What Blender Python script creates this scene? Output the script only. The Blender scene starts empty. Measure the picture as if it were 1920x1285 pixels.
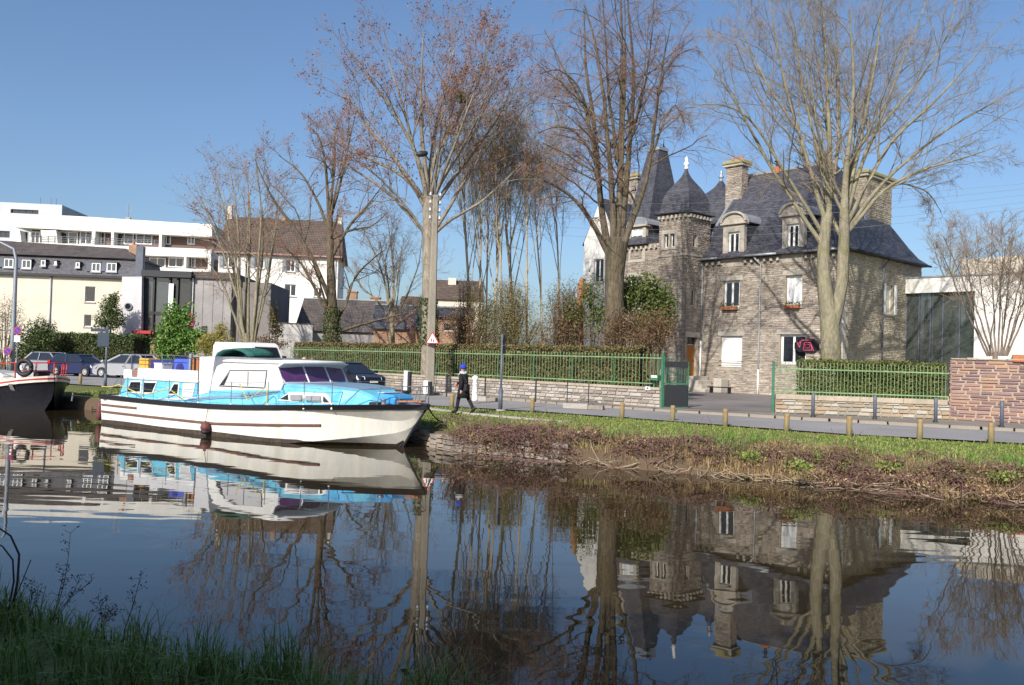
import bpy, math, random
import numpy as np
from mathutils import Vector, Matrix
R = math.radians
PI = math.pi
rnd = random.Random(7)
nr = np.random.default_rng(11)
S = bpy.context.scene
COL = S.collection

# ---------------------------------------------------------------- camera
FPX, PITCH, ROLL, HC = 1600.0, R(1.15), R(1.72), 2.71      # photo is 1920 x 1285
CM = Matrix.Rotation(PI / 2 + PITCH, 3, 'X') @ Matrix.Rotation(ROLL, 3, 'Z')
CP = Vector((0, 0, HC))
cd = bpy.data.cameras.new('camera')
cd.sensor_width = 36.0
cd.lens = 30.0
cd.clip_end = 3000
cam = bpy.data.objects.new('camera', cd)
COL.objects.link(cam)
cam.matrix_world = Matrix.Translation(CP) @ CM.to_4x4()
S.camera = cam

# ---------------------------------------------------------------- sky and sun
SUN_TO = Vector((-0.42, -0.91, 0)).normalized()
ELEV = R(33)
w = bpy.data.worlds.new('World')
S.world = w
w.use_nodes = True
wn = w.node_tree
bg = wn.nodes['Background']
sky = wn.nodes.new('ShaderNodeTexSky')
sky.sky_type = 'NISHITA'
sky.sun_disc = False
sky.sun_elevation = ELEV
sky.sun_rotation = math.atan2(SUN_TO.x, SUN_TO.y)
sky.altitude = 0
sky.air_density = 1.0
sky.dust_density = 2.0
sky.ozone_density = 5.0
bg.inputs['Strength'].default_value = 0.098
wn.links.new(sky.outputs[0], bg.inputs['Color'])
sl = bpy.data.lights.new('sun', 'SUN')
sl.energy = 4.1
sl.angle = R(0.55)
sl.color = (1.0, 0.94, 0.84)
sun = bpy.data.objects.new('sun', sl)
COL.objects.link(sun)
sd = Vector((SUN_TO.x * math.cos(ELEV), SUN_TO.y * math.cos(ELEV), math.sin(ELEV)))
sun.rotation_euler = sd.to_track_quat('Z', 'Y').to_euler()
sun.location = (-40, -60, 50)
S.view_settings.view_transform = 'Standard'
S.view_settings.look = 'None'
S.view_settings.gamma = 1
S.view_settings.exposure = 0.6
S.view_settings.use_curve_mapping = False

# ---------------------------------------------------------------- pixel -> place
def ray(px, py):
    return CM @ Vector(((px - 960) / FPX, -(py - 642.5) / FPX, -1))
def hitz(px, py, z):
    d = ray(px, py)
    return CP + d * ((z - HC) / d.z)
def hity(px, py, Y):
    d = ray(px, py)
    return CP + d * (Y / d.y)
class Fr:
    """a local frame: x along a facade, y into depth, z up"""
    def __init__(s, o, ang):
        s.o = Vector((o[0], o[1], o[2] if len(o) > 2 else 0)); s.a = ang
        s.m = Matrix.Rotation(ang, 3, 'Z'); s.mi = s.m.transposed()
    def hit(s, px, py, y=0.0):
        d = s.mi @ ray(px, py); c = s.mi @ (CP - s.o)
        p = c + d * ((y - c.y) / d.y)
        return (p.x, p.z)
    def hitx(s, px, py, x=0.0):
        d = s.mi @ ray(px, py); c = s.mi @ (CP - s.o)
        p = c + d * ((x - c.x) / d.x)
        return (p.y, p.z)
    def hitz(s, px, py, z):
        d = s.mi @ ray(px, py); c = s.mi @ (CP - s.o)
        p = c + d * ((z - c.z) / d.z)
        return (p.x, p.y)
    def w(s, x, y, z=0):
        return s.o + s.m @ Vector((x, y, z))

# ---------------------------------------------------------------- objects
def link(o, parent=None):
    COL.objects.link(o)
    if parent is not None:
        o.parent = parent
    return o
def tag(o, label=None, cat=None, group=None, kind=None):
    if label: o['label'] = label
    if cat: o['category'] = cat
    if group: o['group'] = group
    if kind: o['kind'] = kind
    return o
def empty(name, loc=(0, 0, 0), rz=0, label=None, cat=None, group=None):
    o = bpy.data.objects.new(name, None)
    o.empty_display_size = 0.3
    link(o); o.location = loc; o.rotation_euler = (0, 0, rz)
    return tag(o, label, cat, group)
def froot(name, fr, label, cat, group=None):
    return empty(name, fr.o, fr.a, label, cat, group)
def copy_tree(o, parent=None):
    c = o.copy(); COL.objects.link(c); c.parent = parent
    for ch in list(o.children):
        copy_tree(ch, c)
    return c
def shade(me, smooth):
    me.polygons.foreach_set('use_smooth', [bool(smooth)] * len(me.polygons))
def obj_from(me, name, mat, parent=None):
    o = bpy.data.objects.new(name, me)
    if mat is not None and not me.materials: me.materials.append(mat)
    return link(o, parent)

class MB:
    def __init__(s): s.v = []; s.f = []
    def add(s, vs, fs):
        n = len(s.v)
        s.v.extend([tuple(p) for p in vs]); s.f.extend([tuple(i + n for i in f) for f in fs])
        return s
    def box(s, x0, x1, y0, y1, z0, z1):
        return s.add([(x0, y0, z0), (x1, y0, z0), (x1, y1, z0), (x0, y1, z0), (x0, y0, z1), (x1, y0, z1), (x1, y1, z1), (x0, y1, z1)],
                     [(0, 3, 2, 1), (4, 5, 6, 7), (0, 1, 5, 4), (1, 2, 6, 5), (2, 3, 7, 6), (3, 0, 4, 7)])
    def bar(s, p, q, wd, ht):
        p = Vector(p); q = Vector(q); d = (q - p).normalized()
        a = d.cross(Vector((0, 0, 1)))
        if a.length < 1e-4: a = Vector((1, 0, 0))
        a.normalize(); b = a.cross(d)
        a *= wd / 2; b *= ht / 2
        return s.add([p - a - b, p + a - b, p + a + b, p - a + b, q - a - b, q + a - b, q + a + b, q - a + b],
                     [(0, 3, 2, 1), (4, 5, 6, 7), (0, 1, 5, 4), (1, 2, 6, 5), (2, 3, 7, 6), (3, 0, 4, 7)])
    def tube(s, pts, r, n=8, cap=True):
        pts = [Vector(p) for p in pts]
        if not hasattr(r, '__len__'): r = [r] * len(pts)
        rings = []
        t = (pts[1] - pts[0]).normalized()
        a = t.orthogonal().normalized()
        for i, p in enumerate(pts):
            t2 = (pts[min(i + 1, len(pts) - 1)] - pts[max(i - 1, 0)])
            t2 = t2.normalized() if t2.length > 1e-9 else t
            a = (a - t2 * a.dot(t2)).normalized(); b = t2.cross(a)
            rings.append([p + (a * math.cos(2 * PI * k / n) + b * math.sin(2 * PI * k / n)) * r[i] for k in range(n)])
        return s.loft(rings, cap)
    def loft(s, rings, cap=True, closed=True):
        n = len(rings[0]); vs = [p for r_ in rings for p in r_]; fs = []
        for i in range(len(rings) - 1):
            for k in range(n if closed else n - 1):
                k2 = (k + 1) % n
                fs.append((i * n + k, i * n + k2, (i + 1) * n + k2, (i + 1) * n + k))
        if cap and closed:
            fs.append(tuple(range(n - 1, -1, -1))); fs.append(tuple((len(rings) - 1) * n + k for k in range(n)))
        return s.add(vs, fs)
    def prism(s, poly, a, b):
        """poly in (x,z), from y=a to y=b"""
        n = len(poly)
        vs = [(x, a, z) for x, z in poly] + [(x, b, z) for x, z in poly]
        fs = [tuple(range(n)), tuple(range(2 * n - 1, n - 1, -1))] + [(k, n + k, n + (k + 1) % n, (k + 1) % n) for k in range(n)]
        return s.add(vs, fs)
    def prismx(s, poly, a, b):
        """poly in (y,z), from x=a to x=b"""
        n = len(poly)
        vs = [(a, y, z) for y, z in poly] + [(b, y, z) for y, z in poly]
        fs = [tuple(range(n)), tuple(range(2 * n - 1, n - 1, -1))] + [(k, n + k, n + (k + 1) % n, (k + 1) % n) for k in range(n)]
        return s.add(vs, fs)
    def slab(s, poly, z0, z1):
        """poly in (x,y)"""
        n = len(poly)
        vs = [(x, y, z0) for x, y in poly] + [(x, y, z1) for x, y in poly]
        fs = [tuple(range(n - 1, -1, -1)), tuple(range(n, 2 * n))] + [(k, (k + 1) % n, n + (k + 1) % n, n + k) for k in range(n)]
        return s.add(vs, fs)
    def lathe(s, prof, n=12, c=(0, 0, 0)):
        rings = [[(c[0] + r * math.cos(2 * PI * k / n), c[1] + r * math.sin(2 * PI * k / n), c[2] + z) for k in range(n)] for r, z in prof]
        return s.loft(rings)
    def poly(s, pts): return s.add(pts, [tuple(range(len(pts)))])
    def build(s, name, mat, parent=None, smooth=False, bevel=0.0, seg=2, mesh=False):
        me = bpy.data.meshes.new(name)
        me.from_pydata(s.v, [], s.f)
        import bmesh
        bm = bmesh.new(); bm.from_mesh(me)
        bmesh.ops.recalc_face_normals(bm, faces=bm.faces)
        bm.to_mesh(me); bm.free()
        shade(me, smooth)
        if mat is not None: me.materials.append(mat)
        if mesh: return me
        o = link(bpy.data.objects.new(name, me), parent)
        if bevel:
            md = o.modifiers.new('bevel', 'BEVEL'); md.width = bevel; md.segments = seg; md.limit_method = 'ANGLE'
        return o
def np_mesh(name, V, F, mat, smooth=False, attr=None):
    """V (N,3), F (M,k) numpy arrays -> mesh"""
    V = np.asarray(V, dtype=np.float32).reshape(-1, 3); F = np.asarray(F, dtype=np.int32)
    me = bpy.data.meshes.new(name)
    k = F.shape[1]
    me.vertices.add(len(V)); me.vertices.foreach_set('co', V.ravel())
    me.loops.add(F.size); me.loops.foreach_set('vertex_index', F.ravel())
    me.polygons.add(len(F)); me.polygons.foreach_set('loop_start', np.arange(0, F.size, k, dtype=np.int32))
    me.polygons.foreach_set('use_smooth', np.full(len(F), smooth))
    me.update(calc_edges=True)
    me.materials.append(mat)
    return me

# ---------------------------------------------------------------- materials
MATS = {}
def mat(name, col, rough=0.75, var=0.15, scale=3.0, bump=0.0, bscale=None, metal=0.0, spec=0.4, isl=None,
        col2=None, big=0.0, bigscale=0.35, coat=0.0, stretch=(1, 1, 1), trans=0.0, ior=1.45, alpha=1.0, sss=0.0, detail=5):
    m = bpy.data.materials.new(name); m.use_nodes = True
    nt = m.node_tree; N = nt.nodes; L = nt.links
    b = N['Principled BSDF']
    b.inputs['Roughness'].default_value = rough
    b.inputs['Metallic'].default_value = metal
    b.inputs['Specular IOR Level'].default_value = spec
    b.inputs['Coat Weight'].default_value = coat
    b.inputs['Transmission Weight'].default_value = trans
    b.inputs['IOR'].default_value = ior
    b.inputs['Alpha'].default_value = alpha
    tc = N.new('ShaderNodeTexCoord'); mp = N.new('ShaderNodeMapping'); mp.inputs['Scale'].default_value = stretch
    L.new(tc.outputs['Object'], mp.inputs['Vector'])
    vec = mp.outputs[0]
    c4 = lambda c: (c[0], c[1], c[2], 1)
    if isl:
        g = N.new('ShaderNodeNewGeometry'); rp = N.new('ShaderNodeValToRGB'); e = rp.color_ramp.elements
        rp.color_ramp.interpolation = 'CONSTANT' if len(isl) > 4 else 'LINEAR'
        e[0].position = 0; e[0].color = c4(isl[0]); e[1].position = 1.0 - (1.0 / len(isl) if len(isl) > 4 else 0); e[1].color = c4(isl[-1])
        for i in range(1, len(isl) - 1):
            x = e.new(i / (len(isl) if len(isl) > 4 else len(isl) - 1)); x.color = c4(isl[i])
        L.new(g.outputs['Random Per Island'], rp.inputs[0]); cur = rp.outputs[0]
    else:
        rg = N.new('ShaderNodeRGB'); rg.outputs[0].default_value = c4(col); cur = rg.outputs[0]
    if var or col2:
        nz = N.new('ShaderNodeTexNoise'); nz.inputs['Scale'].default_value = scale; nz.inputs['Detail'].default_value = detail; nz.inputs['Roughness'].default_value = 0.62
        L.new(vec, nz.inputs['Vector'])
        mr = N.new('ShaderNodeMapRange'); mr.inputs[1].default_value = 0.3; mr.inputs[2].default_value = 0.7
        L.new(nz.outputs['Fac'], mr.inputs[0])
        if col2:
            mx = N.new('ShaderNodeMix'); mx.data_type = 'RGBA'; L.new(mr.outputs[0], mx.inputs['Factor'])
            L.new(cur, mx.inputs['A']); mx.inputs['B'].default_value = c4(col2); cur = mx.outputs['Result']
        if var:
            mr2 = N.new('ShaderNodeMapRange'); mr2.inputs[1].default_value = 0.25; mr2.inputs[2].default_value = 0.75
            mr2.inputs[3].default_value = 1 - var; mr2.inputs[4].default_value = 1 + var
            nz2 = N.new('ShaderNodeTexNoise'); nz2.inputs['Scale'].default_value = scale * 2.7; nz2.inputs['Detail'].default_value = 4
            L.new(vec, nz2.inputs['Vector']); L.new(nz2.outputs['Fac'], mr2.inputs[0])
            mu = N.new('ShaderNodeVectorMath'); mu.operation = 'SCALE'; L.new(cur, mu.inputs[0]); L.new(mr2.outputs[0], mu.inputs['Scale']); cur = mu.outputs[0]
    if big:
        nb = N.new('ShaderNodeTexNoise'); nb.inputs['Scale'].default_value = bigscale; nb.inputs['Detail'].default_value = 6; nb.inputs['Roughness'].default_value = 0.65
        L.new(vec, nb.inputs['Vector'])
        m3 = N.new('ShaderNodeMapRange'); m3.inputs[1].default_value = 0.32; m3.inputs[2].default_value = 0.68; m3.inputs[3].default_value = 1 - big; m3.inputs[4].default_value = 1 + big * 0.6
        L.new(nb.outputs['Fac'], m3.inputs[0])
        mu = N.new('ShaderNodeVectorMath'); mu.operation = 'SCALE'; L.new(cur, mu.inputs[0]); L.new(m3.outputs[0], mu.inputs['Scale']); cur = mu.outputs[0]
    L.new(cur, b.inputs['Base Color'])
    if bump:
        n4 = N.new('ShaderNodeTexNoise'); n4.inputs['Scale'].default_value = bscale or scale * 4; n4.inputs['Detail'].default_value = 5
        L.new(vec, n4.inputs['Vector'])
        bp = N.new('ShaderNodeBump'); bp.inputs['Strength'].default_value = 0.8; bp.inputs['Distance'].default_value = bump
        L.new(n4.outputs['Fac'], bp.inputs['Height']); L.new(bp.outputs[0], b.inputs['Normal'])
    MATS[name] = m
    return m
def brick_mat(name, c1, c2, mortar, sx, sy, bump=0.01, msize=0.02, rough=0.85, var=0.18, offset=0.5, axis='xz', squash=1.0, spec=0.3):
    """courses too fine to build one by one (slates, far brick): colour and fine relief only"""
    m = mat(name, c1, rough, 0, spec=spec)
    nt = m.node_tree; N = nt.nodes; L = nt.links; b = N['Principled BSDF']
    tc = N.new('ShaderNodeTexCoord'); sp = N.new('ShaderNodeSeparateXYZ'); cb = N.new('ShaderNodeCombineXYZ')
    L.new(tc.outputs['Object'], sp.inputs[0])
    if axis == 'xz':
        ad = N.new('ShaderNodeMath'); ad.operation = 'ADD'; L.new(sp.outputs[0], ad.inputs[0]); L.new(sp.outputs[1], ad.inputs[1]); L.new(ad.outputs[0], cb.inputs[0])
    else:
        L.new(sp.outputs[0], cb.inputs[0])
    L.new(sp.outputs[2] if axis == 'xz' else sp.outputs[1], cb.inputs[1])
    br = N.new('ShaderNodeTexBrick'); br.offset = offset
    br.inputs['Scale'].default_value = 1; br.inputs['Brick Width'].default_value = sx; br.inputs['Row Height'].default_value = sy
    br.inputs['Mortar Size'].default_value = msize; br.inputs['Mortar Smooth'].default_value = 0.2
    br.inputs['Color1'].default_value = (*c1, 1); br.inputs['Color2'].default_value = (*c2, 1); br.inputs['Mortar'].default_value = (*mortar, 1)
    L.new(cb.outputs[0], br.inputs['Vector'])
    nz = N.new('ShaderNodeTexNoise'); nz.inputs['Scale'].default_value = 0.9; nz.inputs['Detail'].default_value = 7; nz.inputs['Roughness'].default_value = 0.7
    L.new(tc.outputs['Object'], nz.inputs['Vector'])
    mr = N.new('ShaderNodeMapRange'); mr.inputs[1].default_value = 0.3; mr.inputs[2].default_value = 0.7; mr.inputs[3].default_value = 1 - var; mr.inputs[4].default_value = 1 + var
    L.new(nz.outputs['Fac'], mr.inputs[0])
    mu = N.new('ShaderNodeVectorMath'); mu.operation = 'SCALE'; L.new(br.outputs['Color'], mu.inputs[0]); L.new(mr.outputs[0], mu.inputs['Scale'])
    L.new(mu.outputs[0], b.inputs['Base Color'])
    iv = N.new('ShaderNodeMath'); iv.operation = 'SUBTRACT'; iv.inputs[0].default_value = 1; L.new(br.outputs['Fac'], iv.inputs[1])
    bp = N.new('ShaderNodeBump'); bp.inputs['Strength'].default_value = 0.7; bp.inputs['Distance'].default_value = bump
    L.new(iv.outputs[0], bp.inputs['Height']); L.new(bp.outputs[0], b.inputs['Normal'])
    return m

m_asphalt = mat('asphalt', (0.26, 0.25, 0.25), 0.85, 0.12, 8, bump=0.004, bscale=60, big=0.22, bigscale=0.25)
m_pave = mat('pavement_grit', (0.21, 0.185, 0.16), 0.9, 0.15, 5, bump=0.006, bscale=40, big=0.25, bigscale=0.4)
m_yard = mat('yard_tarmac', (0.19, 0.17, 0.165), 0.9, 0.12, 5, bump=0.004, bscale=50, big=0.3, bigscale=0.3)
m_soil = mat('soil', (0.09, 0.065, 0.042), 0.95, 0.3, 4, bump=0.03, bscale=9, big=0.3)
m_turf = mat('turf', (0.085, 0.13, 0.028), 0.95, 0.3, 6, bump=0.03, bscale=14, col2=(0.13, 0.13, 0.045), big=0.25, bigscale=0.5)
m_kerb = mat('kerb_granite', (0.25, 0.22, 0.185), 0.85, 0.18, 6, bump=0.006, bscale=30, big=0.2)
m_conc = mat('concrete', (0.36, 0.335, 0.30), 0.9, 0.1, 3, bump=0.004, bscale=25, big=0.22, bigscale=0.6)
m_concg = mat('grey_render', (0.30, 0.285, 0.285), 0.9, 0.08, 2, bump=0.004, bscale=20, big=0.22, bigscale=0.35)
m_white = mat('white_render', (0.72, 0.705, 0.67), 0.85, 0.05, 2, bump=0.003, bscale=25, big=0.15, bigscale=0.4)
m_cream = mat('cream_render', (0.58, 0.53, 0.44), 0.9, 0.05, 2, bump=0.003, bscale=20, big=0.12, bigscale=0.35)
m_whitep = mat('white_paint', (0.78, 0.78, 0.76), 0.45, 0.04, 4, big=0.05)
m_frame = mat('white_window_frame', (0.75, 0.75, 0.74), 0.4, 0.03, 4)
m_glass = mat('window_glass', (0.018, 0.022, 0.03), 0.06, 0.2, 1.5, spec=0.9)
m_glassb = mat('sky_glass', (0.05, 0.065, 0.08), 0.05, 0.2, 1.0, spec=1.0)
m_black = mat('black_paint', (0.015, 0.015, 0.017), 0.5, 0.2, 5)
m_dark = mat('dark_metal', (0.035, 0.037, 0.042), 0.5, 0.15, 5, metal=0.3)
m_steel = mat('grey_steel', (0.20, 0.21, 0.23), 0.5, 0.1, 5, metal=0.4)
m_bluegrey = mat('blue_grey_post', (0.10, 0.115, 0.15), 0.5, 0.12, 8, big=0.2, bigscale=2)
m_zinc = mat('zinc', (0.33, 0.35, 0.38), 0.5, 0.1, 4, metal=0.35, big=0.2)
m_green = mat('green_fence_paint', (0.025, 0.13, 0.075), 0.5, 0.2, 5, col2=(0.05, 0.17, 0.09), big=0.15)
m_greenp = mat('pale_green_railing', (0.14, 0.27, 0.13), 0.55, 0.25, 3, col2=(0.22, 0.31, 0.16), big=0.2)
m_red = mat('red_paint', (0.42, 0.03, 0.035), 0.45, 0.15, 5)
m_wood = mat('weathered_wood', (0.27, 0.20, 0.10), 0.85, 0.25, 4, bump=0.01, bscale=18, stretch=(3, 3, 0.5), col2=(0.22, 0.2, 0.1))
m_plank = mat('brown_plank', (0.36, 0.15, 0.06), 0.7, 0.2, 4, stretch=(0.5, 4, 4))
m_door = mat('varnished_door', (0.36, 0.14, 0.03), 0.5, 0.25, 3, stretch=(6, 6, 0.6))
m_orange = mat('terracotta', (0.38, 0.14, 0.065), 0.85, 0.2, 6, bump=0.004)
m_slate = brick_mat('slate_roof', (0.05, 0.05, 0.064), (0.098, 0.098, 0.116), (0.03, 0.03, 0.036), 0.26, 0.13, 0.012, 0.012, rough=0.55, var=0.22, spec=0.45)
m_slate2 = brick_mat('old_slate_roof', (0.085, 0.072, 0.068), (0.12, 0.10, 0.092), (0.04, 0.036, 0.033), 0.3, 0.16, 0.012, 0.015, rough=0.7, var=0.3)
m_tileb = brick_mat('brown_tile_roof', (0.10, 0.075, 0.062), (0.145, 0.105, 0.085), (0.045, 0.035, 0.03), 0.3, 0.24, 0.02, 0.03, rough=0.85, var=0.3)
m_brick = brick_mat('far_brick', (0.36, 0.19, 0.11), (0.27, 0.13, 0.08), (0.32, 0.27, 0.21), 0.42, 0.13, 0.01, 0.02, var=0.25)
STONES = [(0.30, 0.26, 0.215), (0.22, 0.175, 0.145), (0.35, 0.31, 0.26), (0.18, 0.15, 0.14), (0.27, 0.24, 0.21), (0.255, 0.19, 0.155), (0.38, 0.345, 0.295), (0.145, 0.125, 0.12), (0.30, 0.255, 0.235)]
_mu = (0.345, 0.305, 0.262)
STONES = [tuple(.52 * c * 1.36 + .48 * u for c, u in zip(q, _mu)) for q in STONES]
m_stone = mat('schist_stone', (0.3, 0.3, 0.3), 0.9, 0.22, 5, bump=0.012, bscale=14, isl=STONES, big=0.28, bigscale=0.5)
STONES2 = [(0.36, 0.32, 0.245), (0.30, 0.25, 0.185), (0.39, 0.355, 0.285), (0.25, 0.215, 0.17), (0.34, 0.295, 0.22), (0.28, 0.22, 0.155), (0.40, 0.37, 0.32)]
_mu2 = (0.37, 0.325, 0.255)
STONES2 = [tuple(.55 * c * 1.12 + .45 * u for c, u in zip(q, _mu2)) for q in STONES2]
m_stone2 = mat('pale_rubble_stone', (0.3, 0.3, 0.3), 0.9, 0.2, 5, bump=0.012, bscale=14, isl=STONES2, big=0.25, bigscale=0.4)
STONES3 = [(0.26, 0.155, 0.13), (0.20, 0.125, 0.12), (0.32, 0.195, 0.15), (0.18, 0.12, 0.12), (0.29, 0.185, 0.16), (0.36, 0.22, 0.14), (0.24, 0.16, 0.15)]
m_mortar = mat('sand_mortar', (0.33, 0.285, 0.225), 0.95, 0.15, 6, bump=0.006, bscale=30, big=0.2)
m_mortar2 = mat('pink_mortar', (0.37, 0.295, 0.24), 0.95, 0.12, 6, bump=0.008, bscale=25, big=0.15)
m_ashlar = mat('cut_granite', (0.42, 0.385, 0.33), 0.85, 0.12, 5, bump=0.005, bscale=30, big=0.2, bigscale=0.8)
m_cope = mat('coping_granite', (0.37, 0.315, 0.245), 0.9, 0.15, 4, bump=0.006, bscale=25, big=0.22, bigscale=0.7)
def stone_mats(base, pre):
    return [mat(f'{pre}_{i}', c, 0.9, 0.22, 6, bump=0.01, bscale=16, big=0.2, bigscale=1.2) for i, c in enumerate(base)]
SM_RED = stone_mats(STONES3, 'red_schist')
SM_GREY = stone_mats([(0.34, 0.30, 0.265), (0.28, 0.24, 0.21), (0.38, 0.34, 0.30), (0.23, 0.20, 0.18), (0.32, 0.29, 0.265), (0.40, 0.37, 0.34)], 'grey_schist')
SM_TAN = stone_mats([(0.35, 0.29, 0.21), (0.30, 0.25, 0.19), (0.38, 0.33, 0.27), (0.33, 0.25, 0.17), (0.27, 0.245, 0.21), (0.40, 0.37, 0.32)], 'tan_stone')

m_bark = mat('pale_bark', (0.26, 0.225, 0.175), 0.95, 0.3, 3, bump=0.09, bscale=8, col2=(0.19, 0.18, 0.10), stretch=(1, 1, 0.5), big=0.3, bigscale=1)
m_barkd = mat('brown_bark', (0.13, 0.10, 0.072), 0.95, 0.4, 3, bump=0.15, bscale=6, col2=(0.10, 0.085, 0.05), stretch=(1.6, 1.6, 0.35), big=0.3, bigscale=1)
m_twig = mat('twig', (0.25, 0.195, 0.145), 0.9, 0.15, 3)
m_twigr = mat('reddish_twig', (0.24, 0.155, 0.12), 0.9, 0.15, 3)
m_twigg = mat('olive_twig', (0.24, 0.19, 0.09), 0.9, 0.15, 3)
m_seed = mat('dry_leaf', (0.24, 0.09, 0.05), 0.9, 0, isl=[(0.26, 0.10, 0.06), (0.14, 0.06, 0.045), (0.36, 0.15, 0.06)])
def leafmat(n, cols, rough=0.6):
    return mat(n, cols[0], rough, 0.2, 2.5, isl=cols, spec=0.35)
m_hedgeb = leafmat('winter_hedge_leaf', [(0.13, 0.105, 0.04), (0.085, 0.085, 0.03), (0.19, 0.14, 0.06)])
m_hedgeg = leafmat('green_hedge_leaf', [(0.06, 0.085, 0.02), (0.10, 0.115, 0.03), (0.15, 0.14, 0.045)])
m_hedged = leafmat('dark_hedge_leaf', [(0.03, 0.05, 0.016), (0.055, 0.085, 0.022), (0.085, 0.11, 0.03)])
m_ever = leafmat('evergreen_leaf', [(0.04, 0.065, 0.015), (0.08, 0.105, 0.025), (0.13, 0.15, 0.04)])
m_bright = leafmat('bright_leaf', [(0.06, 0.14, 0.02), (0.10, 0.20, 0.035), (0.15, 0.24, 0.05)])
m_bamboo = leafmat('yellow_leaf', [(0.22, 0.20, 0.04), (0.30, 0.25, 0.07), (0.16, 0.17, 0.04)])
m_brush = leafmat('brown_leaf', [(0.15, 0.085, 0.045), (0.10, 0.065, 0.035), (0.21, 0.13, 0.07)])
m_rust = leafmat('rust_leaf', [(0.32, 0.13, 0.05), (0.22, 0.10, 0.04), (0.26, 0.16, 0.07)])
m_vine = leafmat('dead_vine', [(0.085, 0.045, 0.045), (0.14, 0.075, 0.06), (0.20, 0.13, 0.085)], 0.85)
m_straw = leafmat('straw', [(0.36, 0.26, 0.13), (0.27, 0.18, 0.085), (0.42, 0.33, 0.19)], 0.85)
m_grass = leafmat('grass_blade', [(0.10, 0.165, 0.028), (0.16, 0.22, 0.045), (0.26, 0.25, 0.09)])
m_grassd = leafmat('shaded_grass_blade', [(0.09, 0.17, 0.025), (0.13, 0.22, 0.04), (0.20, 0.23, 0.07)])  # shaded copy of the grass tones, for the near bank
m_dryweed = mat('dry_weed', (0.075, 0.05, 0.045), 0.9, 0.2, 5)

# ================================================================ generators
def rects(x0, x1, z0, z1, ch, ln, gap, holes=(), rg=rnd):
    out = []; z = z0
    while z < z1 - 0.03:
        h = min(rg.uniform(*ch), z1 - z)
        if z1 - (z + h) < ch[0] * 0.6: h = z1 - z
        zm = z + h / 2
        iv = [(x0, x1)]
        for a, b, c, d in holes:
            if c - 0.01 < zm < d + 0.01:
                iv = [s for p, q in iv for s in ((p, min(q, a)), (max(p, b), q)) if s[1] - s[0] > 0.03]
        for p, q in iv:
            x = p - (rg.uniform(0, ln[0]) if p == x0 else 0)
            while x < q:
                L = rg.uniform(*ln); e = x + L
                if q - e < ln[0] * 0.7: e = q
                xs, xe = max(x, p), min(e, q)
                if xe - xs > 0.04: out.append((xs + gap / 2, xe - gap / 2, z + gap / 2, z + h - gap / 2))
                x = e
        z += h
    return out
def stone_boxes(rc, proud=(0.015, 0.05), jit=0.012, back=0.03, axis='y', plane=0.0, sgn=-1):
    """joined stones: five-sided blocks standing proud of a wall plane"""
    rc = np.array(rc); n = len(rc)
    x0, x1, z0, z1 = rc.T
    j = lambda: nr.uniform(-jit, jit, n)
    pr = nr.uniform(proud[0], proud[1], n)
    q = lambda a, b, d: np.stack([a, d, b], 1)
    bk = np.full(n, back)
    ins = np.minimum(0.012, (z1 - z0) * 0.15)
    vs = [q(x0 + j() * .6, z0 + j() * .6, bk), q(x1 + j() * .6, z0 + j() * .6, bk), q(x1 + j() * .6, z1 + j() * .6, bk), q(x0 + j() * .6, z1 + j() * .6, bk),
          q(x0 + ins + j(), z0 + ins + j(), -pr + j()), q(x1 - ins + j(), z0 + ins + j(), -pr + j()), q(x1 - ins + j(), z1 - ins + j(), -pr + j()), q(x0 + ins + j(), z1 - ins + j(), -pr + j())]
    V = np.stack(vs, 1)            # n,8,(x,depth,z)
    if axis == 'y':
        V = np.stack([V[..., 0], plane - sgn * V[..., 1], V[..., 2]], -1)
    else:
        V = np.stack([plane - sgn * V[..., 1], V[..., 0], V[..., 2]], -1)
    base = np.array([(4, 5, 6, 7), (0, 1, 5, 4), (1, 2, 6, 5), (2, 3, 7, 6), (3, 0, 4, 7)])
    F = (base[None] + (np.arange(n) * 8)[:, None, None]).reshape(-1, 4)
    return V.reshape(-1, 3), F
def stone_part(name, rc, m, parent, **k):
    V, F = stone_boxes(rc, **k)
    me = np_mesh(name, V, F, m)
    import bmesh
    bm = bmesh.new(); bm.from_mesh(me); bmesh.ops.recalc_face_normals(bm, faces=bm.faces); bm.to_mesh(me); bm.free()
    o = obj_from(me, name, None, parent)
    return tag(o, kind='stuff')
_units = {}
def unit_stone(m, i):
    key = (m.name, i)
    if key not in _units:
        r_ = random.Random(i * 13 + 5)
        b = MB(); b.box(-.5, .5, -.5, .5, -.5, .5)
        b.v = [(x * r_.uniform(.9, 1.0), y * r_.uniform(.8, 1.0), z * r_.uniform(.84, 1.0)) for x, y, z in b.v]
        me = b.build('stone', m, mesh=True)
        import bmesh
        bm = bmesh.new(); bm.from_mesh(me)
        bmesh.ops.bevel(bm, geom=bm.edges, offset=0.06, segments=1, affect='EDGES')
        bm.to_mesh(me); bm.free()
        _units[key] = me
    return _units[key]
def stone_objs(rc, mats, parent, y0=0.0, depth=0.1, proud=0.03, name='stone'):
    for a, b, c, d in rc:
        me = unit_stone(rnd.choice(mats), rnd.randrange(5))
        o = link(bpy.data.objects.new(name, me), parent)
        o.location = ((a + b) / 2, y0 + depth / 2 - proud * rnd.uniform(0.4, 1.4), (c + d) / 2)
        o.scale = (b - a, depth, d - c)
        o.rotation_euler = (0, rnd.uniform(-.015, .015), rnd.uniform(-.01, .01))
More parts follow.
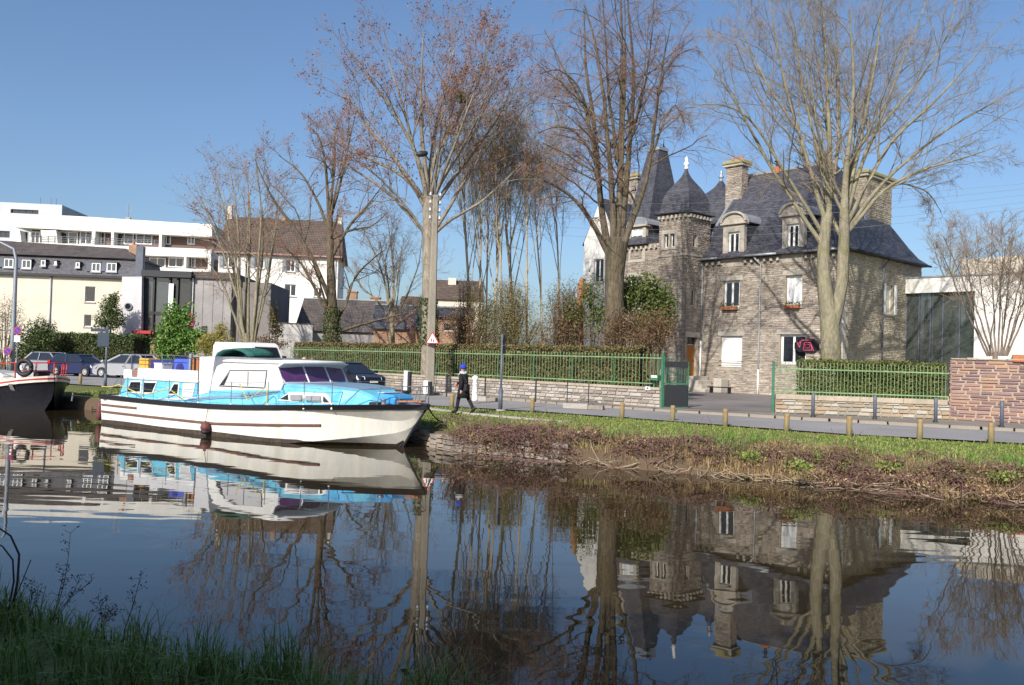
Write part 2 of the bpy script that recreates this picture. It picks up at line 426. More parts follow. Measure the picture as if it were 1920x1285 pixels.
def leaf_quads(C, size, asp=0.6, flat=0.0):
    """random leaf-like quads (folded diamonds) centred on C"""
    C = np.asarray(C); n = len(C)
    u = nr.normal(size=(n, 3)); u[:, 2] *= 1 - flat; u /= np.linalg.norm(u, axis=1)[:, None] + 1e-9
    v = np.cross(u, nr.normal(size=(n, 3))); v /= np.linalg.norm(v, axis=1)[:, None] + 1e-9
    s = (np.asarray(size) * nr.uniform(0.6, 1.35, n))[:, None]
    V = np.stack([C - u * s * .5, C + v * s * asp * .5, C + u * s * .5, C - v * s * asp * .5], 1).reshape(-1, 3)
    F = np.arange(n * 4).reshape(-1, 4)
    return V, F
def blades(B, h, wd, lean=0.35, seg=2):
    """grass blades: bent two-segment strips"""
    B = np.asarray(B); n = len(B)
    h = np.broadcast_to(h, (n,)) * nr.uniform(0.55, 1.25, n)
    a = nr.uniform(0, 2 * np.pi, n); d = np.stack([np.cos(a), np.sin(a), np.zeros(n)], 1)
    sd_ = np.stack([-np.sin(a), np.cos(a), np.zeros(n)], 1) * (wd * nr.uniform(.7, 1.3, n))[:, None] / 2
    ln = nr.uniform(0.1, 1, n) * lean
    up = np.array([0, 0, 1.0])
    m1 = B + up * (h * .55)[:, None] + d * (h * ln * .35)[:, None]
    m2 = B + up * (h * np.sqrt(np.maximum(0.15, 1 - ln ** 2)))[:, None] + d * (h * ln)[:, None]
    V = np.stack([B - sd_, B + sd_, m1 + sd_ * .8, m1 - sd_ * .8, m2 + sd_ * .15, m2 - sd_ * .15], 1).reshape(-1, 3)
    b0 = (np.arange(n) * 6)[:, None]
    F = np.concatenate([b0 + np.array([[0, 1, 2, 3]]), b0 + np.array([[3, 2, 4, 5]])])
    return V, F
def tubes(P, Rr, n=3):
    """many tubes at once. P (N,S,3), Rr (N,S)"""
    N, S_, _ = P.shape
    T = np.gradient(P, axis=1); T /= np.linalg.norm(T, axis=2)[..., None] + 1e-9
    ref = np.where(np.abs(T[..., 2:3]) > 0.9, np.array([1.0, 0, 0]), np.array([0, 0, 1.0]))
    A = np.cross(T, ref); A /= np.linalg.norm(A, axis=2)[..., None] + 1e-9
    Bv = np.cross(T, A)
    an = np.arange(n) * 2 * np.pi / n
    V = P[:, :, None] + Rr[:, :, None, None] * (A[:, :, None] * np.cos(an)[None, None, :, None] + Bv[:, :, None] * np.sin(an)[None, None, :, None])
    idx = np.arange(N * S_ * n).reshape(N, S_, n)
    a = idx[:, :-1]; b = idx[:, 1:]
    F = np.stack([a, np.roll(a, -1, 2), np.roll(b, -1, 2), b], -1).reshape(-1, 4)
    return V.reshape(-1, 3), F
def join_np(parts):
    Vs, Fs, n = [], [], 0
    for V, F in parts:
        Vs.append(V); Fs.append(F + n); n += len(V)
    return np.concatenate(Vs), np.concatenate(Fs)
def pl_len(pl):
    p = np.array(pl, float); d = np.linalg.norm(np.diff(p, axis=0), axis=1)
    return np.concatenate([[0], np.cumsum(d)])
def pl_at(pl, s):
    p = np.array(pl, float); c = pl_len(pl)
    return np.stack([np.interp(s, c, p[:, k]) for k in range(p.shape[1])], -1)
def pl_nrm(pl, s, left=1):
    e = 1.5
    d = pl_at(pl, np.asarray(s) + e) - pl_at(pl, np.asarray(s) - e)
    d /= np.linalg.norm(d, axis=-1)[..., None] + 1e-9
    return np.stack([-d[..., 1], d[..., 0]], -1) * left

# ================================================================ water, land, road
m_water = bpy.data.materials.new('canal_water'); m_water.use_nodes = True
nt = m_water.node_tree; b = nt.nodes['Principled BSDF']
b.inputs['Base Color'].default_value = (0.026, 0.019, 0.009, 1)
b.inputs['Roughness'].default_value = 0.015; b.inputs['IOR'].default_value = 1.42; b.inputs['Specular IOR Level'].default_value = 0.62
tc = nt.nodes.new('ShaderNodeTexCoord'); mp = nt.nodes.new('ShaderNodeMapping'); mp.inputs['Rotation'].default_value = (0, 0, R(12)); mp.inputs['Scale'].default_value = (0.45, 1.5, 1)
nt.links.new(tc.outputs['Object'], mp.inputs[0])
n1 = nt.nodes.new('ShaderNodeTexNoise'); n1.inputs['Scale'].default_value = 1.1; n1.inputs['Detail'].default_value = 1.6; n1.inputs['Roughness'].default_value = 0.45
n2 = nt.nodes.new('ShaderNodeTexNoise'); n2.inputs['Scale'].default_value = 0.16; n2.inputs['Detail'].default_value = 2
nt.links.new(mp.outputs[0], n1.inputs['Vector']); nt.links.new(tc.outputs['Object'], n2.inputs['Vector'])
mr = nt.nodes.new('ShaderNodeMapRange'); mr.inputs[1].default_value = 0.35; mr.inputs[2].default_value = 0.65; mr.inputs[3].default_value = 0.25; mr.inputs[4].default_value = 1.0
nt.links.new(n2.outputs['Fac'], mr.inputs[0])
mm = nt.nodes.new('ShaderNodeMath'); mm.operation = 'MULTIPLY'; nt.links.new(n1.outputs['Fac'], mm.inputs[0]); nt.links.new(mr.outputs[0], mm.inputs[1])
bp = nt.nodes.new('ShaderNodeBump'); bp.inputs['Strength'].default_value = 1; bp.inputs['Distance'].default_value = 0.0052
nt.links.new(mm.outputs[0], bp.inputs['Height']); nt.links.new(bp.outputs[0], b.inputs['Normal'])
wb = MB(); wb.box(-140, 90, -25, 110, -1.6, 0.0)
tag(wb.build('water', m_water), kind='structure')

BANK = [(-95, 86), (-40, 51), (-17.6, 36.4), (-4.2, 28.5), (-3.2, 27.3), (-2.1, 25.4), (-1.1, 24.3), (4.6, 21.2), (10.6, 18.0), (24, 10), (60, -12), (110, -45)]
def noise2(x, y, sc):
    return (np.sin(x * sc * 1.7 + 1.3 * np.sin(y * sc)) + np.sin(y * sc * 2.3 + 1.7 * np.sin(x * sc * 1.1 + 2)) + np.sin((x + y) * sc * 3.1)) / 3
BL = pl_len(BANK)[-1]
sA = np.concatenate([np.linspace(0, 85, 50)[:-1], np.arange(85, 152, 0.35), np.linspace(152, BL, 30)[1:]])
T0 = np.array([-0.5, -0.02, 0.06, 0.18, 0.34, 0.55, 0.8, 1.1, 1.5, 2, 2.6, 3.4, 4.6])
Zwall = np.array([-1.2, -0.6, 0.34, 0.46, 0.50, 0.545, 0.58, 0.61, 0.64, .66, .68, .70, .712])
Zslope = np.array([-1.2, -0.4, 0.0, 0.10, 0.20, 0.32, 0.44, 0.53, 0.60, .64, .67, .69, .712])
_ss = np.linspace(0, BL, 6000); _pp = pl_at(BANK, _ss); s_wall_end = float(_ss[np.argmin((_pp[:, 0] - 2.2) ** 2 + (_pp[:, 1] - 22.5) ** 2)])
def bank_z(s, t):
    k = np.clip((s - s_wall_end) / 4.0, 0, 1)
    return (1 - k) * np.interp(t, T0, Zwall) + k * np.interp(t, T0, Zslope)
def bank_pt(s, t):
    p = pl_at(BANK, s); n_ = pl_nrm(BANK, s)
    q = p + n_ * np.asarray(t)[..., None]
    return np.concatenate([q, bank_z(s, t)[..., None]], -1)
sg, tg = np.meshgrid(sA, T0, indexing='ij')
P = bank_pt(sg, tg)
wob = noise2(P[..., 0], P[..., 1], 1.9) * np.where((tg > 0) & (tg < 3.0), 0.06, 0)
P[..., 2] += wob
P[..., :2] += (pl_nrm(BANK, sg) * (noise2(P[..., 0], P[..., 1], 2.7) * np.where(tg < 1.2, 0.10, 0))[..., None])
idx = np.arange(P.shape[0] * P.shape[1]).reshape(P.shape[:2])
F = np.stack([idx[:-1, :-1], idx[1:, :-1], idx[1:, 1:], idx[:-1, 1:]], -1).reshape(-1, 4)
# turf where level, bare soil where the bank drops
m_land = mat('bank_turf', (0.095, 0.14, 0.03), 0.95, 0.3, 5, bump=0.03, bscale=12, col2=(0.145, 0.13, 0.05), big=0.25, bigscale=0.5)
nt = m_land.node_tree; bs = nt.nodes['Principled BSDF']; old = bs.inputs['Base Color'].links[0].from_socket
geo = nt.nodes.new('ShaderNodeNewGeometry'); sp = nt.nodes.new('ShaderNodeSeparateXYZ'); nt.links.new(geo.outputs['Position'], sp.inputs[0])
mr = nt.nodes.new('ShaderNodeMapRange'); mr.inputs[1].default_value = 0.40; mr.inputs[2].default_value = 0.56; nt.links.new(sp.outputs[2], mr.inputs[0])
mx = nt.nodes.new('ShaderNodeMix'); mx.data_type = 'RGBA'; nt.links.new(mr.outputs[0], mx.inputs['Factor']); mx.inputs['A'].default_value = (0.10, 0.07, 0.045, 1)
nt.links.new(old, mx.inputs['B']); nt.links.new(mx.outputs['Result'], bs.inputs['Base Color'])
tag(obj_from(np_mesh('ground', P.reshape(-1, 3), F, m_land, True), 'ground', None), kind='structure')

_e = pl_at(BANK, np.linspace(0, BL, 60)); _n = pl_nrm(BANK, np.linspace(0, BL, 60)); _q = _e + _n * 4.3
fg_ = MB(); fg_.poly([(float(x), float(y), .707) for x, y in _q] + [(900, -300, .707), (900, 1500, .707), (-900, 1500, .707), (-900, 300, .707)])
tag(fg_.build('far_ground', m_land), kind='structure')
def strip(name, A, Bp, z, m, nsub=1):
    n = len(A); vs = [(*p, z) for p in A] + [(*p, z) for p in Bp]
    mb = MB(); mb.add(vs, [(i, i + 1, n + i + 1, n + i) for i in range(n - 1)])
    return tag(mb.build(name, m), kind='structure')
NE = [(-85, 95), (-36, 55.5), (-23, 44.5), (-12, 38.8), (-2.0, 34.0), (1.2, 32.7), (4.2, 30.5), (7.4, 28.0), (10.2, 25.9), (14.7, 24.4), (40, 13.5), (95, -14)]
KE = [(-95, 112), (-38, 66.5), (-26, 60.5), (-14.6, 53.9), (-6.6, 46.9), (-1.6, 42.4), (2.4, 38.2), (6.6, 34.9), (11.4, 32.0), (15.5, 30.1), (41, 18.6), (97, -9)]
strip('road', NE, KE, 0.765, m_asphalt)
WL_ = [(-95.5, 118), (-40, 72), (-28, 66), (-15.5, 57.8), (-5.9, 48.3), (1.2, 42.2), (6.5, 36.5), (6.6, 36.3), (10.78, 34.9), (17.23, 33.6), (41, 24), (97, 0)]
pv = strip('pavement', [(-95, 112.1), (-38, 66.6), (-26, 60.6), (-14.6, 54.0), (-6.6, 47.0), (-1.6, 42.5), (2.4, 38.3), (6.6, 35.0), (11.4, 32.1), (15.5, 30.2), (41, 18.7), (97, -8.9)], WL_, 0.872, m_pave)
# kerb stones, each one laid
KL = KE[3:11]; kl = pl_len(KL); s = 0.0; kb = {}
while s < kl[6] + 9:
    L = 0.98; p = pl_at(KL, s); q = pl_at(KL, s + L)
    d = q - p
    low = kl[2] + 3.6 < s < kl[4] + 1.5          # dropped kerb at the gate
    me = unit_stone(m_kerb, int(s) % 5)
    o = link(bpy.data.objects.new('kerb_stone', me), pv)
    o.location = ((p[0] + q[0]) / 2, (p[1] + q[1]) / 2, 0.80 if not low else 0.785); o.scale = (L * 0.995, 0.2, 0.17)
    o.rotation_euler = (0, 0, math.atan2(d[1], d[0]))
    s += L + 0.01
# white line of flush granite setts along the gate
strip('gutter', [pl_at(KL, x) - pl_nrm(KL, x) * .42 for x in np.linspace(0, kl[-1], 40)], [pl_at(KL, x) - pl_nrm(KL, x) * .12 for x in np.linspace(0, kl[-1], 40)], 0.770, m_conc)
# edging strip beside the grass where the walker goes
EP = [tuple(hitz(x, y, 0.73).xy) for x, y in ((770, 762), (800, 767), (880, 776), (960, 784), (1060, 792))]
eo = strip('path', [pl_at(EP, x) - pl_nrm(EP, x) * .2 for x in np.linspace(0, pl_len(EP)[-1], 8)], [pl_at(EP, x) + pl_nrm(EP, x) * .2 for x in np.linspace(0, pl_len(EP)[-1], 8)], 0.728, m_conc)
el = pl_len(EP); s = 0
while s < el[-1] - 0.5:
    p = pl_at(EP, s); q = pl_at(EP, s + 1.0); d = q - p
    o = link(bpy.data.objects.new('edging_slab', unit_stone(m_conc, int(s) % 5)), eo)
    o.location = (*((p + q) / 2), 0.712); o.scale = (1.0, 0.36, 0.14); o.rotation_euler = (0, 0, math.atan2(d[1], d[0])); s += 1.01
# yard in front of the house
yb = MB(); yb.poly([(6.5, 36.5, .876), (10.9, 34.95, .876), (13.2, 36.2, .95), (24, 44, 1.0), (19, 51, 1.0), (11.5, 58.5, 1.0), (4.5, 50, .95)])
tag(yb.build('driveway', m_yard), kind='structure')
gs = MB(); gs.poly([(-45, 74, .80), (-16, 58.2, .80), (6.4, 36.7, .80), (5, 50, .86), (11.5, 58.6, .9), (30, 70, .9), (60, 120, .9), (-80, 160, .9)])
tag(gs.build('garden_ground', m_soil), kind='structure')
gs = MB(); gs.poly([(10.95, 35.0, .86), (17.3, 33.7, .86), (45, 24, .86), (60, 70, .86), (27, 58, .86), (23.8, 44, .86), (13.2, 36.3, .86)])
tag(gs.build('side_garden_ground', m_turf), kind='structure')

# ---------------- near bank
NB = [(-60, 36.2), (-9.0, 9.1), (-3.2, 6.0), (-.95, 4.95), (2.7, 3.2), (30, -11.5)]
nT = np.array([1.9, 1.35, 0.9, 0.5, 0.2, -0.2, -0.8, -1.6, -3, -6, -15, -60])
nZ = np.array([-0.9, -0.3, 0.08, 0.44, 0.66, 0.74, 0.82, 0.9, 1.0, 1.06, 1.08, 1.1])
ns = np.concatenate([np.linspace(0, 50, 20)[:-1], np.arange(50, 78, 0.25), np.linspace(78, pl_len(NB)[-1], 12)[1:]])
def nb_pt(s, t):
    p = pl_at(NB, s); n_ = pl_nrm(NB, s)
    return np.concatenate([p + n_ * np.asarray(t)[..., None], np.interp(-np.asarray(t), -nT, nZ)[..., None]], -1)
sg, tg = np.meshgrid(ns, nT, indexing='ij')
P = nb_pt(sg, tg); P[..., 2] += noise2(P[..., 0], P[..., 1], 2.3) * 0.05 * (tg > -2)
idx = np.arange(P.shape[0] * P.shape[1]).reshape(P.shape[:2])
F = np.stack([idx[:-1, :-1], idx[:-1, 1:], idx[1:, 1:], idx[1:, :-1]], -1).reshape(-1, 4)
tag(obj_from(np_mesh('near_bank', P.reshape(-1, 3), F, m_turf, True), 'near_bank', None), kind='structure')

# ================================================================ left garden wall, railing, hedge
FL = Fr((-14.9, 56.9, 0.86), math.atan2(-20.66, 21.25)); LLEN = 29.63
rt = froot('garden_wall', FL, 'long low grey stone wall with pale coping left of the gate', 'wall')
mb = MB(); mb.box(0, LLEN, 0.03, 0.34, -0.3, 0.73); mb.build('core', m_mortar, rt)
stone_objs(rects(13.2, LLEN, 0.0, 0.73, (0.10, 0.19), (0.28, 0.62), 0.022), SM_GREY, rt, 0.0)
stone_part('far_stones', rects(0, 13.2, 0.0, 0.73, (0.12, 0.19), (0.3, 0.6), 0.022), m_stone, rt)
x = 0
while x < LLEN - 0.2:
    e = min(x + 1.25, LLEN)
    MB().box(x + .004, e - .004, -0.05, 0.40, 0.733, 0.85).build('coping_stone', m_cope, rt, bevel=0.012, seg=1); x = e
rt = froot('railing', FL, 'long pale green iron railing in front of the winter hedge', 'railing')
mb = MB(); mb.box(-.008, .008, -.008, .008, 0, 1.38); mb.lathe([(0.018, 1.36), (0.024, 1.40), (0.004, 1.46)], 5); bar_me = mb.build('bar', m_greenp, mesh=True)
for i in range(int(LLEN / 0.19)):
    o = link(bpy.data.objects.new('bar', bar_me), rt); o.location = (0.1 + i * 0.19, 0.17, 0.84)
for z in (0.98, 2.08):
    MB().box(0, LLEN, 0.148, 0.160, z, z + .045).build('rail', m_greenp, rt)
for i in range(13):
    MB().box(i * 2.45, i * 2.45 + .03, 0.19, 0.22, .84, 2.15).build('post', m_green, rt)
def hedge(name, pts_fn, n, size, m, label, core_mb, core_mat, group=None, extra=None):
    V, F = leaf_quads(pts_fn(n), size, 0.65)
    rt_ = empty(name, (0, 0, 0), 0, label, 'hedge', group)
    o = obj_from(np_mesh('foliage', V, F, m), 'foliage', None, rt_); tag(o, kind='stuff')
    core_mb.build('inner_growth', core_mat, rt_)
    return rt_
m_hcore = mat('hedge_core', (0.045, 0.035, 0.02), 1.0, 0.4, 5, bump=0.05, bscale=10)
def box_shell(fr, x0, x1, y0, y1, z0, z1, rough=0.08, top=0.4):
    def fn(n):
        k = nr.random(n); f = nr.random(n)
        x = nr.uniform(x0, x1, n); y = nr.uniform(y0, y1, n); z = nr.uniform(z0, z1, n)
        A1 = (z1 - z0); A2 = (y1 - y0); A = 2 * A1 + A2
        y = np.where(f < A1 / A, y0, np.where(f < 2 * A1 / A, y1, y)); z = np.where(f >= 2 * A1 / A, z1, z)
        y = np.where((nr.random(n) < 0.02), y, y)
        e = nr.random(n) < 0.03
        x = np.where(e, np.where(nr.random(n) < .5, x0, x1), x)
        w_ = 0.09 * noise2(x * 1.3, z * 1.7 + y, 1.1)
        P_ = np.stack([x, y + w_, z + 0.05 * noise2(x, y, 1.7)], 1) + nr.normal(0, rough * .6, (n, 3))
        m_ = np.array(fr.m)
        return P_ @ m_.T + np.array(fr.o)
    return fn
cb = MB()
def core(fr, x0, x1, y0, y1, z0, z1):
    b_ = MB(); b_.box(x0, x1, y0, y1, z0, z1); b_.v = [tuple(fr.w(*v)) for v in b_.v]; return b_
hedge('hedge', box_shell(FL, 0, LLEN - 1.6, 0.55, 1.25, 0.1, 2.52), 60000, 0.11, m_hedgeb, 'long clipped brown winter hedge behind the pale green railing', core(FL, .1, LLEN - 1.7, 0.68, 1.15, 0, 2.4), m_hcore)

# ================================================================ gate
gp = FL.w(LLEN, 0)
g = empty('gate', gp, FL.a, 'open green iron gate leaf with dark solid lower panel', 'gate')
MB().box(0.02, 0.12, 0.0, 0.10, -0.05, 2.3).build('gate_post', m_green, g, bevel=.01)
ga = R(58)
def gl(x, z, y=0): return (0.12 + math.cos(ga) * x - math.sin(ga) * y, 0.05 + math.sin(ga) * x + math.cos(ga) * y, z)
GW = 1.15
for nm, x0, x1, z0, z1, m_ in (('panel', 0.03, GW, 0.06, 0.98, m_dark), ('lower_rail', 0, GW, 1.0, 1.06, m_green), ('upper_rail', 0, GW, 1.85, 1.9, m_green), ('bottom_rail', 0, GW, 0.0, .055, m_green), ('stile', -.01, .04, 0, 2.2, m_green), ('stile', GW - .04, GW + .01, 0, 1.98, m_green)):
    mb = MB(); mb.box(x0, x1, -0.02, 0.02, z0, z1); mb.v = [gl(x, z, y) for x, y, z in mb.v]; mb.build(nm, m_, g)
for i in range(9):
    xx = 0.12 + i * 0.118; mb = MB(); mb.box(xx - .009, xx + .009, -.01, .01, 1.0, 2.12 - .1 * (xx / GW) ** 2); mb.v = [gl(x, z, y) for x, y, z in mb.v]; mb.build('bar', m_green, g)
mb = MB(); mb.box(0.05, GW - .05, -.03, .0, 1.74, 1.98); mb.v = [gl(x, z, y) for x, y, z in mb.v]; mb.build('letter_plate', m_dark, g)
pb = empty('letter_box', FL.w(LLEN - 0.42, -0.02, 1.15), FL.a, 'small green and white letter box fixed on the railing by the gate', 'letter box')
MB().box(0, 0.36, -0.1, 0.2, 0, 0.22).build('body', m_green, pb, bevel=.01); MB().box(0.03, 0.33, -0.112, -0.1, 0.12, 0.21).build('plate', m_whitep, pb)
MB().box(0.03, 0.07, 0.1, 0.16, -0.32, 0).build('bracket', m_green, pb)
nb_ = empty('house_number', FL.w(LLEN - 0.72, -0.06, 0.72), FL.a, 'small blue and white enamel number plate on the wall end', 'plate')
MB().box(0, 0.26, -0.02, 0.0, 0, 0.15).build('plate', m_whitep, nb_, bevel=.005); MB().box(0.08, 0.18, -0.024, -0.02, 0.04, 0.12).build('figure', mat('enamel_blue', (0.05, 0.09, 0.3), .3, .1), nb_)

# ================================================================ right garden wall
FR = Fr((10.78, 34.73, 0.88), math.atan2(-1.27, 6.45)); RLEN = 6.57
rt = froot('garden_wall', FR, 'low tan stone wall with heavy coping right of the gateway', 'wall')
MB().box(0, RLEN, .03, .36, -.3, .55).build('core', m_mortar, rt)
stone_objs(rects(0, RLEN, 0, .55, (0.09, 0.18), (0.22, 0.6), 0.025), SM_TAN, rt, 0.0)
x = 0
while x < RLEN - 0.1:
    e = min(x + 1.62, RLEN)
    MB().box(x + .004, e - .004, -0.05, 0.42, .553, .76).build('coping_stone', m_cope, rt, bevel=.015, seg=1); x = e
rt = froot('railing', FR, 'short green iron railing right of the gateway', 'railing')
n = int(RLEN / 0.135)
mb = MB(); mb.box(-.009, .009, -.009, .009, 0, 1.27); mb.lathe([(0.016, 1.25), (0.02, 1.28), (0.003, 1.33)], 5); bar_me = mb.build('bar', m_greenp, mesh=True)
for i in range(n):
    o = link(bpy.data.objects.new('bar', bar_me), rt); o.location = (0.1 + i * 0.135, 0.17, 0.76)
for z in (0.86, 1.78):
    MB().box(0, RLEN, 0.149, 0.160, z, z + .045).build('rail', m_greenp, rt)
gq = empty('gate_post', FR.w(-0.1, 0.02), FR.a, 'slim green iron gate post standing alone right of the drive', 'post')
MB().box(-.05, .05, -.05, .05, -.1, 2.05).build('shaft', m_green, gq, bevel=.01); MB().box(-.06, .06, -.06, .06, 2.05, 2.08).build('cap', m_green, gq)
for z in (0.5, 1.6): MB().box(-.02, .03, .05, .12, z, z + .12).build('hinge', m_green, gq)
hedge('hedge', box_shell(FR, 1.0, RLEN - .05, 0.5, 1.25, 0.2, 2.12), 20000, 0.10, m_hedgeg, 'clipped olive green hedge behind the short right hand railing', core(FR, 2.6, RLEN - .15, 0.65, 1.15, 0, 2.0), m_hcore)

# ================================================================ red schist wall
q0 = Vector((17.23, 33.46)); 
FW = Fr((q0.x, q0.y, 0.87), R(-24)); WLN = 9.0
rt = froot('schist_wall', FW, 'tall wall of purple red schist stones with pale joints', 'wall')
MB().box(0, WLN, .03, .5, -.3, 2.36).build('core', m_mortar2, rt)
stone_objs(rects(0, 4.6, 0, 2.36, (0.085, 0.17), (0.28, 0.78), 0.04), SM_RED, rt, 0.0, proud=.025)
stone_part('far_stones', rects(4.6, WLN, 0, 2.36, (0.085, 0.17), (0.28, 0.78), 0.04), mat('red_schist_far', (.2, .1, .09), .9, .2, 5, isl=STONES3), rt)
stone_part('end_stones', rects(0, .5, 0, 2.36, (0.085, 0.17), (0.2, 0.5), 0.03), MATS['red_schist_far'], rt, axis='x', plane=0.0)
x = 0
while x < 2.1:
    e = x + rnd.uniform(.35, .6); MB().box(x, e - .01, -.05, .55, 2.363, 2.363 + rnd.uniform(.05, .09)).build('cap_stone', m_cope, rt, bevel=.015, seg=1); x = e
mb = MB(); mb.prismx([(-.02, 2.363), (.56, 2.363), (.28, 2.56)], 2.1, WLN); mb.build('coping_core', m_mortar2, rt)
x = 2.1
while x < 6:
    for y0, z0, y1, z1 in ((-.12, 2.34, .28, 2.60), (.66, 2.34, .28, 2.60)):
        mb = MB(); mb.bar((x + .12, y0, z0), (x + .12, y1, z1), .235, .035); mb.build('roof_tile', m_orange, rt)
    x += .24

# ================================================================ facade tools
class Face:
    """a wall face of a building: a along the wall, d into the wall, z up"""
    def __init__(s, root, axis='y', p=0.0, sgn=1):
        s.root = root; s.axis = axis; s.p = p; s.sgn = sgn
    def T(s, a, d, z):
        return (a, s.p + s.sgn * d, z) if s.axis == 'y' else (s.p + s.sgn * d, a, z)
    def mb(s, mb, name, m, parent=None, **k):
        mb.v = [s.T(*v) for v in mb.v]
        return mb.build(name, m, parent or s.root, **k)
    def box(s, name, m, a0, a1, d0, d1, z0, z1, parent=None, **k):
        return s.mb(MB().box(min(a0, a1), max(a0, a1), d0, d1, min(z0, z1), max(z0, z1)), name, m, parent, **k)
    def prism(s, name, m, poly, d0, d1, parent=None, **k):
        return s.mb(MB().prism(poly, d0, d1), name, m, parent, **k)
    def wall(s, name, m, a0, a1, z0, z1, holes=(), thick=0.35, d0=0.0, parent=None, kind=None):
        b_ = MB()
        A = sorted({a0, a1, *[min(max(h[i], a0), a1) for h in holes for i in (0, 1)]}); Z = sorted({z0, z1, *[min(max(h[i], z0), z1) for h in holes for i in (2, 3)]})
        for i in range(len(A) - 1):
            for j in range(len(Z) - 1):
                am, zm = (A[i] + A[i + 1]) / 2, (Z[j] + Z[j + 1]) / 2
                if any(h[0] < am < h[1] and h[2] < zm < h[3] for h in holes): continue
                b_.poly([(A[i], d0, Z[j]), (A[i + 1], d0, Z[j]), (A[i + 1], d0, Z[j + 1]), (A[i], d0, Z[j + 1])])
        for h in holes:
            h = (max(h[0], a0), min(h[1], a1), max(h[2], z0), min(h[3], z1))
            q = [(h[0], h[2]), (h[1], h[2]), (h[1], h[3]), (h[0], h[3])]
            for k in range(4):
                u, v = q[k], q[(k + 1) % 4]
                b_.poly([(u[0], d0, u[1]), (v[0], d0, v[1]), (v[0], d0 + thick, v[1]), (u[0], d0 + thick, u[1])])
        q = [(a0, z0), (a1, z0), (a1, z1), (a0, z1)]
        for k in range(4):
            u, v = q[k], q[(k + 1) % 4]
            b_.poly([(u[0], d0, u[1]), (v[0], d0, v[1]), (v[0], d0 + thick, v[1]), (u[0], d0 + thick, u[1])])
        b_.v = [s.T(*v) for v in b_.v]
        me = bpy.data.meshes.new(name); me.from_pydata(b_.v, [], b_.f); me.materials.append(m)
        o = link(bpy.data.objects.new(name, me), parent or s.root)
        return tag(o, kind=kind)
    def stones(s, rc, m, parent=None, proud=(0.01, 0.045), name='stones'):
        return stone_part(name, rc, m, parent or s.root, axis=s.axis, plane=s.p, sgn=-s.sgn, proud=proud)
    def window(s, a0, a1, z0, z1, rec=0.16, fw=0.07, nv=2, nh=1, fm=None, gm=None, sill=None, lintel=None, curtain=None, parent=None, name='window'):
        fm = fm or m_frame; gm = gm or m_glass
        mb = MB()
        mb.box(a0, a1, rec, rec + .07, z0, z0 + fw); mb.box(a0, a1, rec, rec + .07, z1 - fw, z1)
        mb.box(a0, a0 + fw, rec + .002, rec + .068, z0 + fw, z1 - fw); mb.box(a1 - fw, a1, rec + .002, rec + .068, z0 + fw, z1 - fw)
        W_ = (a1 - a0 - 2 * fw); H_ = (z1 - z0 - 2 * fw)
        mw = fw * 0.95
        for i in range(1, nv): x = a0 + fw + W_ * i / nv; mb.box(x - mw / 2, x + mw / 2, rec - .005, rec + .06, z0 + fw, z1 - fw)
        for j in range(1, nh): z = z0 + fw + H_ * j / nh; mb.box(a0 + fw, a1 - fw, rec + .008, rec + .055, z - mw * .3, z + mw * .3)
        o = s.mb(mb, name, fm, parent)
        for i in range(nv):
            x0 = a0 + fw + W_ * i / nv; x1 = a0 + fw + W_ * (i + 1) / nv
            p = MB().box(x0, x1, rec + .03, rec + .045, z0 + fw, z1 - fw); p.v = [s.T(*v) for v in p.v]
            p.build('pane', (curtain if curtain and i in curtain[1] else None) and curtain[0] or gm, o)
        if sill: p = MB().box(a0 - .08, a1 + .08, -.09, rec + .05, z0 - .12, z0 - .002); p.v = [s.T(*v) for v in p.v]; p.build('sill', sill, o)
        if lintel: p = MB().box(a0 - .22, a1 + .22, -.055, rec + .02, z1 + .002, z1 + .30); p.v = [s.T(*v) for v in p.v]; p.build('lintel', lintel, o)
        return o
def rng(h0, h1): return (min(h0[0], h1[0]), max(h0[0], h1[0]), min(h0[1], h1[1]), max(h0[1], h1[1]))

# ================================================================ the stone manor
o0 = hity(1578, 700, 49.8)
H = Fr((o0.x, o0.y, 0.95), R(-48))
house = froot('manor_house', H, 'grey brown stone manor with slate roofs, ogee capped stair tower and tall chimneys', 'house')
EV = 8.75; XL = -10.1; DEP = 10.7
fF = Face(house, 'y', 0.0, 1); fS = Face(house, 'x', 0.0, -1)
w1 = rng(H.hit(1357, 527), H.hit(1386, 577)); w2 = rng(H.hit(1474, 517), H.hit(1503, 574))
g1 = rng(H.hit(1352, 630), H.hit(1390, 690)); g2 = rng(H.hit(1463, 627), H.hit(1511, 684))
hol = [w1, w2, g1, g2]
D1 = rng(H.hit(1357, 424), H.hit(1395, 482)); D2 = rng(H.hit(1468, 408), H.hit(1508, 470))
fF.wall('front_wall', m_mortar, XL, 0, -.4, EV, hol, 0.4)
fF.stones(rects(XL, 0.0, -.3, EV, (0.07, 0.145), (0.14, 0.42), 0.014, [(a - .06, b + .06, c - .05, d + .1) for a, b, c, d in hol]), m_stone)
sw = rng(H.hitx(1659, 533), H.hitx(1674, 590))
fS.wall('side_wall', m_mortar, 0, DEP, -.4, EV, [sw], 0.4)
fS.stones(rects(0.02, DEP, -.3, EV, (0.07, 0.13), (0.13, 0.38), 0.014, [(sw[0] - .05, sw[1] + .05, sw[2] - .05, sw[3] + .1)]), m_stone2)
z_ = -.4; k_ = 0
while z_ < EV - .25:           # corner quoins
    L1, L2 = (.5, .28) if k_ % 2 else (.28, .5)
    MB().box(-L1, .052, -.052, L2, z_, z_ + .34).build('quoin', m_ashlar, house, bevel=.012, seg=1); z_ += .345; k_ += 1
fF.window(*w1, fw=.14, nv=2, sill=m_ashlar, lintel=m_ashlar)
m_blind = mat('white_blind', (0.62, 0.64, 0.66), .6, .04, 3)
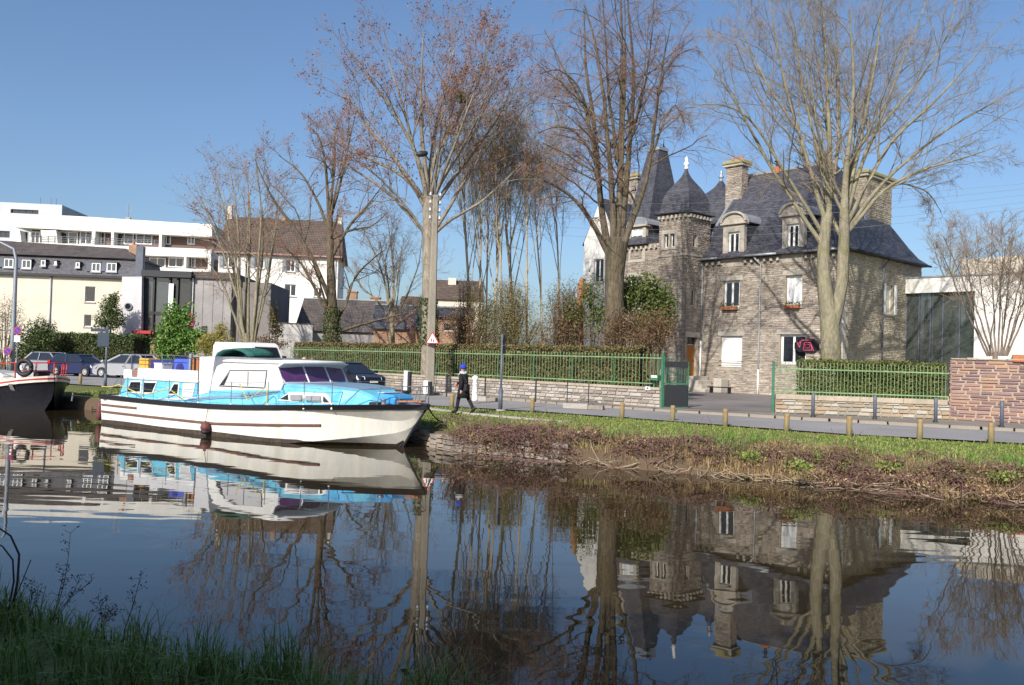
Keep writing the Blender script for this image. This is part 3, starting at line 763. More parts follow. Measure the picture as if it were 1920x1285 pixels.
fF.window(*w2, fw=.14, nv=2, sill=m_ashlar, lintel=m_ashlar, curtain=(m_blind, (0, 1)))
fF.window(*g2, fw=.15, nv=2, lintel=m_ashlar)
# closed white roller shutter
sh = fF.window(*g1, fw=.05, nv=1, rec=.12, lintel=m_ashlar, curtain=(m_whitep, (0,)), name='shutter_window')
for i in range(11):
    z = g1[2] + .08 + i * (g1[3] - g1[2] - .14) / 11
    p = MB().box(g1[0] + .06, g1[1] - .06, .135, .152, z, z + (g1[3] - g1[2] - .14) / 11 - .012); p.build('shutter_slat', m_whitep, sh)
for z in (g1[2] + .12, g1[2] + .4): fF.box('guard_rail', m_dark, g1[0] - .1, g1[1] + .1, -.06, -.03, z, z + .035)
for wn_ in (w1, w2):          # flower boxes on the sills
    fb = fF.box('flower_box', m_orange, wn_[0] + .05, wn_[1] - .05, -.3, -.08, wn_[2] - .14, wn_[2] + .06)
    n = 90; C = np.stack([nr.uniform(wn_[0] - .02, wn_[1] + .02, n), nr.uniform(-.32, -.05, n), wn_[2] + .05 + nr.random(n) * .22], 1)
    V, F = leaf_quads(C, .12); tag(obj_from(np_mesh('flowers', V, F, m_ever), 'flowers', None, fb), kind='stuff')
# shutters folded open at the side window
fS.window(*sw, fw=.08, nv=1, sill=m_ashlar, curtain=(mat('cream_blind', (.6, .55, .42), .8, .05), (0,)))
for a in (sw[0] - .30, sw[1] + .02):
    s_ = fS.box('shutter', m_whitep, a, a + .30, -.10, -.05, sw[2] - .03, sw[3] + .03)
    for i in range(12):
        z = sw[2] + i * (sw[3] - sw[2]) / 12
        p = MB().box(a + .04, a + .26, -.115, -.10, z + .02, z + (sw[3] - sw[2]) / 12 - .03); p.v = [fS.T(*v) for v in p.v]; p.build('slat', m_whitep, s_)
# corbels under the eaves
cm = MB().box(-.08, .08, -.22, 0, 0, .2).build('corbel', m_ashlar, mesh=True, bevel=0)
def corbels(face, a0, a1, z, step=.42, rotz=0):
    n = int((a1 - a0) / step)
    for i in range(n + 1):
        o = link(bpy.data.objects.new('corbel', cm), face.root); o.location = face.T(a0 + i * (a1 - a0) / n, 0, z); o.rotation_euler = (0, 0, rotz)
corbels(fF, XL + .2, D1[0] - .2, EV - .34); corbels(fF, D1[1] + .2, D2[0] - .2, EV - .34); corbels(fF, D2[1] + .2, -.1, EV - .34)
# downpipes and gutters
for px, zt in ((1425, EV - .1),):
    x = H.hit(px, 620)[0]
    mb = MB(); mb.tube([(x - .35, -.38, EV + .02), (x - .25, -.3, EV - .2), (x, -.12, EV - .5), (x, -.11, 3), (x, -.11, 0)], .05, 8); mb.build('downpipe', m_zinc, house, True)
    MB().tube([(x, -.11, 1.6), (x, -.11, 0)], .062, 8).build('pipe_shoe', m_whitep, house, True)
x = H.hit(1317, 600)[0]; MB().tube([(x, -.12, EV - .1), (x, -.12, 3.4)], .05, 8).build('downpipe', m_zinc, house, True)
MB().tube([(x, -.12, 3.4), (x, -.12, .9)], .06, 8).build('pipe_shoe', m_whitep, house, True)
y = H.hitx(1652, 560)[0]; MB().tube([(.34, y + .4, EV), (.14, y, EV - .5), (.12, y, 0)], .055, 8).build('downpipe', m_bluegrey, house, True)
# ---- main roof: bell-cast hip
def roof_ring(df, ds, z): return [(XL, df, z), (-ds, df, z), (-ds, DEP - df, z), (XL, DEP - df, z)]
mb = MB(); mb.loft([roof_ring(-.42, -.42, EV + .02), roof_ring(-.42, -.42, EV + .10), roof_ring(.15, .12, EV + .55), roof_ring(.75, .55, EV + 1.25), roof_ring(1.6, 1.15, EV + 2.4), roof_ring(5.34, 3.5, EV + 6.65)])
roof = mb.build('roof', m_slate, house)
MB().box(XL - .05, -3.45, 5.24, 5.46, EV + 6.6, EV + 6.76).build('ridge_cap', m_zinc, roof)
for sx, a, b_ in ((0, D1[1] + .12, D2[0] - .12), (0, XL, D1[0] - .12), (0, D2[1] + .12, .42)):
    MB().tube([(a, -.46, EV + .06), (b_, -.46, EV + .06)], .075, 8).build('gutter', m_zinc, roof, True)
MB().tube([(.46, -.4, EV + .05), (.46, DEP + .4, EV + .05)], .075, 8).build('gutter', m_dark, roof, True)
pr = [(-.42, EV + .14), (.15, EV + .6), (.75, EV + 1.3), (1.6, EV + 2.45), (5.34, EV + 6.7)]
MB().tube([(XL - .02, y, z) for y, z in pr], .09, 6).build('verge', m_zinc, roof)
# ---- dormers
def build_dormer(x0, x1, z0, zc, wx0, wx1, wz0, wz1, y=-.04, back=3.0):
    body = MB()
    face = Face(house, 'y', y, 1)
    d = face.wall('dormer', m_ashlar, x0, x1, z0, zc, [(wx0, wx1, wz0, wz1)], .3)
    fm = (x0 + x1) / 2; w_ = x1 - x0
    mb = MB(); mb.box(x0 + .02, x0 + .2, y + .29, y + back, z0 + .3, zc); mb.box(x1 - .2, x1 - .02, y + .29, y + back, z0 + .3, zc); mb.build('cheek', m_slate, d)
    MB().box(x0 - .16, x1 + .16, y - .16, y + .3, zc + .002, zc + .13).build('cornice', m_ashlar, d, bevel=.02, seg=1)
    arc = [(x0 - .12, zc + .13)] + [(fm - (w_ / 2 + .12) * math.cos(t), zc + .13 + .62 * math.sin(t)) for t in np.linspace(0.12, PI - .12, 11)] + [(x1 + .12, zc + .13)]
    MB().prism(arc, y - .02, y + .26).build('pediment', m_ashlar, d)
    rim = [(fm - (w_ / 2 + .14) * math.cos(t), y - .1, zc + .15 + .64 * math.sin(t)) for t in np.linspace(0.05, PI - .05, 13)]
    MB().tube(rim, .09, 6).build('archivolt', m_ashlar, d)
    top = [(x0 - .16, zc + .14)] + [(fm - (w_ / 2 + .16) * math.cos(t), zc + .14 + .70 * math.sin(t)) for t in np.linspace(0.12, PI - .12, 9)] + [(x1 + .16, zc + .14)]
    MB().prism(top, y + .27, y + back).build('dormer_roof', m_zinc, d)
    Face(house, 'y', y, 1).window(wx0, wx1, wz0, wz1, rec=.14, fw=.13, nv=2, parent=d, name='dormer_window')
    # join window's panes one level up so the tree stays three deep
    for ch in list(d.children):
        if ch.name.startswith('dormer_window'):
            for pn in list(ch.children): pn.parent = d
    return d
e1 = rng(H.hit(1366, 436), H.hit(1386, 480)); e2 = rng(H.hit(1477, 421), H.hit(1498, 466))
build_dormer(D1[0], D1[1], EV - .5, D1[3], e1[0], e1[1], e1[2], e1[3])
build_dormer(D2[0], D2[1], EV - .5, D2[3], e2[0], e2[1], e2[2], e2[3])
# ---- chimneys
def chimney(x0, x1, y0, y1, z0, z1, m=m_stone, pots=0, cap=.14):
    c = MB().box(x0 + .03, x1 - .03, y0 + .03, y1 - .03, z0, z1).build('chimney', m_mortar, house)
    for ax, pl, sg, a0, a1 in (('y', y0, 1, x0, x1), ('x', x1, -1, y0, y1), ('x', x0, 1, y0, y1)):
        f = Face(house, ax, pl + sg * .03, sg)
        f.stones(rects(a0 + .01, a1 - .01, z0, z1, (.07, .15), (.13, .36), .015), m, c, (.02, .05), 'chimney_stones')
    MB().box(x0 - cap, x1 + cap, y0 - cap, y1 + cap, z1, z1 + .16).build('cap', m_ashlar, c, bevel=.03, seg=1)
    MB().box(x0 - cap * 1.5, x1 + cap * 1.5, y0 - cap * 1.5, y1 + cap * 1.5, z1 + .162, z1 + .42).build('crown', mat('mossy_stone', (.3, .27, .13), .95, .25, 4, bump=.02) if 'mossy_stone' not in MATS else MATS['mossy_stone'], c, bevel=.05, seg=1)
    for i in range(pots):
        x = x0 + (x1 - x0) * (i + .7) / (pots + .4)
        MB().lathe([(.12, 0), (.15, .04), (.11, .1), (.12, .3), (.09, .34)], 10, (x, (y0 + y1) / 2, z1 + .42)).build('chimney_pot', m_orange, c, True)
    return c
yc = 3.6
a = H.hit(1359, 400, yc); b_ = H.hit(1391, 310, yc)
chimney(a[0], b_[0], yc, yc + .85, EV + 2, b_[1], pots=3)
xs = -1.35
a = H.hitx(1622, 460, xs); b_ = H.hitx(1673, 350, xs)
chimney(xs - .95, xs, a[0], b_[0], EV + .5, b_[1] + .1, m_stone2)
mb = MB(); mb.bar((xs + .06, a[0] - .1, EV + 3.3), (xs + .06, a[0] - .1, EV + 1.6), .05, .3); mb.bar((xs + .05, a[0] - .1, EV + 1.75), (xs + .05, b_[0], EV + 1.75), .14, .1); mb.build('flashing', m_zinc, roof)
px_ = H.hit(1457, 310, 5.3)
MB().box(px_[0] - .3, px_[0] + .3, 5.1, 5.6, EV + 6.5, EV + 6.95).build('chimney_pot', m_orange, roof); MB().tube([(px_[0], 5.3, EV + 6.9), (px_[0], 5.3, EV + 7.3)], .09, 8).build('flue', m_dark, roof)
MB().lathe([(.02, .12), (.2, 0), (.2, -.03)], 8, (px_[0], 5.3, EV + 7.35)).build('flue_cowl', m_dark, roof)

# ---- stair tower
xT = H.hit(1317, 600)[0] - .06
yT = H.hitx(1286, 550, xT)[0]
xTl = H.hit(1233, 550, yT)[0]
yTb = yT + (xT - xTl) + .2
ZT = H.hit(1286, 398, yT)[1]
fTf = Face(house, 'y', yT, 1); fTs = Face(house, 'x', xT, -1); fTl = Face(house, 'x', xTl, 1)
tw = rng(H.hit(1246, 440, yT), H.hit(1265, 463, yT)); twm = (tw[0] + tw[1]) / 2
ts1 = rng(H.hitx(1300, 440, xT), H.hitx(1307, 464, xT)); ts2 = rng(H.hitx(1297, 542, xT), H.hitx(1304, 574, xT)); td = rng(H.hitx(1289, 632, xT), H.hitx(1305, 705, xT))
th = [(tw[0], twm - .07, tw[2], tw[3]), (twm + .07, tw[1], tw[2], tw[3])]
fTf.wall('tower_front_wall', m_mortar, xTl, xT, -.4, ZT, th, .3)
fTf.stones(rects(xTl, xT - .03, -.3, ZT, (.07, .145), (.13, .38), .014, [(tw[0] - .2, tw[1] + .2, tw[2] - .1, tw[3] + .2)]), m_stone)
fTs.wall('tower_side_wall', m_mortar, yT, yTb, -.4, ZT, [ts1, ts2, td], .3)
fTs.stones(rects(yT + .03, yTb, -.3, ZT, (.07, .145), (.13, .38), .014, [(h[0] - .05, h[1] + .05, h[2] - .05, h[3] + .05) for h in (ts1, ts2, td)]), m_stone)
fTl.wall('tower_left_wall', m_mortar, yT, yTb, -.4, ZT, [], .3); fTl.stones(rects(yT + .03, yTb, 6, ZT, (.07, .145), (.13, .38), .014), m_stone)
for h in th: fTf.window(*h, fw=.06, nv=1, rec=.15)
mb = MB(); mb.box(tw[0] - .2, tw[1] + .2, -.06, .1, tw[3] + .002, tw[3] + .26); mb.box(tw[0] - .2, tw[1] + .2, -.06, .1, tw[2] - .16, tw[2] - .002); mb.box(twm - .065, twm + .065, -.055, .12, tw[2], tw[3]); mb.box(tw[0] - .2, tw[0] - .005, -.055, .1, tw[2], tw[3]); mb.box(tw[1] + .005, tw[1] + .2, -.055, .1, tw[2], tw[3]); fTf.mb(mb, 'window_surround', m_ashlar)
fTs.window(*ts1, fw=.05, nv=1); fTs.window(*ts2, fw=.05, nv=1)
dr = fTs.box('door', m_door, td[0] + .02, td[1] - .02, .2, .26, td[2], td[2] + 2.05)
for i in range(5):
    a = td[0] + .05 + i * (td[1] - td[0] - .1) / 5; p = MB().box(a, a + (td[1] - td[0] - .1) / 5 - .02, .185, .2, td[2] + .1, td[2] + 1.95); p.v = [fTs.T(*v) for v in p.v]; p.build('door_board', m_door, dr)
p = MB().box(td[1] - .16, td[1] - .11, .14, .19, td[2] + .95, td[2] + 1.1); p.v = [fTs.T(*v) for v in p.v]; p.build('handle', m_dark, dr)
fTs.box('fanlight', m_glass, td[0], td[1], .22, .25, td[2] + 2.07, td[3])
fTs.box('lintel', m_ashlar, td[0] - .25, td[1] + .25, -.06, .1, td[3] + .002, td[3] + .35)
for z in (H.hit(1270, 480, yT)[1],):      # string course
    mb = MB(); mb.box(xTl - .06, xT + .06, yT - .06, yT - .001, z, z + .14); mb.box(xT + .001, xT + .06, yT, yTb, z, z + .14); mb.build('string_course', m_ashlar, house)
corbels(fTf, xTl + .1, xT - .1, ZT - .32, .32); corbels(fTs, yT + .1, yTb - .2, ZT - .32, .32, PI / 2)
def ogee(cx, cy, hw, z0, k=1.0, name='tower_roof', fin=True):
    pf = [(1.24, -.02), (1.24, .05), (1.06, .28), (.99, .55), (.965, .9), (.93, 1.25), (.86, 1.6), (.75, 1.95), (.61, 2.28), (.45, 2.6), (.30, 2.9), (.18, 3.2), (.10, 3.5), (.055, 3.75)]
    mb = MB(); mb.loft([[(cx + sx * hw * r_, cy + sy * hw * r_, z0 + z * k) for sx, sy in ((-1, -1), (1, -1), (1, 1), (-1, 1))] for r_, z in pf])
    r = mb.build(name, m_slate, house)
    zt = z0 + 3.72 * k
    MB().lathe([(.10, 0), (.17, .1), (.08, .2), (.19, .32), (.21, .4), (.12, .5), (.10, .62), (.12, .75), (.05, .88), (.0, .92)], 10, (cx, cy, zt)).build('finial', m_whitep if fin else m_zinc, r, True)
    return r
hw = (xT - xTl) / 2
ztip = H.hit(1285, 318, yT + hw)[1]
ogee((xT + xTl) / 2, (yT + yTb) / 2, hw, ZT, (ztip - ZT) / 3.72)
MB().box(xTl - .3, xT + .3, yT - .3, yT - .24, ZT + .0, ZT + .06).build('gutter', m_dark, house)
# rear turret cap behind the chimney
y5 = 6.4; c5 = H.hit(1351, 380, y5); zt5 = H.hit(1351, 342, y5)[1]
ogee(c5[0], y5, 2.3, zt5 - 3.6, .97, 'rear_turret_roof', False)
MB().box(c5[0] - 1.5, c5[0] + 1.5, y5 - 1.5, y5 + 1.5, 5, zt5 - 3.6).build('rear_turret', m_mortar, house)

# ---- left wing with steep pavilion roof
yW = 0.9
xWl = H.hit(1166, 550, yW)[0]; ZW = H.hit(1215, 458, yW)[1]
fW = Face(house, 'y', yW, 1)
ww = rng(H.hit(1180, 520, yW), H.hit(1200, 580, yW))
fW.wall('wing_wall', m_mortar, xWl, xTl + .1, -.4, ZW, [ww], .3)
fW.stones(rects(xWl, xTl - .02, -.3, ZW, (.07, .145), (.13, .38), .014, [(ww[0] - .05, ww[1] + .05, ww[2] - .05, ww[3] + .1)]), m_stone)
fW.window(*ww, fw=.1, nv=2, lintel=m_ashlar, sill=m_ashlar)
corbels(fW, xWl + .1, xTl - .1, ZW - .34)
xc = H.hit(1233, 300, yW + 2.6)[0]; zc_ = H.hit(1233, 282, yW + 2.6)[1]
hx = xc - xWl + .3
mb = MB(); mb.loft([[(xc + sx * a, yW + 2.6 + sy * b2, z) for sx, sy in ((-1, -1), (1, -1), (1, 1), (-1, 1))] for a, b2, z in ((hx + .3, 3.0, ZW), (hx + .3, 3.0, ZW + .1), (hx - .15, 2.45, ZW + .8), (hx * .80, 2.0, ZW + 2.2), (.55, .5, zc_ - .12))])
wr = mb.build('pavilion_roof', m_slate, house)
MB().box(xc - .6, xc + .6, yW + 2.05, yW + 3.15, zc_ - .12, zc_ + .12).build('ridge_platform', m_zinc, wr)
for sx in (-.55, .55):
    MB().lathe([(.06, 0), (.09, .1), (.04, .2), (.03, .5), (.0, .75)], 6, (xc + sx, yW + 2.6, zc_ + .1)).build('finial', m_dark, wr)
for i in range(6): MB().box(xc - .48 + i * .19, xc - .45 + i * .19, yW + 2.58, yW + 2.62, zc_ + .12, zc_ + .38).build('cresting', m_dark, wr)
# wing dormer
dx = rng(H.hit(1184, 430, yW), H.hit(1204, 486, yW))
d = fW.wall('dormer', m_ashlar, dx[0] - .2, dx[1] + .3, dx[2] - .2, dx[3] + .1, [dx], .3, d0=-.05)
MB().box(dx[0] - .35, dx[1] + .45, yW - .2, yW + .3, dx[3] + .102, dx[3] + .25).build('cornice', m_ashlar, d)
fm_ = (dx[0] + dx[1]) / 2 + .05
MB().prism([(fm_ - 1.0 * math.cos(t), dx[3] + .25 + .6 * math.sin(t)) for t in np.linspace(0.0, PI, 9)], yW - .1, yW + 2).build('pediment', m_zinc, d)
Face(house, 'y', yW - .05, 1).window(dx[0], dx[1], dx[2], dx[3], rec=.1, fw=.12, nv=2, parent=d, name='dormer_window', gm=m_blind)
for ch in list(d.children):
    for pn in list(ch.children): pn.parent = d
# wing chimney behind the lime tree
a = H.hit(1176, 360, 5.0); chimney(a[0] - .5, a[0] + 1.0, 5.0, 5.9, ZW + 1, H.hit(1180, 338, 5.0)[1], pots=1)

# ---- white gabled neighbour joined on the left
x0g = H.hit(1094, 500, yW)[0]; ap = H.hit(1126, 374, yW); zg = H.hit(1094, 455, yW)[1]
ng = froot('gabled_house', H, 'white rendered house with steep slate gable left of the manor', 'house')
x1g = 2 * ap[0] - x0g
if x1g > xWl - .02: x1g = xWl - .02
fG = Face(ng, 'y', yW, 1)
gw = (ap[0] - .5, ap[0] + .5, zg - 3.2, zg - 1.4)
fG.wall('front_wall', m_white, x0g, x1g, -.4, zg, [gw], .3)
fG.prism('gable', m_white, [(x0g, zg), (x1g, zg), ap], 0, .3)
fG.window(*gw, fw=.08, nv=2, sill=m_ashlar)
MB().box(x0g + .01, x1g - .01, yW + .3, yW + 7, -.4, zg - .02).build('side_walls', m_white, ng)
mb = MB()
mb.loft([[(x0g - .25, y, zg - .25), (ap[0], y, ap[1] + .12), (x1g + .05, y, zg - .1), (ap[0], y, ap[1] - .12)] for y in (yW + .05, yW + 7.1)]); mb.build('roof', m_slate, ng)

# ---- steps, bench, sign at the front
st = froot('stone_steps', H, 'worn stone steps with side blocks at the tower door', 'steps')
ys = H.hitx(1305, 705, xT)[0]
zs = td[2]
for i in range(4):
    MB().box(xT - .0 + .02, xT + .75 + i * .3, td[0] - .15 - i * .02, td[1] + .3, -.2 + (3 - i) * zs / 4 if i < 3 else -.2, (4 - i) * zs / 4 - .01).build('step', m_ashlar, st, bevel=.02, seg=1)
MB().box(xT + 1.7, xT + 2.3, td[1] - .5, td[1] + .35, -.1, .95).build('side_block', m_ashlar, st, bevel=.05)
bn = empty('garden_bench', H.w(H.hit(1352, 735, -1.6)[0], -1.7, 0), H.a + .1, 'low black garden bench standing against the manor wall', 'bench')
MB().box(-.8, .8, -.2, .2, .38, .44).build('seat', m_black, bn)
for x in (-.65, .6): MB().box(x, x + .06, -.18, .18, 0, .38).build('leg', m_black, bn)
# painted board beside the ground floor window
bc = H.hit(1516, 649); br_ = .62
sg_ = froot('painted_board', H, 'black eight sided board with pink line drawing on the manor front', 'sign')
pts = [(bc[0] + 1.0 * x, bc[1] + .5 * z) for x, z in ((-.55, -.75), (.45, -.8), (.75, -.35), (.75, .35), (.45, .85), (-.4, .9), (-.85, .4), (-.85, -.3))]
MB().prism(pts, -.14, -.09).build('board', m_black, sg_)
m_pink = mat('pink_paint', (.55, .08, .16), .6, .1)
def line(pp, wd=.045):
    mb = MB()
    for i in range(len(pp) - 1): mb.bar((bc[0] + pp[i][0], -.148, bc[1] + pp[i][1]), (bc[0] + pp[i + 1][0], -.148, bc[1] + pp[i + 1][1]), .012, wd)
    mb.build('drawn_line', m_pink, sg_)
line([(-.25, -.25), (.3, -.25), (.2, .2), (-.18, .2), (-.25, -.25)]); line([(-.12, -.12), (.16, -.12), (.16, .08), (-.12, .08), (-.12, -.12)], .03); line([(-.7, .25), (-.5, -.1), (-.42, .3), (-.6, .1)]); line([(-.38, .34), (.3, .36)]); line([(.2, .2), (.42, -.3)])

# ================================================================ glazed annexe right of the manor
YA = H.hitx(1699, 560, 0.0)[0]
an = froot('annexe', H, 'white flat roofed annexe with tall glazed bay right of the manor', 'annexe')
fA = Face(an, 'y', YA, 1)
A0 = .05; A1 = H.hit(1829, 600, YA)[0]; zt = H.hit(1699, 524, YA)[1]; zb = H.hit(1760, 549, YA)[1]
AW = A1 + 9
fA.box('fascia', m_white, A0, A1, -.25, .5, zb, zt)
fA.box('roof_edge', m_zinc, A0 - .05, AW, -.3, 6, zt + .002, zt + .1)
fA.wall('right_wall', m_white, A1 + .003, AW, -.4, zt, [], .4, d0=-.2)
fA.box('inner_wall', m_cream, A0, AW, 4.2, 4.4, -.4, zt - .05); fA.box('floor_slab', m_conc, A0, AW, .3, 4.2, -.1, .25)
zp0 = H.hit(1803, 513, YA + 3)[1]; zp1 = H.hit(1803, 486, YA + 3)[1]; xp = H.hit(1803, 500, YA + 3)[0]
MB().box(xp, AW, YA + 3, YA + 6, zt + .1, zp1).build('upper_storey', m_cream, an)
gp_ = [A0, A0 + (A1 - A0) * .19, A0 + (A1 - A0) * .36, A0 + (A1 - A0) * .54, A0 + (A1 - A0) * .78, A1]
m_clear = mat('clear_glass', (0.07, 0.085, 0.08), 0.03, 0.3, .8, spec=1.0, alpha=0.72, ior=1.7)
for i in range(5):
    fA.box('pane', m_clear, gp_[i] + .04, gp_[i + 1] - .04, .05, .07, .3, zb - .02)
    fA.box('mullion', m_bluegrey, gp_[i] - .03, gp_[i] + .03, .0, .12, 0, zb)
fA.box('mullion', m_dark, A1 - .08, A1, -.02, .14, 0, zb)
fA.box('sill_beam', m_conc, A0, A1, -.05, .2, -.3, .298)
for i, (a, b_) in enumerate(((.08, .15), (.22, .33), (.40, .50), (.60, .72))): fA.box('curtain', m_blind if i % 2 else MATS['cream_blind'], A0 + (A1 - A0) * a, A0 + (A1 - A0) * b_, .5, .56, .3, zb - .4)

# ================================================================ background buildings on the left
def hipless_roof(name, m, x0, x1, y0, y1, ze, zr, over, parent, left=0, right=0, yr=None):
    yr = (y0 + y1) / 2 if yr is None else yr
    mb = MB()
    a, b_ = x0 - over, x1 + over
    mb.add([(a, y0 - over, ze), (b_, y0 - over, ze), (b_, y1 + over, ze), (a, y1 + over, ze), (x0 + left, yr, zr), (x1 - right, yr, zr)],
           [(0, 1, 5, 4), (2, 3, 4, 5), (1, 2, 5), (3, 0, 4), (3, 2, 1, 0)])
    return mb.build(name, m, parent)
# --- white house with brown roof
p = hity(404, 640, 95); WH = Fr((p.x, p.y, .9), R(7))
wh = froot('white_house', WH, 'white rendered house with big brown tiled roof and open grey shutters', 'house')
fw_ = Face(wh, 'y', 0, 1)
xe = WH.hit(632, 560)[0]; ze = WH.hit(515, 478)[1]; DW = 9
up = [rng(WH.hit(a, c), WH.hit(b_, d)) for a, b_, c, d in ((419, 436, 481, 502), (478, 495, 484, 504), (537, 553, 487, 510))]
lo = [rng(WH.hit(a, c), WH.hit(b_, d)) for a, b_, c, d in ((534, 555, 533, 556), (589, 604, 540, 557), (419, 436, 530, 553), (478, 495, 532, 555))]
fw_.wall('front_wall', m_white, 0, xe, -.5, ze, up + lo, .3)
MB().box(0.01, xe - .01, .3, DW, -.5, ze - .02).build('side_walls', m_white, wh)
m_gshut = mat('grey_shutter', (.22, .25, .28), .6, .1, 3)
for i, w_ in enumerate(up + lo):
    fw_.window(*w_, fw=.1, nv=2, rec=.15, sill=m_conc, gm=m_glass)
    if i < 3:
        for a in (w_[0] - .42, w_[1] + .02): fw_.box('shutter', m_gshut, a, a + .4, -.06, -.01, w_[2], w_[3])
zr = WH.hit(525, 411, DW / 2)[1]
r_ = hipless_roof('roof', m_tileb, 0, xe, 0, DW, ze - .05, zr, .45, wh)
mb = MB(); mb.prismx([(0, ze - .02), (DW, ze - .02), (DW / 2, zr - .2)], xe - .25, xe - .02); mb.build('gable', m_white, wh)
mb = MB(); mb.prismx([(0, ze - .02), (DW, ze - .02), (DW / 2, zr - .2)], .02, .25); mb.build('gable', m_white, wh)
MB().box(-.4, xe + .4, -.52, -.4, ze - .08, ze + .1).build('gutter', mat('pink_gutter', (.33, .2, .17), .7, .1), r_)
def onroof(px, py, k):      # point on the front slope
    best = None
    for y in np.linspace(0, DW / 2, 60):
        x, z = WH.hit(px, py, y); zz = ze + (zr - ze) * y / (DW / 2)
        if best is None or abs(z - zz) < best[0]: best = (abs(z - zz), x, y, z)
    return best[1:]
sl_ = math.atan2(zr - ze, DW / 2)
for px, py in ((467, 448), (566, 453), (611, 456)):
    x, y, z = onroof(px, py, 0)
    mb = MB(); mb.box(-.32, .32, -.45, .45, 0, .1); Rm = Matrix.Rotation(sl_, 3, 'X'); mb.v = [tuple(Vector((x, y, z)) + Rm @ Vector(v)) for v in mb.v]; sk = mb.build('skylight', m_dark, r_)
    mb = MB(); mb.box(-.26, .26, -.38, .38, .1, .115); mb.v = [tuple(Vector((x, y, z)) + Rm @ Vector(v)) for v in mb.v]; mb.build('skylight_glass', m_blind, r_)
for px, wd, zt_, m_ in ((412, .5, 386, m_cream), (638, .45, 406, m_cream), (532, .55, 409, m_brick)):
    x, z = WH.hit(px, zt_, DW / 2); x = max(x, .15); MB().box(x - wd / 2, x + wd / 2, DW / 2 - .3, DW / 2 + .3, zr - .6, z).build('chimney', m_, wh)
    MB().box(x - wd / 2 - .06, x + wd / 2 + .06, DW / 2 - .36, DW / 2 + .36, z, z + .1).build('chimney_cap', m_conc, wh)
x = WH.hit(628, 540)[0]; MB().tube([(x, -.08, ze - .1), (x, -.08, 0)], .06, 6).build('downpipe', m_zinc, wh, True)

# --- white apartment block with a curved top
p = hity(28, 620, 118); AB = Fr((p.x, p.y, .9), R(4))
ab = froot('apartment_block', AB, 'white modern apartment block with curved roofline and recessed balconies', 'building')
topl = [AB.hit(*q) for q in ((28, 407), (60, 404.5), (114, 404), (170, 407), (229, 411), (310, 416), (398, 421))]
X1 = topl[-1][0]; zb1 = AB.hit(200, 433)[1]; zb0 = AB.hit(200, 460)[1]; zc1 = AB.hit(330, 481)[1]; zc0 = AB.hit(330, 503)[1]
fab = Face(ab, 'y', 0, 1)
fab.prism('crown_band', m_white, [(topl[0][0], zb1)] + [(x, z) for x, z in topl] + [(X1, zb1 - .3)], 0, 10)
xr0 = AB.hit(60, 440)[0]
fab.box('balcony_band', m_white, AB.hit(37, 470)[0], X1, 0.0, 10, zc1, zb0)
fab.box('lower_band', m_white, AB.hit(37, 470)[0], X1, 0, 10, -.5, zc0)
fab.box('back_wall', mat('brown_panel', (.13, .085, .075), .8, .15, 2), 1, X1 - .05, 1.6, 9.9, zc0 + .01, zb1 - .01)
for a, b_ in ((28, 37), (76, 105)):
    fab.prism('pier', m_white, [AB.hit(a + 2, 462), AB.hit(b_ + 4, 462), AB.hit(b_ + (0 if a < 50 else 0), 432), AB.hit(a, 432)], .02, 1.5)
def band_windows(lst, y0, y1):
    for a, b_ in lst:
        q = rng(AB.hit(a, y0, 1.5), AB.hit(b_, y1, 1.5)); Face(ab, 'y', 1.5, 1).window(*q, rec=0, fw=.12, nv=2, fm=m_frame, gm=m_glass)
band_windows(((38, 52), (58, 74), (112, 145), (150, 172), (182, 196), (216, 250), (255, 285), (304, 320), (352, 365)), 434, 459)
band_windows(((280, 310), (316, 344), (352, 366)), 483, 502)
for a, b_ in ((172, 178), (208, 213), (298, 303)): fab.box('pier', m_white, AB.hit(a, 450)[0], AB.hit(b_, 450)[0], .03, 1.55, zb0, zb1 - .02)
fab.box('pier', m_white, AB.hit(345, 490)[0], AB.hit(349, 490)[0], .03, 1.55, zc0, zc1)
fab.box('pier', m_white, AB.hit(390, 490)[0], X1, .01, 1.55, zc0, zc1)
for i in range(4): fab.box('balcony_rail', m_steel, 1.2, AB.hit(298, 450)[0], -.06, -.02, zb0 + .2 + .25 * i, zb0 + .235 + .25 * i)
for i in range(20): x = 1.2 + i * .9; fab.box('balcony_post', m_steel, x, x + .05, -.06, -.01, zb0, zb0 + 1.0)
q = AB.hit(229, 411); MB().box(q[0] - .3, q[0] + .3, 2, 2.6, q[1] - .3, q[1] + .6).build('roof_vent', m_concg, ab)
mb = MB(); mb.tube([(q[0], 2.3, q[1]), (q[0], 2.3, q[1] + 2.6)], .04, 5)
for i in range(4): mb.tube([(q[0] - .5, 2.3, q[1] + 1.5 + .3 * i), (q[0] + .5, 2.3, q[1] + 1.5 + .3 * i)], .03, 4)
mb.build('aerial', m_steel, ab)
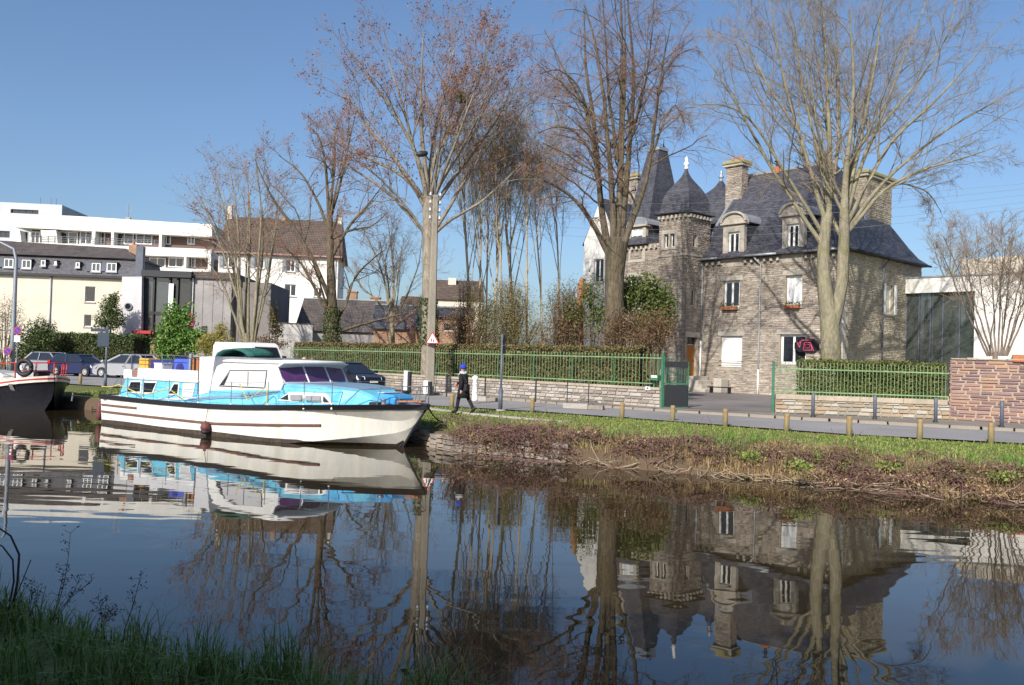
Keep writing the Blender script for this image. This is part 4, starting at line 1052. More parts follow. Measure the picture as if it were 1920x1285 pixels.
# --- grey block behind
p = hity(-60, 620, 150); GB = Fr((p.x, p.y, .9), R(6))
gb = froot('far_block', GB, 'pale grey flat roofed block rising behind the white apartments', 'building')
q0_ = GB.hit(-60, 372); q1 = GB.hit(116, 399)
m_bluer = mat('pale_blue_render', (.5, .52, .56), .85, .05, 1, big=.08)
fg = Face(gb, 'y', 0, 1); hl = [rng(GB.hit(20, 392), GB.hit(72, 402)), rng(GB.hit(-20, 432), GB.hit(18, 446))]
zq = GB.hit(0, 379)[1]
fg.wall('front_wall', m_bluer, q0_[0], q1[0], -.5, zq, hl, .6)
MB().box(q0_[0] + .02, q1[0] - .02, .6, 12, -.5, zq - .03).build('body', m_bluer, gb)
for h_ in hl: fg.window(*h_, rec=.4, nv=4, fm=m_dark)
for px in (75, 95, 105): q = GB.hit(px, 398, 3); MB().tube([(q[0], 3, zq - .1), (q[0], 3, zq + 1.6)], .05, 5).build('mast', m_steel, gb)

# --- long cream building with slate mansard
p = hity(-70, 620, 84); CB = Fr((p.x, p.y, .9), R(5))
cbd = froot('mansard_building', CB, 'long cream building with dark slate mansard storey and small dormers', 'building')
xr = CB.hit(229, 560)[0]; z1_ = CB.hit(120, 517)[1]; z2_ = CB.hit(120, 480)[1]; z3 = CB.hit(120, 461, 4)[1]
fc = Face(cbd, 'y', 0, 1)
wl = [rng(CB.hit(160, 537), CB.hit(178, 567)), rng(CB.hit(158, 590), CB.hit(171, 613))]
fc.wall('front_wall', m_cream, 0, xr, -.5, z1_, wl, .3); MB().box(.02, xr - .02, .3, 9, -.5, z1_ - .02).build('body', m_cream, cbd)
for w_ in wl: fc.window(*w_, rec=.15, nv=1, fw=.08, sill=m_conc)
xr2 = CB.hit(256, 500)[0]
mb = MB(); mb.add([(-.3, -.25, z1_), (xr2, -.25, z1_), (xr2, 9, z1_), (-.3, 9, z1_), (-.3, .7, z2_), (xr2 - .3, .7, z2_), (xr2 - .3, 8, z2_), (-.3, 8, z2_)], [(0, 1, 5, 4), (1, 2, 6, 5), (2, 3, 7, 6), (3, 0, 4, 7), (0, 3, 2, 1)])
ms = mb.build('mansard', m_slate, cbd)
MB().box(-.4, xr2 + .1, -.42, -.2, z1_ - .12, z1_ + .1).build('gutter', m_dark, ms)
mb = MB(); mb.add([(-.6, .3, z2_), (xr2, .3, z2_), (xr2, 8.3, z2_), (-.6, 8.3, z2_), (-.6, 4.3, z3 + .35), (xr2 - 2.6, 4.3, z3)], [(0, 1, 5, 4), (1, 2, 5), (2, 3, 4, 5), (3, 0, 4), (0, 3, 2, 1)]); mb.build('upper_roof', m_slate2, cbd)
for i, (a, b_, c, d) in enumerate(((9, 26, 485, 502), (42, 59, 487, 504), (78, 86, 488, 499), (103, 107, 490, 497), (143, 150, 492, 502), (173, 189, 493, 510), (201, 219, 493, 510))):
    q = rng(CB.hit(a, c), CB.hit(b_, d))
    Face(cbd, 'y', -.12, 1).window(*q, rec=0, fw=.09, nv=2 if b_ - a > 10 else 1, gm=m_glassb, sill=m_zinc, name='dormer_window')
    if b_ - a > 10: MB().box(q[0] - .5, q[0] - .02, -.15, -.05, q[2], q[3]).build('shutter', m_bluegrey, cbd)
    MB().box(q[0] - .05, q[1] + .05, -.15, 1.2, q[3], q[3] + .1).build('dormer_top', m_slate, cbd)
x = CB.hit(95, 560)[0]; MB().tube([(x, -.1, z1_), (x, -.1, 0)], .07, 6).build('downpipe', m_zinc, cbd, True)
q = CB.hit(250, 459, 3); MB().box(q[0] - .45, q[0] + .35, 3, 3.8, z2_ - .5, q[1]).build('chimney', m_brick, cbd); MB().lathe([(.14, 0), (.1, .35)], 8, (q[0] - .1, 3.4, q[1])).build('chimney_pot', m_orange, cbd)
q = CB.hit(262, 462, -.1); MB().box(q[0] - .35, q[0] + .35, -.1, .6, z1_ - 1, q[1]).build('flue_stack', m_bluegrey, cbd)

# --- glass fronted building with projecting white panel
p = hity(226, 640, 68); GE = Fr((p.x, p.y, .88), R(4))
ge = froot('glass_office', GE, 'dark glass fronted office with projecting white panel and red canopy', 'building')
fe = Face(ge, 'y', 0, 1)
pa = [GE.hit(223, 641, -.6), GE.hit(264, 641, -.6), GE.hit(266, 519, -.6), GE.hit(229, 519, -.6)]
pn = Face(ge, 'y', -.6, 1).prism('panel', m_concg if False else mat('pale_grey_panel', (.52, .51, .53), .7, .04, 1, big=.06), pa, 0, .5)
q = GE.hit(241, 575, -.6); mb = MB(); mb.lathe([(.30, 0), (.30, .12), (.22, .12), (.22, 0)], 16); mb.v = [(q[0] + x, -.6 - z, q[1] + y) for x, y, z in mb.v]; mb.build('porthole_rim', m_steel, pn); mb = MB(); mb.lathe([(.22, 0), (.22, .05)], 16); mb.v = [(q[0] + x, -.6 - z, q[1] + y) for x, y, z in mb.v]; mb.build('porthole_glass', m_glass, pn)
a0 = GE.hit(267, 580)[0]; a1 = GE.hit(356, 580)[0]; zt = GE.hit(300, 508)[1]
MB().box(a0, a1, .35, 7, -.4, zt - .05).build('body', m_dark, ge)
fe.box('roof_band', m_dark, a0 - .1, a1 + .1, -.3, .4, zt - .5, zt)
cols = [a0, a0 + (a1 - a0) * .22, a0 + (a1 - a0) * .55, a0 + (a1 - a0) * .72, a1]
for i in range(4):
    for z0, z1 in ((.1, 2.1), (2.35, 4.6), (4.75, zt - .55)):
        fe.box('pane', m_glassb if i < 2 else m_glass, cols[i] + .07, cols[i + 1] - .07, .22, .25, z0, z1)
for c in cols: fe.box('mullion', m_dark, c - .07, c + .07, 0, .3, 0, zt - .5)
for z in (2.1, 4.6): fe.box('transom', m_dark, a0, a1, .05, .3, z, z + .22)
fe.box('white_pier', m_whitep, cols[2] - .02, cols[2] + .35, -.08, .0, 4.2, zt - 1)
q = GE.hit(262, 622, -1.4); MB().box(q[0] - .55, q[0] + .9, -1.6, .2, q[1] - .15, q[1] + .08).build('canopy', m_red, ge)
q = GE.hit(291, 640, -.3); MB().box(q[0] - .3, q[0] + .3, -.5, .1, 0, GE.hit(291, 630)[1]).build('brick_pier', m_brick, ge)
# grey concrete hall to its right
a2 = GE.hit(432, 560)[0]; a3 = GE.hit(503, 560)[0]; zc = GE.hit(400, 523)[1]
gh = froot('concrete_hall', GE, 'blank grey rendered hall beside the glass office', 'building')
MB().box(a1 + .15, a2, .3, 9, -.4, zc).build('front_wall', m_concg, gh); MB().box(a2 + .002, a3, .9, 9, -.4, zc - .1).build('side_bay', mat('brown_render', (.2, .18, .175), .9, .1, 2, big=.2), gh)
MB().box(a1, a2 + .3, .1, 9.2, zc + .002, zc + .55).build('roof_fascia', m_slate2, gh)
MB().box(a1 + .02, a1 + .16, .1, .3, 0, zc).build('white_edge', m_whitep, gh)
for i in range(4): x = a1 + .9 + i * .8; MB().box(x, x + .02, .285, .3, 0, zc).build('panel_joint', m_dark, gh)
pk = froot('hanging_sign', GE, 'bright pink vertical sign hung beside the green shrub', 'sign')
q = GE.hit(357, 600, -1); 
m_mag = mat('magenta_sign', (.62, .02, .17), .5, .05)
for i in range(3): MB().box(q[0] - .22, q[0] + .26, -1.06, -.98, q[1] - .55 + .38 * i, q[1] - .55 + .38 * i + .33).build('letter_block', m_mag, pk, bevel=.05)
MB().box(q[0] + .18, q[0] + .26, -.98, -.9, 0, q[1] + .5).build('pole', m_steel, pk)
# low grey yard wall and white shed
yw = froot('yard_wall', GE, 'low pale grey rendered wall under the white house', 'wall')
b0 = GE.hit(500, 620, 1)[0]; b1 = GE.hit(586, 620, 1)[0]; zz = GE.hit(530, 607, 1)[1]
MB().box(b0, b1, 1, 1.3, -.4, zz).build('wall', mat('pale_wall', (.42, .41, .4), .9, .08, 1.5, big=.2), yw); MB().box(b0 - .05, b1 + .05, .95, 1.35, zz, zz + .08).build('coping', m_slate2, yw)
# --- long low slate roofed sheds and brick outbuildings
def shed(label, px0, px1, yt, yb_, yg, Y, roofm, wallm, depth=5, ang=4, name='outbuilding', win=None):
    p = hity(px0, 640, Y); f = Fr((p.x, p.y, .88), R(ang)); r = froot(name, f, label, 'shed')
    x1 = f.hit(px1, yb_)[0]; ze_ = f.hit((px0 + px1) / 2, yb_)[1]; zr_ = f.hit((px0 + px1) / 2, yt, depth * .6)[1]
    fc_ = Face(r, 'y', 0, 1)
    hs = [rng(f.hit(a, c), f.hit(b, d)) for a, b, c, d in (win or [])]
    fc_.wall('front_wall', wallm, 0, x1, -.4, ze_, hs, .25); MB().box(.02, x1 - .02, .25, depth, -.4, ze_ - .02).build('body', wallm, r)
    for h_ in hs: fc_.window(*h_, rec=.1, nv=1)
    mb = MB(); mb.add([(-.2, -.3, ze_), (x1 + .2, -.3, ze_), (x1 + .2, depth + .3, ze_), (-.2, depth + .3, ze_), (-.2, depth * .6, zr_), (x1 + .2, depth * .6, zr_)], [(0, 1, 5, 4), (2, 3, 4, 5), (1, 2, 5), (3, 0, 4), (3, 2, 1, 0)]); rr = mb.build('roof', roofm, r)
    MB().box(-.2, x1 + .2, depth * .6 - .1, depth * .6 + .1, zr_ - .02, zr_ + .08).build('ridge', m_zinc, rr)
    return r, f
shed('long grey shed with weathered slate roof behind the ivy tree', 556, 712, 562, 622, 640, 76, m_slate2, m_concg, 7)
shed('brick outbuilding with blue slate roof left of the lamp pole', 700, 800, 573, 618, 648, 68, m_slate, m_brick, 5, win=[(731, 738, 624, 641)])
shed('brick outbuilding with blue slate roof right of the lamp pole', 806, 886, 577, 596, 650, 66, m_slate, m_brick, 4, win=[(830, 858, 606, 622)])
r, f = shed('distant house with broad brown roof behind the bare thicket', 806, 905, 526, 563, 620, 105, m_tileb, m_cream, 9, name='far_house')
q = f.hit(848, 522, 4.5); MB().box(q[0] - .5, q[0] + .5, 4, 5, q[1] - 2.5, q[1]).build('chimney', m_cream, r)
r, f = shed('distant white gabled house beside the far brown roof', 750, 800, 556, 572, 620, 110, m_tileb, m_white, 6, name='far_house')
for px, py in ((661, 549), (704, 560)):
    p = hity(px, py, 82); o = empty('chimney_stack', (p.x, p.y, .9), 0, 'red brick chimney stack rising above the grey shed roof' if px < 690 else 'red brick chimney stack rising above the blue slate roof', 'chimney')
    MB().box(-.45, .45, -.3, .3, 0, p.z - .9).build('stack', m_brick, o); MB().box(-.52, .52, -.37, .37, p.z - .9, p.z - .78).build('cap', m_orange, o)

# ================================================================ cabin cruiser
m_hull = mat('boat_white_paint', (0.74, 0.735, 0.70), 0.38, 0.05, 2, big=0.17, bigscale=0.9, spec=.5, stretch=(1.6, 1.6, .3), col2=(.70, .67, .58))
m_cabin = mat('cabin_white_gelcoat', (0.77, 0.77, 0.75), 0.35, 0.04, 3, big=0.10, bigscale=1.2, spec=.5, stretch=(1.5, 1.5, .4))
m_cyan = mat('cyan_paint', (0.12, 0.44, 0.62), 0.45, 0.08, 3, big=0.2, bigscale=1.2, col2=(.16, .47, .63))
m_mblue = mat('mid_blue_paint', (0.05, 0.27, 0.55), 0.4, 0.06, 3, big=0.1)
m_gblue = mat('grey_blue_paint', (0.16, 0.27, 0.38), 0.6, 0.08, 3, big=0.15)
m_strake = mat('black_rubber', (0.022, 0.022, 0.028), 0.6, 0.2, 4)
m_rub = mat('brown_rubbing_strip', (0.16, 0.085, 0.07), 0.7, 0.2, 5)
m_boot = mat('grimy_waterline', (0.075, 0.055, 0.045), 0.8, 0.35, 4, col2=(0.03, 0.026, 0.022))
m_purple = mat('purple_screen_reflection', (0.085, 0.03, 0.115), 0.12, 0.25, 1.5, spec=.8, coat=.5)  # reflection of the coated screens put into the pane colour
m_curtain = mat('grey_curtain', (0.52, 0.52, 0.53), 0.35, 0.12, 14, stretch=(3, 3, .15), spec=.6, coat=.6)
m_curtd = mat('dim_curtain', (0.24, 0.24, 0.25), 0.2, 0.15, 10, spec=.6, coat=.6)
m_canvas = mat('green_canvas', (0.025, 0.11, 0.09), 0.85, 0.2, 3, bump=.03)
m_gcanvas = mat('grey_canvas', (0.17, 0.175, 0.19), 0.85, 0.12, 3, bump=.01)
m_rope = mat('yellow_rope', (0.55, 0.45, 0.10), 0.8, 0.2, 8)
m_roped = mat('dark_rope', (0.03, 0.03, 0.03), 0.9, 0.2, 8)
m_panel = mat('grey_white_panel', (0.62, 0.62, 0.65), 0.5, 0.05, 2, big=.06)
m_ruby = mat('faded_red_fender', (0.13, 0.045, 0.042), 0.6, 0.2, 3)

BF = Fr((-3.23, 25.64, 0.0), R(-32))
boat = froot('cabin_cruiser', BF, 'white and sky blue cabin cruiser with purple windscreen moored at the bank', 'boat')
#        x     zk    yc    zc    yk    zkn   yd    zd
ST = [(-12.4, -.5, 1.72, -.1, 1.80, .90, 1.84, 1.02), (-10.5, -.55, 1.85, -.12, 1.92, .88, 1.96, 1.00), (-8, -.6, 1.94, -.12, 2.0, .88, 2.03, .99), (-5, -.6, 1.96, -.12, 2.03, .93, 2.07, 1.04),
      (-3, -.55, 1.75, .0, 1.92, 1.0, 2.0, 1.14), (-2.2, -.5, 1.50, .09, 1.70, .98, 1.88, 1.18), (-1.4, -.42, 1.16, .20, 1.36, .93, 1.67, 1.215), (-.8, -.3, .83, .29, 1.02, .88, 1.43, 1.245), (-.3, -.15, .55, .37, .72, .83, 1.18, 1.265),
      (.1, .13, .30, .45, .46, .80, .92, 1.28), (.45, .60, .06, .63, .20, .86, .63, 1.295), (.75, 1.0, .03, 1.01, .14, 1.08, .34, 1.305), (.97, 1.28, .004, 1.285, .02, 1.295, .05, 1.31)]
def ringh(s): 
    x, zk, yc, zc, yk, zn, yd, zd = s
    return [(x, -yd, zd), (x, -yk, zn), (x, -yc, zc), (x, 0, zk), (x, yc, zc), (x, yk, zn), (x, yd, zd)]
# smooth the station table, then loft each plank run on its own so the chines stay crisp
_X = np.array([s[0] for s in ST]); _G = np.array(ST)[:, 1:]
def cubic(xq):
    m_ = np.gradient(_G, _X, axis=0); i = np.clip(np.searchsorted(_X, xq) - 1, 0, len(_X) - 2)
    h_ = _X[i + 1] - _X[i]; t = (xq - _X[i]) / h_
    return ((2 * t ** 3 - 3 * t ** 2 + 1) * _G[i] + (t ** 3 - 2 * t ** 2 + t) * h_ * m_[i] + (-2 * t ** 3 + 3 * t ** 2) * _G[i + 1] + (t ** 3 - t ** 2) * h_ * m_[i + 1])
ST = [(float(x), *[float(v) for v in cubic(x)]) for x in np.concatenate([np.linspace(-12.4, -3, 14)[:-1], np.linspace(-3, .45, 22)[:-1], np.linspace(.45, .97, 7)])]
mb = MB()
for k in range(6): mb.loft([ringh(s)[k:k + 2] for s in ST], closed=False)
mb.poly(ringh(ST[0])); hull = mb.build('hull', m_hull, boat, True)
def hy(x, z):
    X = [s[0] for s in ST]; g = [np.interp(x, X, [s[i] for s in ST]) for i in range(8)]
    zs = [g[1], g[3], g[5], g[7]]; ys = [0, g[2], g[4], g[6]]
    return float(np.interp(z, zs, ys))
def dz(x): return float(np.interp(x, [s[0] for s in ST], [s[7] for s in ST]))
def dy(x): return float(np.interp(x, [s[0] for s in ST], [s[6] for s in ST]))
def hstrip(name, x0, x1, z0f, z1f, off, m, sides=(-1, 1), n=24):
    for sd_ in sides:
        rings = []
        for x in np.linspace(x0, x1, n):
            z0, z1 = z0f(x), z1f(x); y0, y1 = hy(x, z0), hy(x, z1)
            rings.append([(x, sd_ * (y0 - .03), z0), (x, sd_ * (y0 + off), z0 + .01), (x, sd_ * (y1 + off), z1 - .01), (x, sd_ * (y1 - .03), z1)])
        mb = MB(); mb.loft(rings); mb.build(name, m, hull)
hstrip('strake', -12.42, .98, lambda x: dz(x) - .15, lambda x: dz(x) + .015, .045, m_strake, n=40)
hstrip('rubbing_strip', -12.35, -10.1, lambda x: .63, lambda x: .70, .05, m_rub)
def rz(x): return float(np.interp(x, [-12.1, -6, -1.85], [.385, .37, .56]))
hstrip('rubbing_strip', -12.35, -1.85, rz, lambda x: rz(x) + .075, .055, m_rub)
for sd_ in (-1, 1):
    rings = []
    for x in np.linspace(-12.4, .12, 60):
        g = [float(np.interp(x, [s[0] for s in ST], [s[i] for s in ST])) for i in (1, 3)]
        z1 = .13 - .015 * math.sin(x * 1.3) - .04 * (x > -2.5); z0 = max(-.2, g[0] + .015); z1 = max(z1, z0 + .05)
        zs = sorted([z0, z1, min(max(g[1], z0 + .001), z1 - .001), z0 * .6 + z1 * .4])
        rings.append([(x, sd_ * (hy(x, z) + .014), z - (.014 if z < g[1] else 0)) for z in zs] + [(x, sd_ * (hy(x, z) - .02), z + .005) for z in reversed(zs)])
    MB().loft(rings).build('boot_stripe', m_boot, hull)
mb = MB(); mb.box(-12.47, -12.38, -1.8, 1.8, .86, 1.03); mb.build('transom_strake', m_strake, hull)
mb = MB(); mb.tube([(-.0, 0, -.1), (.45, 0, .585), (.97, 0, 1.27)], .035, 6); mb.build('stem_band', m_strake, hull)
mb = MB()
for a, b_ in zip(ST[:-1], ST[1:]): mb.poly([(a[0], -a[6] + .03, a[7] - .03), (b_[0], -b_[6] + .02, b_[7] - .03), (b_[0], b_[6] - .02, b_[7] - .03), (a[0], a[6] - .03, a[7] - .03)])
mb.build('deck', m_panel, boat)
q = BF.hit(194, 752, -1.95); MB().box(-12.2, -12.0, -hy(-12.1, .85) - .012, -hy(-12.1, .85) + .02, .82, .88).build('name_plate', m_steel, hull)
# --- coaming and aft cabin
def bp(*pts, y=-1.5): return [BF.hit(px, py, y) for px, py in pts]
MB().prism([(-8.9, .96), (-7.6, 1.2), (-7.0, 1.40), (-5.2, 1.49), (-3.5, 1.57), (-3.3, 1.1), (-5, .98)], -1.5, 1.5).build('coaming', m_cyan, boat)
for pts in ([(-8.9, 1.0), (-7.4, 1.13), (-5.5, 1.3), (-4.3, 1.45), (-3.6, 1.53)], [(-7.8, 1.0), (-6.2, 1.22), (-5.3, 1.24), (-3.7, 1.47)], [(-9.5, 1.02), (-8.2, 1.05), (-7.3, 1.17)]):
    for sy in (-1, 1): MB().tube([(x, sy * 1.505, z) for x, z in pts], [.015] + [.04] * (len(pts) - 2) + [.015], 6).build('painted_wave', m_gblue if pts[0][0] != -9.5 else m_panel, boat)
ac = MB().prism([(-11.85, .92), (-11.42, 1.62), (-7.5, 1.62), (-7.5, .95)], -1.5, 1.5).build('aft_cabin', m_cyan, boat)
MB().box(-11.5, -7.46, -1.55, 1.55, 1.622, 1.70).build('aft_roof', m_cabin, ac, bevel=.02, seg=1)
AWN = [(((240, 734.5), (247, 716.5), (265, 716.5), (264, 734.5)), m_glass), (((270, 736), (271.5, 717.5), (294, 718), (286, 736)), m_glass),
       (((318, 738.5), (327.7, 720.5), (336, 720.5), (334, 738.5)), m_glass), (((345, 741), (345.6, 722), (366, 722), (360, 741.5)), m_curtain)]
def gasket(poly, k):
    cx = sum(p[0] for p in poly) / len(poly); cz = sum(p[1] for p in poly) / len(poly)
    return [(cx + (x - cx) * k, cz + (z - cz) * k) for x, z in poly]
def offs(poly, d):
    cx = sum(p[0] for p in poly) / len(poly); cz = sum(p[1] for p in poly) / len(poly)
    return [(x + (d if x > cx else -d), z + (d if z > cz else -d)) for x, z in poly]
for pts, m_ in AWN:
    P_ = bp(*pts)
    for s_ in (-1, 1):
        f_ = MB().prism(offs(P_, .045), s_ * 1.53, s_ * 1.49).build('window_frame', m_cabin, ac)
        MB().prism(P_, s_ * 1.537, s_ * 1.5).build('pane', m_, ac)
# white parapet on the aft roof
for s_ in (-1, 1):
    MB().box(-11.52, -11.06, s_ * 1.5 - .02, s_ * 1.5 + .02, 1.702, 1.95).build('parapet', m_cabin, ac)
    x = -10.72
    while x < -7.5: MB().box(x, x + .8, s_ * 1.5 - .02, s_ * 1.5 + .02, 1.702, 2.03).build('parapet', m_panel, ac); x += .812
MB().box(-11.5, -11.46, -1.48, 1.48, 1.702, 1.95).build('parapet', m_panel, ac)
for i in range(3): MB().box(-11.04, -10.74, -1.5, -1.2, 1.74 + .09 * i, 1.78 + .09 * i).build('louvre', m_plank, ac)
MB().prism(bp((373, 741), (375, 669.5), (404, 668.5), (393, 736)), -1.515, 1.4).build('dodger_panel', m_panel, boat)
# --- wheelhouse
wp = bp((388, 733.4), (404, 687), (414, 682), (424, 680.5), (531, 681), (517, 691), (529, 718.5), (523.5, 733), (495, 737))
wh_ = MB().prism(wp, -1.46, 1.46).build('wheelhouse', m_cabin, boat, bevel=.03)
wnd = bp((411, 723), (432, 695.5), (500, 696), (496, 727), y=-1.47)
for s_ in (-1, 1):
    MB().prism(offs(wnd, .03), s_ * 1.475, s_ * 1.44).build('window_seal', m_strake, wh_)
    MB().prism(wnd, s_ * 1.482, s_ * 1.45).build('side_window', m_curtain, wh_)
    MB().prism(bp((412, 722.5), (432, 697), (421, 722.5), y=-1.47), s_ * 1.486, s_ * 1.46).build('dark_pane', m_glass, wh_)
    xm = BF.hit(466, 700, -1.47)[0]; MB().box(xm - .012, xm + .012, min(s_ * 1.488, s_ * 1.46), max(s_ * 1.488, s_ * 1.46), wnd[3][1] + .02, wnd[1][1] - .01).build('window_bar', m_strake, wh_)
# roof with curved visor
rings = []
for t, (dz_, k) in enumerate(((-.02, 1.0), (.05, 1.0), (.09, .93))):
    ring = []
    for y in np.linspace(-1.5, 1.5, 9): ring.append((-3.32 - .42 * (abs(y) / 1.5) ** 2.2 - (1 - k) * .8, y * k, 2.385 + dz_ + .06 * (1 - (y / 1.5) ** 2) - .05 * (1 - (abs(y) / 1.5) ** 2)))
    for y in np.linspace(1.5, -1.5, 9): ring.append((-6.3 + (1 - k), y * k, 2.36 + dz_ + .06 * (1 - (y / 1.5) ** 2)))
    rings.append(ring)
MB().loft(rings).build('roof', m_cabin, wh_, True)
# windscreen: three raked panes
ws = MB().add([(-3.62, -1.44, 1.76), (-3.5, 0, 1.76), (-3.62, 1.44, 1.76), (-3.95, -1.40, 2.36), (-3.8, 0, 2.36), (-3.95, 1.40, 2.36)], [(0, 1, 4, 3), (1, 2, 5, 4)])
base = [Vector((-3.56, -1.44, 1.77)), Vector((-3.40, -.48, 1.77)), Vector((-3.40, .48, 1.77)), Vector((-3.56, 1.44, 1.77))]
topp = [Vector((-3.93, -1.40, 2.37)), Vector((-3.78, -.47, 2.37)), Vector((-3.78, .47, 2.37)), Vector((-3.93, 1.40, 2.37))]
wsp = MB()
for i in range(4): wsp.tube([base[i], topp[i]], .035, 6)
wsp.tube(base, .035, 6); wsp.tube(topp, .03, 6)
wsf = wsp.build('windscreen_frame', m_panel, boat)
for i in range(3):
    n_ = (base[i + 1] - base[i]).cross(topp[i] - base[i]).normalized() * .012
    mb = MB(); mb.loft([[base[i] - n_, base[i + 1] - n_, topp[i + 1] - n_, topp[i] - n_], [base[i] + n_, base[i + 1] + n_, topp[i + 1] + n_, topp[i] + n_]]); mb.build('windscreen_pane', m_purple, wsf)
# --- coachroof forward
CRS = [(-3.55, 1.50, 1.08, 1.40, 1.77), (-2.6, 1.50, 1.13, 1.36, 1.765), (-1.95, 1.42, 1.17, 1.22, 1.75), (-1.45, 1.27, 1.2, 1.06, 1.72), (-1.0, 1.08, 1.22, .86, 1.67), (-.62, .86, 1.24, .66, 1.50), (-.38, .7, 1.25, .52, 1.29)]
def crsec(s): x, yb, z0, yt, z1 = s; return [(x, -yb, z0), (x, -yt, z1 - .06), (x, -yt + .09, z1), (x, yt - .09, z1), (x, yt, z1 - .06), (x, yb, z0)]
for i0, i1, m_ in ((0, 2, m_cyan), (2, 4, m_mblue), (4, 6, m_cyan)):
    mb = MB(); mb.loft([crsec(s) for s in CRS[i0:i1 + 1]]); mb.build('coachroof', m_ if i0 != 2 else mat('sky_blue_paint', (.06, .36, .66), .4, .06, 3, big=.1), boat)
mb = MB(); mb.loft([[(s[0], -s[3] - .015, s[4] - .09), (s[0], -s[3] + .10, s[4] + .02), (s[0], s[3] - .10, s[4] + .02), (s[0], s[3] + .015, s[4] - .09)] for s in CRS[:5]]); mb.build('coachroof_top', m_gblue, boat)
def cside(px, py):
    """point on the near coachroof side (sloping)"""
    best = None
    for y in np.linspace(-1.52, -.8, 90):
        x, z = BF.hit(px, py, y)
        yb, z0, yt, z1 = [np.interp(x, [s[0] for s in CRS], [s[i] for s in CRS]) for i in (1, 2, 3, 4)]
        k = min(max((z - z0) / (z1 - .06 - z0), 0), 1); yy = -(yb + (yt - yb) * k)
        if best is None or abs(y - yy) < best[0]: best = (abs(y - yy), x, yy, z)
    return Vector(best[1:])
def sidepanel(pts, off, m_, name, parent=None):
    P_ = [cside(*p) for p in pts]
    for s_ in (-1, 1):
        A_ = [Vector((p.x, p.y * -s_ if s_ > 0 else p.y, p.z)) for p in P_]
        o_ = Vector((0, s_ * off, 0)); mb = MB(); mb.loft([[a + o_ for a in A_], [a - Vector((0, s_ * .04, 0)) for a in A_]]); mb.build(name, m_, parent or boat)
sidepanel(((524, 751), (545, 735), (613, 737.5), (626, 758)), .07, m_cabin, 'side_window_frame')
for pts, m_ in ((((528, 748.5), (543, 739.5), (543, 749.5)), m_glass), (((548, 740), (568.5, 740.5), (568, 750.5), (547.5, 750)), m_curtd), (((576, 741.5), (604, 742.5), (604, 753), (576, 751.5)), m_curtd), (((609.5, 743), (620, 754.5), (609, 753.5)), m_glass)):
    sidepanel(pts, .085, m_, 'side_pane')
# foredeck hatch, plank, windlass
fh = MB(); fh.loft([[(-.55, -.5, 1.27), (.02, -.42, 1.28), (.02, .42, 1.28), (-.55, .5, 1.27)], [(-.62, -.52, 1.45), (.08, -.44, 1.45), (.08, .44, 1.45), (-.62, .52, 1.45)], [(-.6, -.46, 1.60), (-.02, -.38, 1.55), (-.02, .38, 1.55), (-.6, .46, 1.60)]])
fo = fh.build('foredeck_locker', m_mblue, boat, bevel=.02); MB().box(-.6, -.35, -.44, .44, 1.60, 1.615).build('locker_lid', m_panel, fo)
x0_, z0_ = BF.hit(733, 752, -.25); x1_, z1_ = BF.hit(793, 750, .0)
mb = MB(); mb.bar((x0_, -.25, 1.36), (x1_, .0, 1.40), .3, .045); mb.build('gangplank', m_plank, boat)
MB().lathe([(.10, 0), (.07, .08), (.07, .16), (.11, .2)], 10, (-.1, -.75, 1.24)).build('mooring_bollard', m_steel, boat, True)
MB().box(-.5, -.15, -.95, -.7, 1.23, 1.34).build('windlass', m_dark, boat, bevel=.03)
# stanchions and wires
stx = [BF.hit(px, 752, -1.93)[0] for px in (222, 236, 268, 318, 375, 437, 505, 565)]
sm = MB().tube([(0, 0, -.02), (0, 0, .66)], .013, 6)
for s_ in (-1, 1):
    for x in stx + [-1.35]:
        y = s_ * (dy(x) - .06)
        MB().tube([(x, y, dz(x) - .12), (x, y, dz(x) + .72)], .014, 6).build('stanchion', m_steel, boat); MB().tube([(x, y, dz(x) - .12), (x, y, dz(x) + .05)], .03, 6).build('stanchion_foot', m_whitep, boat)
    for h_ in (.35, .7):
        MB().tube([(x, s_ * (dy(x) - .06), dz(x) + h_ - (.02 if k % 2 else 0)) for k, x in enumerate(np.linspace(stx[0], -1.35, 17))], .006, 4).build('guard_wire', m_steel, boat)
    PB = [(-.35, 1.0), (.2, .72), (.62, .42), (.95, .0)]
    MB().tube([(-1.0, s_ * (dy(-1.0) - .1), 1.27), (-.6, s_ * (dy(-.6) - .08), 1.7), (.0, s_ * (dy(0) - .05), 1.80), (.5, s_ * .5, 1.83), (.85, s_ * .22, 1.84), (.92, 0, 1.84)], .014, 6).build('pulpit_rail', m_steel, boat)
    for x in (-.05, .45, .8): MB().tube([(x - .1, s_ * dy(x - .1) * .92, dz(x) - .02), (x, s_ * dy(x) * .9, 1.81)], .013, 6).build('pulpit_leg', m_steel, boat)
    for px in (246, 272, 304, 326, 352):
        x = BF.hit(px, 690, -1.46)[0]; MB().tube([(x, s_ * 1.46, 1.70), (x, s_ * 1.46, 2.52)], .011, 6).build('rail_post', m_steel, boat)
    MB().tube([(BF.hit(px, 690, -1.46)[0], s_ * 1.46, 2.5) for px in (246, 304, 352)], .011, 6).build('top_rail', m_steel, boat)
mb = MB(); mb.tube([(-12.2, -1.7, 1.0), (-11.75, -1.55, 1.65)], .014, 6); mb.tube([(-12.2, 1.7, 1.0), (-11.75, 1.55, 1.65)], .014, 6); mb.build('stern_rail', m_steel, boat)
